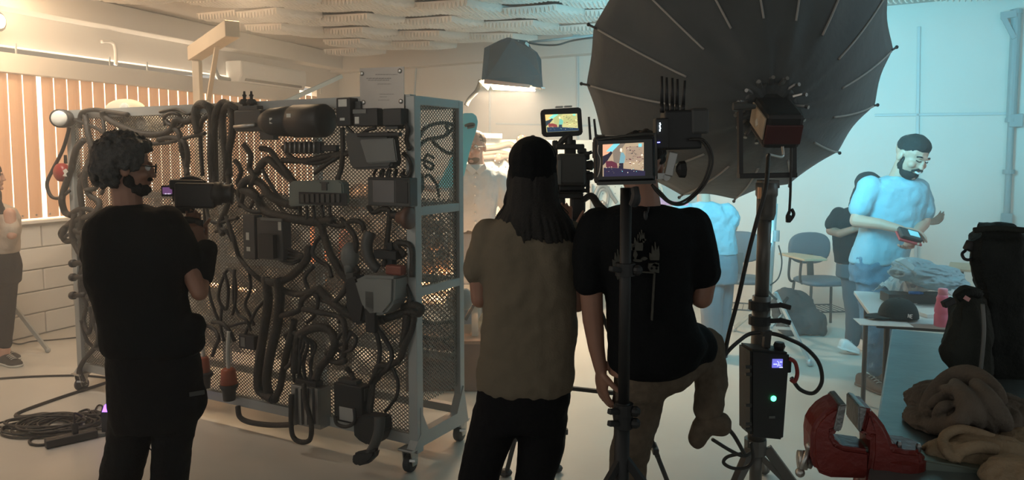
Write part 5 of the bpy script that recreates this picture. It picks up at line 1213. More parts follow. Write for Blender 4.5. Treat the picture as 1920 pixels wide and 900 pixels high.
def pics(tag_, cols, e): return [mat('picture_%s_%s' % (tag_, n), c, .4, emit=c, estr=e, var=0) for n, c in zip('abcdefghij', cols)]
base = [lin(165, 145, 120), lin(214, 160, 128), lin(120, 200, 210), lin(35, 32, 45), lin(120, 108, 96), lin(240, 225, 205), lin(110, 150, 160), lin(150, 130, 112), lin(90, 40, 55), lin(38, 34, 58)]
base2 = [lin(185, 180, 125), lin(228, 190, 120), lin(125, 225, 195), lin(45, 60, 70), lin(165, 170, 115), lin(245, 240, 180), lin(110, 180, 160), lin(170, 170, 115), lin(130, 60, 60), lin(35, 55, 78)]
A_, B_, C_, D_ = MP(1130, 271, .034), MP(1130, 331, .034), MP(1207, 329, .034), MP(1207, 267, .034)
f = lambda u, v: (A_*(1-u)+D_*u)*(1-v)+(B_*(1-u)+C_*u)*v
picture(mo, f, 1, 1, pics('main', base, .75), MY)
bm = BM(); tube(bm, [MP(x, y, .03) for x, y in ((1122, 272), (1121, 285), (1126, 300), (1124, 322), (1120, 332))], .0015, 6); obj('thin_wire', bm, M_steel, mo)
# receiver with antennas
rc = root('wireless_receiver', P(1260, 278, dm), 'black wireless video receiver with five upright antennas by the monitor', 'receiver')
bm = BM(); box(bm, MP(1243, 250)+MY*.03, ((MP(1256, 250)-MP(1231, 250)).length, .05, (MP(1243, 220)-MP(1243, 278)).length), MX, MY, MZ, .005)
box(bm, MP(1284, 243)+MY*.05, ((MP(1322, 250)-MP(1252, 250)).length, .07, (MP(1243, 205)-MP(1243, 280)).length), MX, MY, MZ, .008); obj('housing', bm, M_black, rc)
bm = BM(); box(bm, MP(1315, 227)+MY*.04, ((MP(1334, 250)-MP(1300, 250)).length, .06, (MP(1243, 203)-MP(1243, 253)).length), MX, MY, MZ, .01); obj('battery', bm, M_dark, rc)
for x0, x1, yt in ((1246, 1246, 141), (1256, 1255, 143), (1266, 1266, 144), (1275, 1276, 146), (1286, 1290, 149)):
    bm = BM(); a = MP(x0, 210)+MY*.04; b = MP(x1, yt)+MY*.04; cone(bm, a, a+(b-a)*.25, .0075, .007, 10); cone(bm, a+(b-a)*.25, b, .006, .0045, 10); obj('antenna', bm, M_black, rc, smooth=True)
bm = BM()
for k in range(7): box(bm, MP(1237.5+.6*math.sin(k*2), 231+2.4*k, .001)-MY*.0005, (.0035, .001, .0035), MX, MY, MZ)
obj('lit_lettering', bm, MS('ice_white_led', (.75, .9, 1), 3), rc)
bm = BM(); box(bm, MP(1235, 267, .001), (.010, .001, .003), MX, MY, MZ); obj('blue_status_light', bm, MS('blue_led', (.15, .15, 1), 4), rc)
br = root('clamp_arm', P(1255, 345, dm), 'small articulated arm joining the monitor cage and receiver', 'clamp arm')
bm = BM(); lathe(bm, MP(1258, 306, .01), MY, [(0, .013), (.03, .013)], 16); lathe(bm, MP(1250, 332, .01), MY, [(0, .013), (.03, .013)], 16); boxp(bm, MP(1262, 285), MP(1252, 330), .03, .025, up=MY, bev=.004); boxp(bm, MP(1232, 330), MP(1250, 330), .02, .02); obj('arm', bm, M_alu, br)
bm = BM(); lathe(bm, MP(1268, 318), (MX), [(0, .01), (.01, .028), (.03, .03), (.035, .012)], 8); obj('wing_knob', bm, M_black, br)
for off, lb in ((0, 'outer'), (6, 'inner')):
    wire(.0045, [MP(1298-off, 262), MP(1318-off, 262), MP(1332-off, 280), MP(1336-off, 305), MP(1325-off, 340), MP(1305-off, 365), MP(1280-off, 383-off/2), MP(1255, 380-off/2), MP(1232+off, 360), MP(1222, 346)], '%s black cable looping from receiver under the monitor' % lb)
# ================================================================ CINEMA CAMERA
dc = 3.42
cc = root('cinema_camera', P(1075, 400, dc), 'black rigged cinema camera on a tripod beside the capped head', 'camera')
def K(x, y, e=0): return P(x, y, dc+e)
def kb(bm, x0, y0, x1, y1, e0, e1, bev=.006):
    a, b = K(x0, y0, e0), K(x1, y1, e0); c = (a+b)/2; box(bm, (c.x, dc+(e0+e1)/2, c.z), (abs(b.x-a.x), e1-e0, abs(a.z-b.z)), bev=bev)
bm = BM(); kb(bm, 1040, 290, 1100, 352, 0, .24, .012); kb(bm, 1030, 300, 1046, 345, .02, .2); kb(bm, 1095, 284, 1106, 300, .02, .1); obj('camera_body', bm, M_black, cc)
bm = BM(); kb(bm, 1044, 288, 1098, 348, -.06, .0, .015); obj('battery_plate', bm, M_dark, cc)
bm = BM(); kb(bm, 1046, 300, 1052, 346, -.064, -.055, .002); obj('grey_strip', bm, M_grey, cc)
bm = BM(); kb(bm, 1042, 270, 1096, 280, .0, .2, .006); kb(bm, 1036, 263, 1046, 292, .02, .06); kb(bm, 1060, 262, 1080, 292, .02, .08); kb(bm, 1084, 278, 1100, 288, .0, .05); tube(bm, [K(1046, 275, .02), K(1056, 262, .02), K(1066, 258, .02), K(1068, 280, .02)], .014, 8); obj('top_handle', bm, M_black, cc)
bm = BM(); kb(bm, 1048, 348, 1096, 362, .0, .2, .006); kb(bm, 1100, 320, 1106, 362, .02, .06, .002); kb(bm, 1040, 355, 1102, 361, .0, .26, .003)
lathe(bm, K(1098, 310, .03), (1, 0, 0), [(0, .02), (.03, .024), (.04, .01)], 12); lathe(bm, K(1098, 330, .03), (1, 0, 0), [(0, .018), (.03, .02), (.04, .01)], 12); obj('base_plate', bm, M_black, cc)
bm = BM(); lathe(bm, K(1070, 320, .24), (0, 1, 0), [(0, .05), (.05, .055), (.14, .055), (.16, .075), (.22, .075), (.22, .04)], 22); obj('lens', bm, M_black, cc, smooth=True)
bm = BM(); cone(bm, K(1068, 300, -.02), K(1110, 285, -.02), .008); box(bm, K(1119, 281, -.03), (.038, .03, .075), bev=.004); obj('transmitter', bm, M_black, cc)
bm = BM(); box(bm, K(1125, 281, -.047), (.004, .001, .02)); obj('transmitter_light', bm, MS('ice_white_led', (.75, .9, 1), 3), cc)
for x0, x1, y0, y1 in ((1107, 1104, 262, 219), (1118, 1114, 262, 223)):
    bm = BM(); cone(bm, K(x0, y0, -.02), K(x1, y1, -.02), .006, .005, 8); obj('antenna', bm, M_black, cc)
bm = BM(); kb(bm, 1062, 252, 1074, 276, .03, .07); obj('monitor_arm', bm, M_black, cc)
om = root('small_monitor', K(1054, 256), 'small tilted black monitor with a yellowish picture atop the camera', 'monitor')
OX = V((.995, .08, .055)).normalized(); OY = V((-.08, .996, 0)).normalized(); OZ = OX.cross(OY)
OP = lambda x, y, off=0: Ppl(x, y, K(1054, 228, .02)-OY*off, OY)
bm = BM(); extr(bm, [OP(x, y) for x, y in ((1014, 210), (1017, 256-3), (1023, 257), (1087, 254.5), (1093, 250), (1090, 204), (1087, 201), (1018, 205))], OY*.03); bevel_all(bm, .004); obj('housing', bm, M_black, om)
bm = BM(); box(bm, OP(1049, 202)+OY*.015+OZ*.004, (.035, .02, .008), OX, OY, OZ, .002); box(bm, OP(1066, 201)+OY*.015+OZ*.004, (.035, .02, .008), OX, OY, OZ, .002); obj('top_buttons', bm, M_steel, om)
A2, B2, C2, D2 = OP(1022, 215, .001), OP(1025, 248, .001), OP(1084, 245, .001), OP(1082, 213, .001)
f = lambda u, v: (A2*(1-u)+D2*u)*(1-v)+(B2*(1-u)+C2*u)*v
picture(om, f, 1, 1, pics('small', base2, .8), OY)
# tripod
tp = root('camera_tripod', V((K(1070, 500).x, dc+.1, 0)), 'black camera tripod with pan handle between the two men', 'tripod')
bm = BM(); c = V((K(1068, 372).x, dc+.1, K(0, 372, .1).z)); kb(bm, 1046, 362, 1094, 372, .02, .18, .004); kb(bm, 1048, 370, 1060, 398, .04, .16, .006); kb(bm, 1072, 370, 1098, 398, .04, .16, .008); kb(bm, 1056, 392, 1092, 412, .04, .16, .01); lathe(bm, V((c.x, c.y, K(0, 430, .1).z)), (0, 0, 1), [(0, .035), (.02, .06), (.05, .05)], 16); obj('fluid_head', bm, M_black, tp)
bm = BM(); tube(bm, [K(1090, 378, .06), K(1104, 368, .0), K(1112, 370, -.08), K(1122, 385, -.14), K(1140, 402, -.2)], .014, 10, taper=lambda t: 1+.4*t); obj('pan_handle', bm, M_black, tp, smooth=True)
top = V((c.x, c.y, K(0, 425, .1).z))
fl = [Pz(948, 893), Pz(1043, 885), Pz(1262, 930)]
for f_ in fl:
    bm = BM(); d_ = (f_-top); m1 = top+d_*.45; X, U = frame(d_)
    boxp(bm, top+X*.03, m1+X*.03, .02, .02); boxp(bm, top-X*.03, m1-X*.03, .02, .02); boxp(bm, top+d_*.42, top+d_*.85, .035, .025, bev=.003); cone(bm, top+d_*.8, f_, .012, .012, 10)
    box(bm, m1, (.10, .05, .05), X, d_.normalized(), U, .006); boxp(bm, top+d_*.82-X*.05, top+d_*.82+X*.05, .03, .03, bev=.005); ell(bm, f_+V((0, 0, .02)), (.035, .035, .02), n=12, m=6); obj('leg', bm, M_black, tp)
bm = BM(); mid = [top+(f_-top)*.62 for f_ in fl]; cen = sum(mid, V())/3
for q in mid: boxp(bm, cen, q, .018, .018)
obj('spreader', bm, M_black, tp)
# ================================================================ HANGING LAMP, BOOM, LEFT LAMP
hl = root('hanging_lamp', P(955, 170, 6.5), 'glowing lamp under a torn black wrap hanging at centre top', 'lamp')
dh = 6.5; bm = BM()
pts = [(903, 149), (907, 118), (908, 90), (920, 84), (940, 74), (952, 70), (960, 73), (986, 76), (993, 90), (1004, 98), (1012, 112), (1013, 140), (1015, 164), (990, 158), (950, 153), (912, 148)]
extr(bm, [P(x, y, dh-.16+.05*math.sin(x*.13)) for x, y in reversed(pts)], (0, .03, 0)); extr(bm, [P(x+3, y, dh+.16) for x, y in reversed(pts)], (0, .02, 0))
for (x0, y0), (x1, y1) in zip(pts[1:12], pts[2:13]): extr(bm, [P(x0, y0, dh-.16), P(x0, y0+2.5, dh-.16), P(x1, y1+2.5, dh-.16), P(x1, y1, dh-.16)], (0, .33, 0))
extr(bm, [P(903, 149, dh-.16), P(908, 90, dh-.16), P(912, 90, dh-.16), P(906, 149, dh-.16)], (0, .33, 0))
obj('black_wrap', bm, mat('black_foil', (.035, .045, .05), .7, bump=.4, bscale=12), hl)
bm = BM(); extr(bm, [P(x, y, dh-.18) for x, y in ((964, 76), (973, 76), (975, 92), (972, 96), (966, 84))], (0, .01, 0)); extr(bm, [P(x, y, dh-.18) for x, y in ((986, 78), (992, 82), (991, 88), (984, 82))], (0, .01, 0)); obj('torn_flap', bm, M_label, hl)
bm = BM(); extr(bm, [P(x, y, dh-.02) for x, y in ((918, 156), (996, 162), (1004, 169), (990, 169), (924, 166))], (0, .12, 0)); obj('tube_lamp', bm, MS('hot_lamp', (1, .80, .52), 14), hl)
bm = BM(); extr(bm, [P(x, y, dh-.10) for x, y in ((898, 152), (907, 148), (919, 154), (914, 166), (905, 158))], (0, .2, 0)); obj('lamp_end', bm, MS('warm_reflector', (1, .72, .38), 3.5), hl)
bm = BM(); boxp(bm, P(908, 151, dh-.14), P(994, 159, dh-.14), .03, .05); obj('reflector_lip', bm, mat('pinkish_metal', (.55, .28, .20), .4, .3), hl)
bm = BM(); boxp(bm, P(994, 162, dh-.1), P(1018, 166, dh-.05), .08, .01); obj('barn_door', bm, M_steel, hl)
bp = root('boom_pole', P(1040, 72, 6.4), 'thin grey boom pole reaching from behind the umbrella to the lamp', 'boom pole')
bm = BM(); cone(bm, P(992, 79, 6.45), P(1180, 60, 6.2), .010, .013, 10); lathe(bm, P(1074, 70, 6.35), (1, 0, .05), [(0, .022), (.06, .022)], 10); obj('pole', bm, M_duct, bp, smooth=True)
wire(.008, [P(990, 80, 6.4), P(1015, 84, 6.4), P(1045, 84, 6.3), P(1070, 77, 6.3), P(1100, 72, 6.2), P(1140, 68, 6.2)], 'thin wire sagging under the boom pole')
wire(.020, [P(874, 198, 6.6), P(880, 186, 6.6), P(893, 172, 6.55), P(899, 160, 6.5), P(901, 150, 6.5)], 'grey cable curving down from the hanging lamp', m=M_grey)
# stand that holds the lamp and boom (silver stand behind umbrella)
ss = root('silver_light_stand', V((P(1452, 600, 6.1).x, 6.1, 0)), 'silver light stand with spread legs behind the heavy stand', 'light stand')
M_sil = mat('silver_stand', (.55, .62, .64), .35, .7, var=.06)
px_ = P(1455, 500, 6.1).x; bm = BM(); cone(bm, V((px_, 6.1, 2.72)), V((px_-.03, 6.1, 1.2)), .020, .020, 14); cone(bm, V((px_-.03, 6.1, 1.25)), V((px_-.06, 6.1, .45)), .030, .028, 14); cone(bm, V((px_-.06, 6.1, .5)), V((px_-.07, 6.1, .06)), .018, .018, 12); obj('pole', bm, M_sil, ss, smooth=True)
bm = BM(); c = P(1452, 452, 6.1); lathe(bm, c, (0, 0, 1), [(0, .04), (.09, .04)], 12); boxp(bm, c+V((-.03, 0, .05)), c+V((-.10, -.02, .06)), .03, .03); obj('clamp', bm, M_sil, ss)
tp0 = P(1455, 550, 6.1)
for x, y in ((1518, 687), (1380, 600), (1478, 625)):
    f_ = Pz(x, y); 
    if x == 1380: f_ = Pz(1376, 622)
    bm = BM(); boxp(bm, tp0, f_+V((0, 0, .03)), .02, .03, bev=.002); boxp(bm, V((tp0.x-.03, 6.1, .22)), tp0+(f_-tp0)*.5, .014, .022); ell(bm, f_+V((0, 0, .03)), (.03, .03, .03), n=10, m=6); obj('leg', bm, M_sil, ss)
wire(.010, [P(1445, 455, 6.0), P(1440, 480, 6.0), P(1436, 520, 6.0), P(1440, 545, 6.0), P(1456, 562, 6.0)], 'dark strap bundle hanging beside the silver stand', 'strap')
wire(.006, [P(1460, 460, 6.0), P(1466, 490, 6.0), P(1460, 520, 6.0), P(1444, 535, 6.0)], 'thin pale wire curling beside the silver stand clamp', 'wire')
# left lamp and tripod
ll_ = root('left_lamp', P(2, 62, 6.1), 'small glowing orange lamp at the top of the left edge', 'lamp')
bm = BM(); ell(bm, P(1, 40, 6.1), (.035, .035, .055)); obj('bulb', bm, MS('amber_bulb', (1, .72, .28), 12), ll_, smooth=True)
bm = BM(); lathe(bm, P(-16, 40, 6.12), (1, 0, 0), [(0, .03), (.01, .06), (.06, .08), (.07, .075)], 16); obj('lamp_housing', bm, M_dark, ll_, smooth=True)
lt = root('lamp_tripod', V((P(-20, 400, 6.12).x, 6.12, 0)), 'grey tripod whose leg reaches the floor behind the left-edge person', 'tripod')
lx = P(-20, 400, 6.12).x; bm = BM(); cone(bm, V((lx, 6.12, 2.7)), V((lx, 6.12, .1)), .016, .022, 12); obj('pole', bm, M_rack, lt, smooth=True)
for x, y in ((90, 661), (-100, 680), (10, 645)):
    f_ = Pz(x, y); bm = BM(); boxp(bm, V((lx, 6.12, .62)), f_+V((0, 0, .02)), .022, .03, bev=.002); ell(bm, f_+V((0, 0, .02)), (.022, .022, .022), n=8, m=6); boxp(bm, V((lx, 6.12, .25)), V((lx, 6.12, .62))+(f_-V((lx, 6.12, .62)))*.45, .014, .02); obj('leg', bm, M_rack, lt)
# ================================================================ WORKBENCH, VISE, THINGS ON IT
ZB = .90; bd = V((.511, .86, 0)).normalized(); bp_ = V((bd.y, -bd.x, 0))     # along the bench, across it to the right
c0 = Pz(1668, 640, ZB); c1 = Pz(1648, 765, ZB)
bd = (c0-c1); bd.z = 0; bd.normalize(); bp_ = V((bd.y, -bd.x, 0))
q0 = c1-bd*.75; q1 = c0+bd*.25
wb = root('workbench', (q0+q1)/2-V((0, 0, ZB)), 'long dark metal workbench running away on the right', 'workbench')
Lb = (q1-q0).length; cb_ = (q0+q1)/2+bp_*.45
M_bench = mat('worn_bench_top', (.13, .16, .165), .32, .4, bump=.08, bscale=30, var=.45, scale=6)
bm = BM(); box(bm, cb_+V((0, 0, -.025)), (.9, Lb, .05), bp_, bd, bev=.006); obj('bench_top', bm, M_bench, wb)
for s in (-1, 1):
    for t in (-1, 1):
        bm = BM(); p = cb_+bp_*(.40*s)+bd*((Lb/2-.08)*t); box(bm, (p.x, p.y, (ZB-.05)/2), (.06, .06, ZB-.05), bp_, bd, bev=.004); obj('leg', bm, M_dark, wb)
bm = BM(); box(bm, cb_+V((0, 0, -.10)), (.84, Lb-.1, .08), bp_, bd); obj('apron', bm, M_dark, wb)
# vise: slide axis runs across the bench (bp_), jaws open to the left
vz = root('bench_vise', Pz(1672, 850, ZB)+V((0, 0, 0)), 'big red bench vise with open jaws in the right foreground', 'vise')
M_vred = mat('chipped_red_paint', (.15, .018, .014), .38, .1, bump=.25, bscale=40, var=.35, scale=12)
M_jaw = mat('worn_jaw_steel', (.22, .23, .23), .35, .85, var=.35, scale=20, bump=.2)
# anchor: axis plane
VA = V((.985, -.17, 0)).normalized(); VN = V((VA.y, -VA.x, 0)); VN = VN if VN.y < 0 else -VN
VP0 = P(1640, 800, 1.78)
def VP(x, y, off=0): return Ppl(x, y, VP0+VN*off, VN)
def vex(pts, n0, n1, m, name, par, bev=.006, label=None):
    bm = BM(); extr(bm, [VP(x, y, n1) for x, y in pts], -VN*(n1-n0)); bevel_all(bm, bev, 3); return obj(name, bm, m, par, smooth=False, label=label)
mj = vex([(1521, 822), (1524, 803), (1532, 789), (1545, 775), (1560, 765), (1572, 760), (1580, 760), (1577, 792), (1576, 806), (1562, 810), (1562, 822), (1569, 832), (1584, 839), (1634, 846), (1634, 885), (1632, 900), (1560, 898), (1545, 893), (1530, 886), (1522, 860)], -.05, .05, M_vred, 'moving_jaw', vz, .010)
vex([(1563, 808), (1576, 810), (1580, 800), (1588, 758), (1574, 760), (1569, 780)], -.055, .055, M_jaw, 'jaw_plate', vz, .003)
vex([(1609, 808), (1610, 762), (1616, 762), (1622, 764), (1626, 766), (1614, 812)], -.055, .055, M_jaw, 'jaw_plate', vz, .003)
vex([(1614, 812), (1622, 818), (1634, 820), (1634, 850), (1626, 900), (1620, 940), (1735, 960), (1732, 870), (1728, 848), (1700, 846), (1678, 842), (1670, 820), (1660, 800), (1646, 782), (1632, 768), (1626, 767)], -.055, .055, M_vred, 'fixed_jaw', vz, .010)
vex([(1566, 834), (1634, 840), (1634, 852), (1570, 848)], -.03, .03, mat('greenish_steel', (.20, .24, .21), .4, .6, var=.3), 'slide_bar', vz, .003)
vex([(1728, 862), (1852, 882), (1860, 905), (1860, 930), (1728, 910)], -.035, .035, mat('greenish_steel', (.20, .24, .21), .4, .6), 'slide_tail', vz, .004)
bm = BM(); a = VP(1522, 866, .0); b = VP(1500, 860, .0); cone(bm, a, b, .018, .016, 16); lathe(bm, VP(1512, 863), -VA, [(0, .024), (.02, .024)], 14); cone(bm, VP(1518, 838, .02), VP(1500, 885, .03), .007, .007, 10); ell(bm, VP(1500, 886, .03), (.012, .012, .012), n=10, m=8); ell(bm, VP(1518, 837, .02), (.010, .010, .010), n=10, m=8); obj('screw_handle', bm, M_steel, vz, smooth=True)
for x, y in ((1685, 838), (1722, 842)):
    bm = BM(); lathe(bm, VP(x, y+4, .03), (0, 0, 1), [(0, .006), (.012, .007), (.02, .004)], 8); obj('stud', bm, M_jaw, vz)
bm = BM(); lathe(bm, V((VP(1680, 900).x, VP(1680, 900).y, ZB)), (0, 0, 1), [(0, .065), (.02, .065), (.03, .05), (.05, .05)], 20); obj('swivel_base', bm, M_vred, vz)
# cloths
def cloth_pile(name, label, cat, c, rx, ry, h, m, seed, folds, ncreases=7, parent=None, tw=.5):
    """draped crumpled cloth: heightfield sheet with overlapping rolled folds"""
    random.seed(seed); bm = BM(); c = V(c); n = 44
    g = []
    for i in range(n):
        row = []
        for j in range(n):
            u = i/(n-1)*2-1; v = j/(n-1)*2-1; rr = math.sqrt(u*u+v*v)/1.25; 
            q = V((u*1.7+seed, v*1.7, seed*.37)); z = max(0, 1-rr**2.2)
            f = abs(noise.noise(q*folds))*1.4+.5*abs(noise.noise(q*folds*2.1))
            edge = 1+.12*noise.noise(V((u*2+seed, v*2, 3)))
            row.append(bm.verts.new(c+V((u*rx*edge, v*ry*edge, .004+h*z*(.55+.75*f)))))
        g.append(row)
    for i in range(n-1):
        for j in range(n-1): bm.faces.new((g[i][j], g[i+1][j], g[i+1][j+1], g[i][j+1]))
    for k in range(ncreases):
        a = random.uniform(0, 2*pi); r0 = random.uniform(.1, .6)
        p = []; dx = random.uniform(-1, 1)
        for t in range(5):
            u = math.cos(a)*r0+(t-2)*.22*math.cos(a+dx+1.2); v = math.sin(a)*r0+(t-2)*.22*math.sin(a+dx+1.2); z = max(0, 1-(math.hypot(u, v)/1.1)**2)
            p.append(c+V((u*rx, v*ry, h*(.25+.75*z)+random.uniform(-.01, .01))))
        tube(bm, p, min(rx, ry)*.13, 8, 5, taper=lambda t: .5+.5*math.sin(pi*t))
    r = bmesh.ops.extrude_face_region(bm, geom=[f for f in bm.faces if len(f.verts) == 4 and f in set(bm.faces[:(n-1)**2])]) if False else None
    o = obj(name, bm, m, parent, smooth=True)
    s = o.modifiers.new('thick', 'SOLIDIFY'); s.thickness = .006
    if cat: tag(o, label, cat)
    return o
M_rag = mat('brown_fleece', (.12, .10, .08), .95, bump=.5, bscale=120, var=.3, scale=20)
M_rag2 = mat('beige_fleece', (.30, .225, .145), .95, bump=.5, bscale=120, var=.2, scale=20)
M_bag = mat('black_nylon', (.016, .019, .018), .8, bump=.5, bscale=90, var=.5, scale=12, spec=.2)
M_bag2 = mat('worn_black_canvas', (.030, .034, .030), .9, bump=.5, bscale=90, var=.5, scale=10, spec=.2)
def folded(name, label, cat, shapes, m, vox=.006, disp=.012, ds=.04):
    """cloth bundle: rolled and flattened folds merged into one surface"""
    bm = BM()
    for s in shapes:
        pts, r_, fl = s
        q = spline(pts, 5)
        for i in range(len(q)-1):
            d_ = q[i+1]-q[i]
            if d_.length < 1e-4: continue
        X = None; rs = []; mN = len(q)
        for i, p in enumerate(q):
            d_ = (q[min(i+1, mN-1)]-q[max(i-1, 0)]).normalized(); X, U = frame(d_); t = i/(mN-1); k = (.55+.45*math.sin(pi*min(1, max(0, t)))) 
            rs.append(ring(bm, p, X, U, r_*fl*k, r_*k, 14, 2.2))
        loft(bm, rs)
    o = organic(name, bm, m, None, vox, 2, disp, ds); tag(o, label, cat); return o
B = lambda x, y, d_: P(x, y, d_)
def crumple(name, label, cat, blobs, m, amp=.35, fr=3.2, seed=0, zmin=None, parent=None, rolls=()):
    """one closed crumpled cloth: blobs of (centre, radii, yaw) with sharp ridged folds, merged into one surface"""
    bm = BM(); 
    for bi, (c, rd, yaw) in enumerate(blobs):
        R = Matrix.Rotation(yaw, 3, 'Z'); n = 96; mm = 60; rs = []
        for k in range(mm+1):
            a = -pi/2+pi*k/mm; q = max(math.cos(a), .01); row = []
            for t in range(n):
                b = 2*pi*t/n; v = V((math.cos(b)*q, math.sin(b)*q, math.sin(a)))
                p = v*1.0+V((seed*3.1+bi*7.7, 0, 0)); w = V((noise.noise(p*1.1), noise.noise(p*1.1+V((5, 2, 9))), noise.noise(p*1.1+V((1, 8, 3)))))
                p2 = p+w*1.3; s1 = 1-2.2*math.sqrt(noise.noise(p2*fr*.5)**2+.012); s2 = 1-2.2*math.sqrt(noise.noise(p2*fr*1.15+V((3, 3, 3)))**2+.012)
                f = 1+amp*(.65*s1+.35*s2-.35)
                pt = V(c)+R @ V((v.x*rd[0]*f, v.y*rd[1]*f, v.z*rd[2]*f))
                if zmin is not None and pt.z < zmin: pt.z = zmin+(pt.z-zmin)*.02
                row.append(bm.verts.new(pt))
            rs.append(row)
        loft(bm, rs)
    for pts, rr in rolls: tube(bm, pts, rr, 10, 6, taper=lambda t: .35+.65*math.sin(pi*min(1, max(0, t)))**.6)
    o = organic(name, bm, m, parent, .0045, 1)
    if cat: tag(o, label, cat)
    return o
Z0 = ZB+.002
Bz = lambda x, y, h: Pz(x, y, ZB+h)
crumple('fleece_jacket', 'crumpled dark brown fleece heaped on the workbench', 'jacket', [
    (Bz(1812, 785, .015), (.17, .13, .05), .3), (Bz(1805, 760, .04)+V((0, .03, 0)), (.13, .10, .055), -.3), (Bz(1850, 775, .03)+V((.03, 0, 0)), (.12, .11, .05), .8)], M_rag, .22, 2.2, 1, Z0, None, [
    ([Bz(1733, 775, .03), Bz(1748, 745, .08), Bz(1782, 712, .12), Bz(1822, 704, .14), Bz(1862, 730, .12), Bz(1880, 760, .08)], .030),
    ([Bz(1733, 786, .02), Bz(1752, 800, .03), Bz(1784, 798, .05), Bz(1806, 780, .09), Bz(1802, 752, .11)], .024),
    ([Bz(1742, 762, .06), Bz(1762, 748, .09), Bz(1786, 742, .10), Bz(1808, 748, .11)], .018), ([Bz(1788, 716, .13), Bz(1808, 742, .13), Bz(1828, 774, .10), Bz(1834, 800, .05)], .026),
    ([Bz(1826, 716, .14), Bz(1850, 746, .13), Bz(1876, 784, .08), Bz(1888, 800, .03)], .028), ([Bz(1752, 784, .05), Bz(1768, 764, .09), Bz(1790, 758, .10)], .016),
    ([Bz(1842, 770, .10), Bz(1856, 790, .07), Bz(1858, 806, .03)], .020), ([Bz(1768, 726, .11), Bz(1790, 732, .13), Bz(1812, 728, .14)], .015)])
crumple('beige_cloth', 'folded beige cloth with an open rolled end near the vise', 'cloth', [
    (Pz(1830, 845, ZB+.02), (.13, .055, .035), .1), (Pz(1800, 832, ZB+.02), (.06, .045, .03), .6)], M_rag2, .30, 2.0, 4, Z0)
bm = BM(); tube(bm, [Bz(1790, 862, .02), Bz(1774, 846, .04), Bz(1768, 826, .05), Bz(1778, 812, .06), Bz(1802, 805, .065), Bz(1835, 812, .06), Bz(1862, 822, .045)], .013, 8); tube(bm, [Bz(1778, 850, .03), Bz(1792, 834, .05), Bz(1800, 848, .04), Bz(1794, 866, .02)], .010, 8); tube(bm, [Bz(1800, 846, .04), Bz(1830, 838, .055), Bz(1865, 842, .04)], .016, 8)
organic('rolled_hem', bm, M_rag2, bpy.data.objects['beige_cloth'], .005, 1)
folded('beige_cloth', 'long smooth beige cloth rising to the right edge beside the brown fleece', 'cloth', [
    ([B(1815, 872, 1.88), B(1860, 830, 1.93), B(1895, 792, 1.98), B(1930, 762, 2.02)], .030, 1.0),
    ([B(1835, 880, 1.88), B(1880, 845, 1.9), B(1930, 812, 1.95)], .050, 1.6),
    ([B(1897, 782, 2.02), B(1902, 768, 2.02), B(1915, 762, 2.02)], .022, 1.2)], M_rag2, .006, .016, .03)
crumple('glove', 'crumpled tan work glove in the lower right corner', 'glove', [
    (P(1905, 893, 1.66), (.075, .06, .045), .2), (P(1872, 902, 1.64), (.02, .05, .02), .3), (P(1890, 908, 1.63), (.018, .05, .02), .0)], M_rag2, .25, 2.2, 8)
# bags
def bag(name, label, cat, pts, d0, d1, m, extra=None, disp=.03):
    r = root(name, P(sum(p[0] for p in pts)/len(pts), max(p[1] for p in pts), (d0+d1)/2), label, cat)
    bm = BM(); extr(bm, [P(x, y, d0) for x, y in reversed(pts)], V((.60, 1, 0))*(d1-d0)); bevel_all(bm, .03)
    if extra: extra(bm)
    organic('body', bm, m, r, .010, 5, disp, .09); return r
r = bag('camera_bag', 'tall black bag looming at the right edge above the backpack', 'bag', [(1822, 436), (1835, 431), (1935, 436), (1945, 760), (1846, 750), (1836, 575), (1824, 520), (1820, 470)], 2.45, 2.80, M_bag)
bm = BM(); tube(bm, [P(1810, 470, 2.5), P(1804, 476, 2.48), P(1808, 485, 2.47), P(1818, 487, 2.47), P(1824, 480, 2.5)], .005, 8); boxp(bm, P(1812, 458, 2.5), P(1830, 466, 2.5), .03, .035, bev=.005); obj('strap_loop', bm, M_black, r, smooth=True)
bm = BM(); tube(bm, [P(1826, 432, 2.45), P(1870, 428, 2.44), P(1930, 433, 2.44)], .010, 8); obj('lid_seam', bm, M_bag2, r, smooth=True)
r = bag('backpack', 'worn black backpack standing on the bench in front of the tall bag', 'backpack', [(1786, 566), (1800, 553), (1830, 549), (1850, 556), (1862, 640), (1864, 745), (1800, 735), (1768, 700), (1762, 660), (1778, 620)], 2.28, 2.46, M_bag2)
bm = BM(); tube(bm, [P(1842, 570, 2.26), P(1845, 620, 2.25), P(1840, 680, 2.25), P(1835, 720, 2.25)], .006, 8); obj('piping', bm, M_grey, r, smooth=True)
bm = BM(); boxp(bm, P(1768, 572, 2.27), P(1788, 562, 2.27), .022, .02, bev=.003); obj('buckle', bm, M_black, r)
bm = BM(); boxp(bm, P(1806, 556, 2.26), P(1816, 562, 2.26), .012, .012); obj('pink_tab', bm, mat('pink_tab', (.6, .3, .3), .5), r)
bm = BM(); tube(bm, [P(1795, 560, 2.27), P(1815, 548, 2.27), P(1835, 552, 2.3)], .014, 8); obj('handle', bm, M_bag, r, smooth=True)
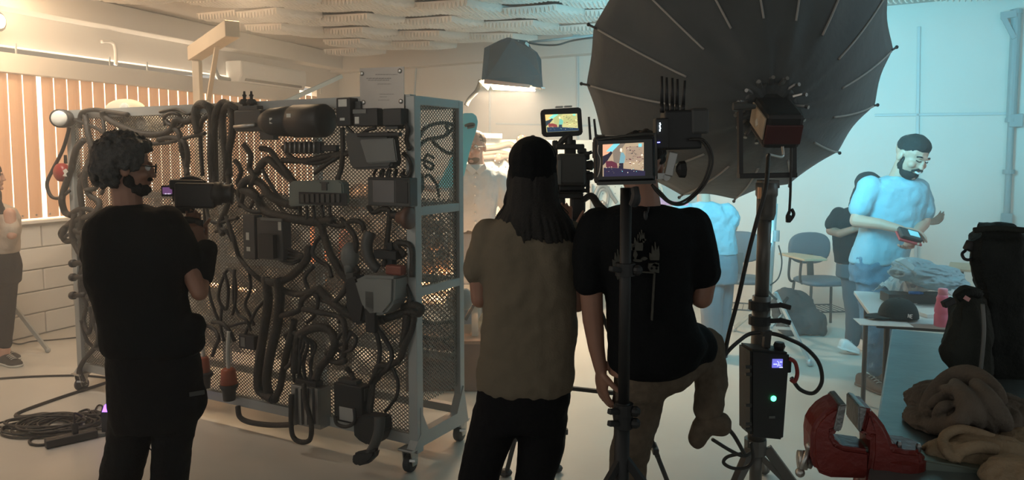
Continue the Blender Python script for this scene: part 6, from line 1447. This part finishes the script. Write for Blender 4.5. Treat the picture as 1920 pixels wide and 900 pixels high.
# ================================================================ TABLE WITH CLOTHES, BOTTLE, CAP
ZT = .75; t0 = Pz(1640, 600, ZT); tdir = V((.95, -.31, 0)).normalized(); tdep = V((.31, .95, 0)).normalized()
tb = root('side_table', V((t0.x+.6, t0.y+.45, 0)), 'low white-topped table behind the workbench piled with clothes', 'table')
tc_ = t0+tdir*.45+tdep*.45; bm = BM(); box(bm, tc_-V((0, 0, .012)), (.9, .95, .024), tdir, tdep, bev=.004); obj('table_top', bm, mat('white_laminate', (.62, .66, .65), .35, var=.03), tb)
bm = BM(); box(bm, tc_-V((0, 0, .032)), (.88, .93, .016), tdir, tdep); obj('edge_band', bm, M_dark, tb)
for s in (-.38, .38):
    for t in (-.40, .40): bm = BM(); p = tc_+tdir*s+tdep*t; cone(bm, (p.x, p.y, ZT-.03), (p.x, p.y, 0), .015, .015, 10); obj('leg', bm, M_dark, tb)
# cap
cpc = Pz(1702, 606, ZT)+V((.0, .10, 0)); cp = root('baseball_cap', cpc, 'dark cap with tiny white embroidered mark lying on the side table', 'cap')
bm = BM(); n = 22; rs = []
for k in range(9):
    a = (pi/2)*k/8; rr = math.cos(a)**.8 if k < 8 else .03
    rs.append(ring(bm, cpc+V((0, 0, .012+.105*math.sin(a))), V((1, 0, 0)), V((0, 1, 0)), .105*max(rr, .03), .095*max(rr, .03), n))
loft(bm, rs); obj('crown', bm, mat('dark_teal_wool', (.025, .04, .042), .85, bump=.3, bscale=150), cp, smooth=True)
bm = BM(); pts = [(-.06, -.07), (-.12, -.075), (-.175, -.05), (-.185, .0), (-.15, .05), (-.07, .07)]; extr(bm, [cpc+V((x, y, .016-.02*(-x-.06))) for x, y in pts], (0, 0, .006)); bevel_all(bm, .002); obj('visor', bm, mat('dark_teal_wool', (.025, .04, .042), .85), cp)
bm = BM(); ell(bm, cpc+V((0, 0, .118)), (.008, .008, .004), n=10, m=6); obj('top_button', bm, M_dark, cp)
bm = BM(); e0 = cpc+V((.0, -.099, .030)); eX = V((.98, 0, -.2)).normalized(); eY = V((.2, .22, .95)).normalized()
for (a, b), (c_, d__) in (((0, 0), (0, 1)), ((0, 1), (.6, 0)), ((.6, 0), (.6, 1)), ((.9, 0), (.9, 1)), ((.9, 0), (1.4, 0)), ((.9, .5), (1.3, .5)), ((.9, 1), (1.4, 1))):
    boxp(bm, e0+eX*a*.017+eY*b*.020, e0+eX*c_*.017+eY*d__*.020+eX*.0001, .0035, .003, up=V((0, -1, 0)))
obj('embroidered_mark', bm, M_white, cp)
# notebooks, pen, bottle
for i, (x, y, w_, h_, z, col, lb) in enumerate(((1655, 606, .26, .16, ZT, M_white, 'white paper sheet jutting from under the dark cap'), (1752, 590, .20, .17, ZT, M_white, 'white notebook between cap and pink bottle'), (1712, 566, .34, .14, ZT, M_dark, 'dark closed laptop behind the cap'), (1690, 568, .14, .1, ZT, M_white, 'small white paper sheet left behind the cap'))):
    c = Pz(x, y, z); bm = BM(); a = math.radians((-12, 5, -6, 10)[i]); X = V((math.cos(a), math.sin(a), 0)); Y = V((-X.y, X.x, 0)); h3 = (.004, .02, .055, .004)[i]
    box(bm, c+V((0, .0, h3/2+.0005)), (w_, h_, h3), X, Y, bev=.001); tag(obj(('paper_sheet', 'notebook', 'laptop', 'paper_sheet')[i], bm, col), lb, ('paper', 'notebook', 'laptop', 'paper')[i])
c = Pz(1722, 568, ZT)+V((0, 0, .062)); bm = BM(); cone(bm, c+V((-.06, 0, 0)), c+V((.0, -.01, 0)), .011, .011, 12); cone(bm, c+V((.0, -.01, 0)), c+V((.02, -.012, 0)), .009, .006, 12); tag(obj('marker_pen', bm, mat('blue_pen', (.05, .25, .7), .4), smooth=True), 'bright blue marker pen lying on the dark laptop', 'pen')
c = Pz(1765, 612, ZT); bt = root('water_bottle', c, 'translucent pink water bottle with ribbed waist on the side table', 'bottle')
M_pink = mat('translucent_pink', (.90, .32, .45), .3, trl=.35, var=.04)
bm = BM(); lathe(bm, c+V((0, 0, .001)), (0, 0, 1), [(0, .030), (.004, .036), (.06, .037), (.068, .033), (.076, .037), (.10, .036), (.135, .028), (.15, .030), (.17, .022)], 24); obj('bottle_body', bm, M_pink, bt, smooth=True)
bm = BM(); lathe(bm, c+V((0, 0, .168)), (0, 0, 1), [(0, .023), (.03, .023), (.034, .020)], 20); obj('lid', bm, mat('pink_lid', (.92, .38, .48), .4), bt, smooth=True)
# heap: jacket over plastic bag, red papers
hc_ = Pz(1722, 556, ZT)
crumple('folded_jacket', 'grey blue jacket draped over a plastic bag on the side table', 'jacket', [
    (P(1735, 512, 4.5), (.19, .13, .055), -.35), (P(1762, 528, 4.42), (.15, .11, .045), -.5), (P(1712, 498, 4.55), (.11, .10, .045), -.2)], mat('grey_blue_cotton', (.30, .42, .47), .9, bump=.3, bscale=90), .34, 2.6, 12)
bm = BM(); extr(bm, [P(x, y, 4.35) for x, y in ((1683, 490), (1698, 484), (1716, 500), (1712, 508))], (0, .05, 0)); bevel_all(bm, .003); tag(obj('paper_packet', bm, mat('pale_cyan_paper', (.5, .75, .82), .6)), 'pale cyan paper packet at the left end of the grey blue jacket', 'paper packet')
bm = BM(); random.seed(31)
g = []
for i in range(22):
    row = []
    for j in range(14):
        u = i/21*2-1; v = j/13*2-1; z = max(0, 1-(u*u+v*v)/1.7); q = V((u*3, v*3, 7))
        row.append(bm.verts.new(V((hc_.x-.01+u*.21, hc_.y+v*.16, ZT+.012+z*.17*(.7+.6*abs(noise.noise(q*1.4)))))))
    g.append(row)
for i in range(21):
    for j in range(13): bm.faces.new((g[i][j], g[i+1][j], g[i+1][j+1], g[i][j+1]))
o = obj('plastic_bag', bm, mat('clear_plastic', (.55, .62, .64), .12, alpha=.55, var=.1)); s = o.modifiers.new('t', 'SOLIDIFY'); s.thickness = .003
tag(o, 'crinkled clear plastic bag under the grey blue jacket', 'plastic bag')
for x, y, w_, lb in ((1712, 553, .2, 'red and white printed sheet sticking out below the plastic bag'), (1778, 550, .14, 'red printed sheet right of the plastic bag')):
    c = Pz(x, y, ZT); bm = BM(); box(bm, c+V((0, -.02, .062 if x < 1750 else .003)), (w_, .10, .004), V((.98, -.15, 0)).normalized(), V((.15, .98, 0)).normalized()); tag(obj('printed_sheet', bm, mat('salmon_paper', (.70, .30, .28), .6, var=.3, scale=30)), lb, 'paper')
# ================================================================ STUDENT CHAIRS
M_ch = mat('blue_grey_vinyl', (.085, .12, .15), .6, bump=.1)
M_chf = mat('dark_chair_frame', (.05, .05, .05), .4, .5)
def chair(loc, yaw, label, tablet=True):
    r = root('student_chair', V((0, 0, 0)), label, 'chair'); 
    bm = BM(); rs = []
    for z, k in ((.43, .85), (.445, 1), (.465, 1), (.48, .9)): rs.append(ring(bm, (0, 0, z), V((1, 0, 0)), V((0, 1, 0)), .235*k, .21*k, 28, 3.2))
    loft(bm, rs); obj('seat', bm, M_ch, r, smooth=True)
    bm = BM(); rs = []
    for y, k in ((.225, .88), (.235, 1), (.255, 1), (.27, .88)): rs.append(ring(bm, (0, y, .74), V((1, 0, 0)), V((0, 0, 1)), .215*k, .155*k, 28, 2.6))
    loft(bm, rs); obj('backrest', bm, M_ch, r, smooth=True)
    for s in (-1, 1):
        for t in (-1, 1): bm = BM(); cone(bm, (.19*s, .16*t, .44), (.22*s, .20*t, .0), .013, .013, 10); obj('leg', bm, M_chf, r, smooth=True)
    bm = BM(); boxp(bm, V((0, .20, .43)), V((0, .24, .72)), .06, .02); obj('back_bracket', bm, M_chf, r)
    bm = BM()
    for k in range(9): cone(bm, (-.20+.05*k, -.17, .19), (-.20+.05*k, .17, .19), .004, .004, 6)
    for y in (-.17, .17): cone(bm, (-.21, y, .19), (.21, y, .19), .007, .007, 8)
    obj('book_rack', bm, M_chf, r)
    if tablet:
        bm = BM(); tube(bm, [(-.22, .10, .44), (-.27, .08, .45), (-.30, .06, .52), (-.30, .04, .69)], .012, 8); tube(bm, [(-.22, -.05, .44), (-.25, -.06, .5), (-.25, -.08, .69)], .012, 8); obj('arm_tube', bm, M_chf, r, smooth=True)
        bm = BM(); extr(bm, [(-.36, .16, .69), (-.20, .16, .69), (-.08, -.12, .69), (-.12, -.30, .69), (-.34, -.30, .69)], (0, 0, .018)); bevel_all(bm, .004); obj('writing_tablet', bm, M_wood, r)
    r.location = loc; r.rotation_euler.z = yaw; return r
c = Pz(1560, 622); chair(V((c.x-.05, c.y+.15, 0)), .12, 'blue grey student chair with writing tablet right of the silver stand')
c = Pz(1392, 615); chair(V((c.x-.02, c.y+.1, 0)), -.35, 'blue grey student chair just left of the heavy stand pole', False)
c = Pz(1800, 640); chair(V((c.x+.1, 6.2, 0)), -.6, 'blue grey student chair behind the side table near the pipe')
# ---- backpack on floor
r = root('floor_backpack', Pz(1495, 632), 'dark backpack slumped on the floor between silver stand and chair', 'backpack')
bm = BM(); fb = Pz(1495, 628); ell(bm, fb+V((0, .1, .20)), (.20, .15, .20)); ell(bm, fb+V((-.10, .05, .30)), (.14, .12, .13)); ell(bm, fb+V((.12, .0, .13)), (.12, .12, .13)); box(bm, fb+V((.05, .05, .1)), (.4, .25, .19), bev=.04)
organic('body', bm, mat('slate_nylon', (.035, .045, .052), .85), r, .014, 3, .05, .1)
bm = BM(); tube(bm, [fb+V((-.12, -.06, .36)), fb+V((-.2, -.1, .25)), fb+V((-.1, -.12, .12))], .014, 8); obj('strap', bm, M_tee_b, r, smooth=True)
# ================================================================ BEHIND THE RACK
# timber gallows
M_gal = mat('white_timber', (.62, .50, .36), .55, var=.1)
gl = root('timber_gallows', V((P(371, 300, 6.0).x, 6.0, 0)), 'white timber post with slanting arm and brace above the rack', 'hoist frame')
bm = BM(); a = P(369, 104, 6.0); boxp(bm, V((a.x, 6.0, 0)), a, .055, .07, bev=.004); obj('post', bm, M_gal, gl)
bm = BM(); boxp(bm, P(364, 101, 6.02), P(436, 54, 5.15), .10, .11, bev=.004); obj('arm', bm, M_gal, gl)
bm = BM(); boxp(bm, P(389, 200, 5.9), P(408, 80, 5.45), .03, .03); obj('brace', bm, M_gal, gl)
# pegboard panel with cables, on a frame, near the back wall
M_peg = mat('warm_white_board', (.58, .52, .44), .7, var=.06)
PB0 = P(860, 300, 7.2); PB1 = P(1240, 300, 7.9); pd = (PB1-PB0); pd.z = 0; PBL = pd.length; pd.normalize(); pn = V((pd.y, -pd.x, 0))
def GP(x, y, off=.03): return Ppl(x, y, PB0+pn*off, pn)
pg = root('display_board', (PB0+PB1)/2-V((0, 0, 1.65)), 'cream display board hung with hoses behind the presenter', 'display board')
pc_ = (PB0+PB1)/2; zt = GP(1000, 262).z; bm = BM(); box(bm, V((pc_.x, pc_.y, (zt+.45)/2)), (PBL, .03, zt-.45), pd, pn, bev=.003); obj('board', bm, M_peg, pg)
bm = BM(); random.seed(9)
for i in range(int(PBL/.07)):
    for j in range(16):
        p = PB0+pd*(.05+i*.07)+pn*.016; lathe(bm, V((p.x, p.y, .55+j*.07)), pn, [(0, .006), (.0015, .006)], 6)
obj('peg_holes', bm, M_dark, pg)
for s in (.02, PBL-.02):
    bm = BM(); p = PB0+pd*s; boxp(bm, V((p.x, p.y, 0))-pn*.04, V((p.x, p.y, zt+.02))-pn*.04, .05, .05); boxp(bm, V((p.x, p.y, .03))-pn*.3, V((p.x, p.y, .03))+pn*.25, .05, .05); obj('leg', bm, M_rack, pg)
def gc(r_, pts, label, m=M_grey):
    bm = BM(); tube(bm, [GP(*p) for p in pts], r_, 8, 6); tag(obj('hose', bm, m, smooth=True), label, 'hose', 'hoses on the display board')
M_hose = mat('brown_hose', (.20, .16, .13), .6)
gc(.028, [(905, 278), (930, 276), (955, 270), (966, 280), (960, 292), (930, 294), (900, 296)], 'thick hose bent into a U on the board above the presenter shoulder', M_hose)
gc(.022, [(898, 290), (930, 286), (950, 288), (958, 296), (950, 300)], 'short hose nested inside the U shaped one', M_hose)
gc(.016, [(1120, 440), (1118, 400), (1122, 365), (1130, 355), (1140, 362), (1138, 385), (1130, 400)], 'thin hose curling on the board beside the pan handle')
gc(.020, [(1105, 430), (1112, 380), (1122, 352), (1136, 350), (1148, 368), (1156, 380)], 'grey hose arching left of the black tee shoulder')
gc(.014, [(1108, 420), (1109, 380), (1110, 345)], 'straight upright hose on the board left of the monitor')
gc(.018, [(985, 300), (975, 285), (972, 270), (980, 262)], 'small hose rising beside the cap on the display board')
for x, y, lb in ((934, 297, 'round dark fitting on the board left of the capped head'), (1128, 386, 'round shiny fitting on the board near the black tee shoulder'), (978, 262, 'small dark bracket on the top edge of the display board')):
    r = root('fitting', GP(x, y), lb, 'fitting'); bm = BM(); lathe(bm, GP(x, y, .02), pn, [(0, .055), (.03, .05), (.035, .03), (.06, .028)], 16); obj('flange', bm, M_hose, r, smooth=True)
    bm = BM()
    for k in range(5): a = 2*pi*k/5; ell(bm, GP(x, y, .055)+pd*.04*math.cos(a)+V((0, 0, .04*math.sin(a))), (.007, .007, .007), n=6, m=5)
    obj('bolts', bm, M_white, r)
# fluorescent tube fixture on the board, warm tube on the engine table
tl = root('strip_lamp', GP(921, 258, .1), 'short glowing warm strip lamp on the board left of the cap', 'lamp')
bm = BM(); a, b = GP(904, 254, .10), GP(938, 255, .10); boxp(bm, a, b, .05, .035, bev=.006); obj('tube_lamp', bm, MS('warm_tube', (1, .72, .45), 7), tl)
bm = BM(); boxp(bm, a-pd*.02-pn*.03, b+pd*.02-pn*.03, .06, .045); obj('lamp_body', bm, M_label, tl)
# engine bench
eb = root('engine_table', V((P(760, 600, 5.4).x, 5.5, 0)), 'low metal table carrying the engine behind the rack', 'table')
zE = P(0, 556, 5.3).z; xa, xb_ = P(560, 550, 5.4).x, P(905, 550, 5.4).x
bm = BM(); box(bm, ((xa+xb_)/2, 5.5, zE-.02), (xb_-xa, .6, .04), bev=.004); obj('table_top', bm, M_label, eb)
for x in (xa+.05, xb_-.05):
    for y in (5.25, 5.75): bm = BM(); boxp(bm, (x, y, 0), (x, y, zE-.03), .045, .045); obj('leg', bm, M_label, eb)
wl = light('bench_tube_light', 'AREA', V(((P(830, 541, 5.1).x), 5.16, zE+.07)), (1, .52, .25), 9, .5, .05, aim=V((P(830, 541, 5.1).x, 6.2, .9)))
for x0, x1, y0, y1, lb in ((786, 868, 541, 542, 'bright orange tube lamp on the engine table seen through the side mesh'), (380, 478, 530, 545, 'added glowing orange tube low behind the left half of the mesh')):  # left tube is added to draw a bright line behind the mesh
    a, b = P(x0, y0, 5.1 if x0 > 700 else 6.2), P(x1, y1, 5.1 if x0 > 700 else 6.2); r = root('glowing_tube_fixture', (a+b)/2, lb, 'lamp')
    bm = BM(); cone(bm, a, b, .011, .011, 10); obj('glowing_tube', bm, MS('orange_tube', (1, .48, .20), 8 if x0 > 700 else 3), r); bm = BM(); boxp(bm, a-V((0, -.02, .02)), b-V((0, -.02, .02)), .02, .03); obj('holder', bm, M_label, r)
# engine
en = root('engine', P(812, 550, 5.4), 'oily brown engine block glowing behind the side mesh', 'engine')
M_eng = mat('oily_metal', (.24, .15, .09), .38, .7, bump=.3, bscale=20, var=.4, scale=8); ec = P(816, 480, 5.45)
bm = BM(); box(bm, ec+V((0, 0, -.05)), (.34, .36, .34), bev=.03); box(bm, ec+V((0, 0, .16)), (.26, .30, .12), bev=.02); ell(bm, ec+V((-.05, 0, .25)), (.11, .16, .06)); obj('block', bm, M_eng, en, smooth=False)
for dx, dz, rr in ((-.10, -.08, .11), (.10, -.02, .08), (.02, .12, .06), (.12, -.16, .05)):
    bm = BM(); p = ec+V((dx, -.18, dz)); lathe(bm, p, (0, -1, 0), [(0, .02), (0, rr*.9), (.015, rr), (.03, rr*.8), (.045, rr), (.06, rr*.9), (.06, .02)], 24); obj('pulley', bm, M_eng, en, smooth=True)
bm = BM()
for k in range(4): tube(bm, [ec+V((-.16+.09*k, -.1, .12)), ec+V((-.18+.09*k, -.2, .18)), ec+V((-.14+.08*k, -.22, .04)), ec+V((-.10+.07*k, -.2, -.12))], .018, 8)
obj('pipes', bm, M_steel, en, smooth=True)
bm = BM(); q = [ec+V((.10*math.cos(a)-.05, -.225, .12*math.sin(a))) for a in [2*pi*k/12 for k in range(12)]]; tube(bm, q, .012, 6, 3, closed=True); obj('belt', bm, M_black, en)
# grey drum and lower things beside it
r = root('air_canister', P(862, 590, 5.0), 'dark grey round canister at the foot of the engine', 'canister'); bm = BM(); a = P(848, 563, 5.0); b = P(884, 560, 4.9); lathe(bm, a, b-a, [(0, .03), (.01, .07), (.12, .075), (.13, .06), (.14, .02)], 20); obj('drum', bm, M_grey, r, smooth=True)
bm = BM(); boxp(bm, P(866, 575, 5.0), V((P(866, 575, 5.0).x, 5.0, .5)), .03, .03); obj('stem', bm, M_dark, r)
r = root('storage_crate', V((P(830, 700, 5.2).x, 5.3, 0)), 'brown crate on the floor behind the side mesh', 'crate'); a, b = P(760, 692, 5.1), P(905, 742, 5.1)
bm = BM(); w_ = b.x-a.x; box(bm, ((a.x+b.x)/2, 5.35, .17), (w_, .5, .34), bev=.008); obj('box', bm, mat('brown_crate', (.19, .12, .09), .7, var=.15), r)
bm = BM(); box(bm, ((a.x+b.x)/2, 5.35, .35), (w_+.02, .52, .025), bev=.004); obj('lid', bm, mat('brown_crate_lid', (.30, .20, .14), .6), r); bm = BM(); box(bm, (P(818, 715, 5.1).x, 5.095, .19), (.12, .012, .04), bev=.003); obj('vent', bm, M_dark, r)
# upright machines and orange canister with added glow seen through the front mesh
for x, y0, y1, w_, dd, m_, lb, nm in ((598, 418, 505, 30, 5.6, mat('glowing_orange', (.9, .22, .06), .5, emit=(1, .24, .08), estr=.9, var=.2), 'orange canister with added glow behind the mesh left of the blower', 'orange_canister'), (648, 430, 560, 22, 5.7, mat('salmon_panel', (.62, .24, .16), .6), 'salmon upright cylinder behind the mesh by the blower', 'gas_cylinder')):
    zb = 0; a, b = P(x, y0, dd), P(x, y1, dd); r = root(nm, V((a.x, dd, b.z)), lb, 'cylinder'); rad = pxw(w_/2, dd)
    bm = BM(); lathe(bm, b, (0, 0, 1), [(0, rad), ((a-b).z*.9, rad), ((a-b).z, rad*.5)], 18); obj('shell', bm, m_, r, smooth=True); bm = BM(); lathe(bm, a, (0, 0, 1), [(0, rad*.3), (.04, rad*.3), (.045, rad*.5), (.06, rad*.5)], 10); obj('valve', bm, M_dark, r)
    bm = BM(); box(bm, (b.x, dd, b.z/2), (.10, .10, b.z-.002), bev=.004); obj('pedestal', bm, M_grey, r)
# leaning white sheets / windshield panel near presenter
bm = BM(); q = [(869, 212), (886, 212), (893, 217), (896, 228), (893, 245), (882, 278), (870, 330), (846, 352), (820, 352), (862, 260)]
ws = root('cyan_panel', P(868, 350, 5.2), 'pale cyan curved plastic panel beside the presenter head', 'panel'); extr(bm, [P(x, y, 5.2) for x, y in reversed(q)], (0, .012, 0)); bevel_all(bm, .003); obj('sheet', bm, mat('cyan_plastic', (.35, .80, .88), .35, trl=.35, var=.05), ws)
bm = BM(); tube(bm, [P(872, 236, 5.18), P(880, 233, 5.17), P(888, 233, 5.17), P(887, 237, 5.17), P(876, 239, 5.17)], .010, 8); obj('clip', bm, M_grey, ws, smooth=True)
bm = BM(); boxp(bm, P(846, 350, 5.22), V((P(846, 350, 5.22).x, 5.22, 0)), .03, .03); boxp(bm, V((P(820, 350, 5.22).x, 5.22, .02)), V((P(880, 350, 5.22).x, 5.22, .02)), .04, .04); obj('holder_pole', bm, M_rack, ws)
# wooden A-frame right of rack
r = root('wooden_trestle', V((P(885, 640, 5.4).x, 5.4, 0)), 'pale wooden trestle between the rack and the capped person', 'trestle')
bm = BM(); boxp(bm, P(862, 668, 5.3), P(925, 560, 5.3), .06, .03); obj('plank', bm, M_wood, r)
bm = BM(); boxp(bm, P(862, 672, 5.3), P(950, 668, 5.3), .05, .14); obj('plank', bm, M_wood, r)
for x in (866, 940): bm = BM(); a = P(x, 672, 5.33); boxp(bm, a, V((a.x, a.y, 0)), .05, .05); obj('leg', bm, M_wood, r)
bm = BM(); boxp(bm, P(872, 600, 5.2), P(905, 540, 5.25), .02, .02); tag(obj('tripod_rod', bm, M_dark), 'dark slanting rod between the rack and the capped person', 'rod')
# ================================================================ FLOOR CABLES
F = lambda x, y, z=.008: Pz(x, y, z)
wire(.008, [F(-30, 712), F(60, 706), F(150, 704), (F(200, 708))], 'thin cable lying straight across the left floor to the caster', 'floor_cable')
wire(.006, [F(10, 638), F(35, 645), F(60, 640), F(100, 637), F(150, 632), F(185, 628)], 'thin cable on the floor near the left wall', 'floor_cable')
wire(.012, [F(215, 712), F(180, 724), F(130, 740), F(80, 757), F(40, 772), F(30, 780), F(50, 781), F(90, 776), F(130, 790)], 'thicker cable sweeping from the rack to the coiled pile', 'floor_cable')
bm = BM(); random.seed(12)
for k in range(16):
    c = F(105, 799, .01); rx, ry = random.uniform(.14, .30), random.uniform(.09, .18); ph = random.uniform(0, 6); ox, oy = random.uniform(-.10, .12), random.uniform(-.04, .05)
    tube(bm, [c+V((ox+rx*math.cos(a+ph), oy+ry*math.sin(a+ph), .003*k*.8)) for a in [2*pi*j/10 for j in range(10)]], .0065, 6, 4, closed=True)
tag(obj('coiled_cable', bm, M_cable, smooth=True), 'pile of coiled black cable on the left floor', 'cable')
wire(.008, [F(60, 790), F(38, 795), F(36, 804), F(52, 806), F(75, 795), F(95, 788)], 'cable loop sticking out left of the coiled pile', 'floor_cable')
wire(.008, [F(150, 800), F(100, 812), F(60, 822), F(58, 832), F(80, 834), F(112, 826)], 'cable curling in front of the coiled pile to the power strip', 'floor_cable')
wire(.007, [F(140, 782), F(150, 772), F(165, 768), F(168, 778), F(150, 792), F(138, 812, .03)], 'cable humped up behind the power strip', 'floor_cable')
wire(.005, [F(160, 812), F(170, 790), F(182, 762), F(192, 762), F(188, 778), F(174, 800), F(165, 818), F(178, 800), F(196, 772), F(212, 778)], 'thin cable looped in a figure eight right of the coiled pile', 'floor_cable')
wire(.005, [F(158, 808), F(175, 806), F(200, 806), F(215, 806)], 'thin straight cable from the power strip to the glowing box', 'floor_cable')
bm = BM(); c = F(182, 784, .01); random.seed(6)
for k in range(9): tube(bm, [c+V((random.uniform(-.01, .01)+.05*math.cos(a+k), .04*math.sin(a+k*.7), .01+.03*random.random())) for a in [2*pi*j/6 for j in range(6)]], .004, 6, 3, closed=True)
tag(obj('small_cable_bundle', bm, M_cable, smooth=True), 'small tight bundle of thin cable beside the glowing box', 'cable')
ps = root('power_strip', F(134, 820, 0), 'black power strip with an upright plug in front of the coiled cable', 'power strip')
X = (F(158, 812)-F(112, 822)).normalized(); Y = V((-X.y, X.x, 0)); c = F(134, 821, .025); bm = BM(); box(bm, c, (.26, .07, .045), X, Y, bev=.006); obj('strip', bm, M_black, ps)
bm = BM(); box(bm, c+X*.02+V((0, 0, .05)), (.03, .03, .07), X, Y, bev=.004); tube(bm, [c+X*.02+V((0, 0, .08)), c+X*.02+V((0, 0, .14)), c+X*.03+V((0, .05, .10))], .006, 6); obj('plug', bm, M_black, ps)
bm = BM()
for k in (-.09, -.05, .07): lathe(bm, c+X*k+V((0, 0, .022)), (0, 0, 1), [(0, .014), (.002, .014)], 10)
obj('sockets', bm, M_dark, ps)
bm = BM(); box(bm, F(184, 815, .012), (.08, .03, .02), V((.95, .3, 0)).normalized(), V((-.3, .95, 0)).normalized(), bev=.003); tag(obj('usb_adapter', bm, M_grey), 'small flat grey adapter right of the power strip', 'adapter')
gb = root('glowing_box', F(212, 815, 0), 'small black box with violet glowing top beside the trouser leg', 'light box'); c = F(210, 812, 0)
bm = BM(); box(bm, c+V((0, 0, .07)), (.08, .08, .14), bev=.004); obj('case', bm, M_black, gb)
bm = BM(); extr(bm, [c+V((x, -.035, z)) for x, z in ((-.035, .14), (.035, .14), (.035, .20), (.01, .205), (-.02, .18))], (0, .07, 0)); obj('glowing_top', bm, MS('violet_glow', (.28, .12, 1), 2.2), gb)

# low cabinets and machines standing behind the mesh rack
M_cab = mat('dusty_brown_steel', (.28, .225, .17), .6, .1, var=.2, scale=4)
for i, (x0, x1, y0, dd, lb) in enumerate(((385, 470, 418, 6.7, 'brown steel cabinet behind the rack nearest the camcorder'), (478, 545, 440, 6.9, 'low brown steel cabinet behind the control modules'), (640, 760, 405, 6.6, 'wide tall brown steel cabinet behind the radio and tank'), (160, 300, 452, 6.4, 'low brown cabinet behind the curly-haired man'))):
    a = P(x0, y0, dd); b = P(x1, y0, dd); W_ = b.x-a.x; H_ = a.z; r = root('steel_cabinet', V(((a.x+b.x)/2, dd, 0)), lb, 'cabinet')
    bm = BM(); box(bm, ((a.x+b.x)/2, dd+.2, H_/2+.02), (W_, .4, H_-.04), bev=.006); obj('carcass', bm, M_cab, r)
    for s_ in (-1, 1):
        bm = BM(); box(bm, ((a.x+b.x)/2+s_*W_*.245, dd-.008, H_/2+.02), (W_*.46, .018, H_-.14), bev=.004); dr = obj('door', bm, M_cab, r)
        bm = BM(); boxp(bm, ((a.x+b.x)/2+s_*.04, dd-.03, H_*.55), ((a.x+b.x)/2+s_*.04, dd-.03, H_*.7), .014, .014); obj('handle', bm, M_steel, dr)
ga = P(415, 400, 6.75)
for i, (x, y, dd, sc, lb) in enumerate(((425, 412, 6.85, .9, 'brown gearbox on the cabinet nearest the camcorder'), (508, 434, 7.05, .8, 'small gearbox on the low cabinet behind the control modules'), (700, 400, 6.8, 1.1, 'large gearbox on the tall cabinet behind the radio'), (625, 548, 5.5, .9, 'gearbox lying at the left end of the engine table'))):
    q = P(x, y, dd); r = root('gearbox', q, lb, 'gearbox'); c = q+V((0, .0, .13*sc+.002))
    bm = BM(); box(bm, c, (.22*sc, .2*sc, .2*sc), bev=.02); ell(bm, c+V((-.1*sc, 0, 0)), (.12*sc, .10*sc, .12*sc)); box(bm, c+V((.14*sc, 0, -.02)), (.14*sc, .12*sc, .12*sc), bev=.015); obj('casing', bm, M_eng, r)
    for dx, dz in ((-.1, 0), (.06, .03)):
        bm = BM(); lathe(bm, c+V((dx*sc, -.10*sc, dz*sc)), (0, -1, 0), [(0, .09*sc), (.015, .10*sc), (.03, .07*sc), (.05, .03*sc)], 18); obj('flange', bm, M_eng, r, smooth=True)
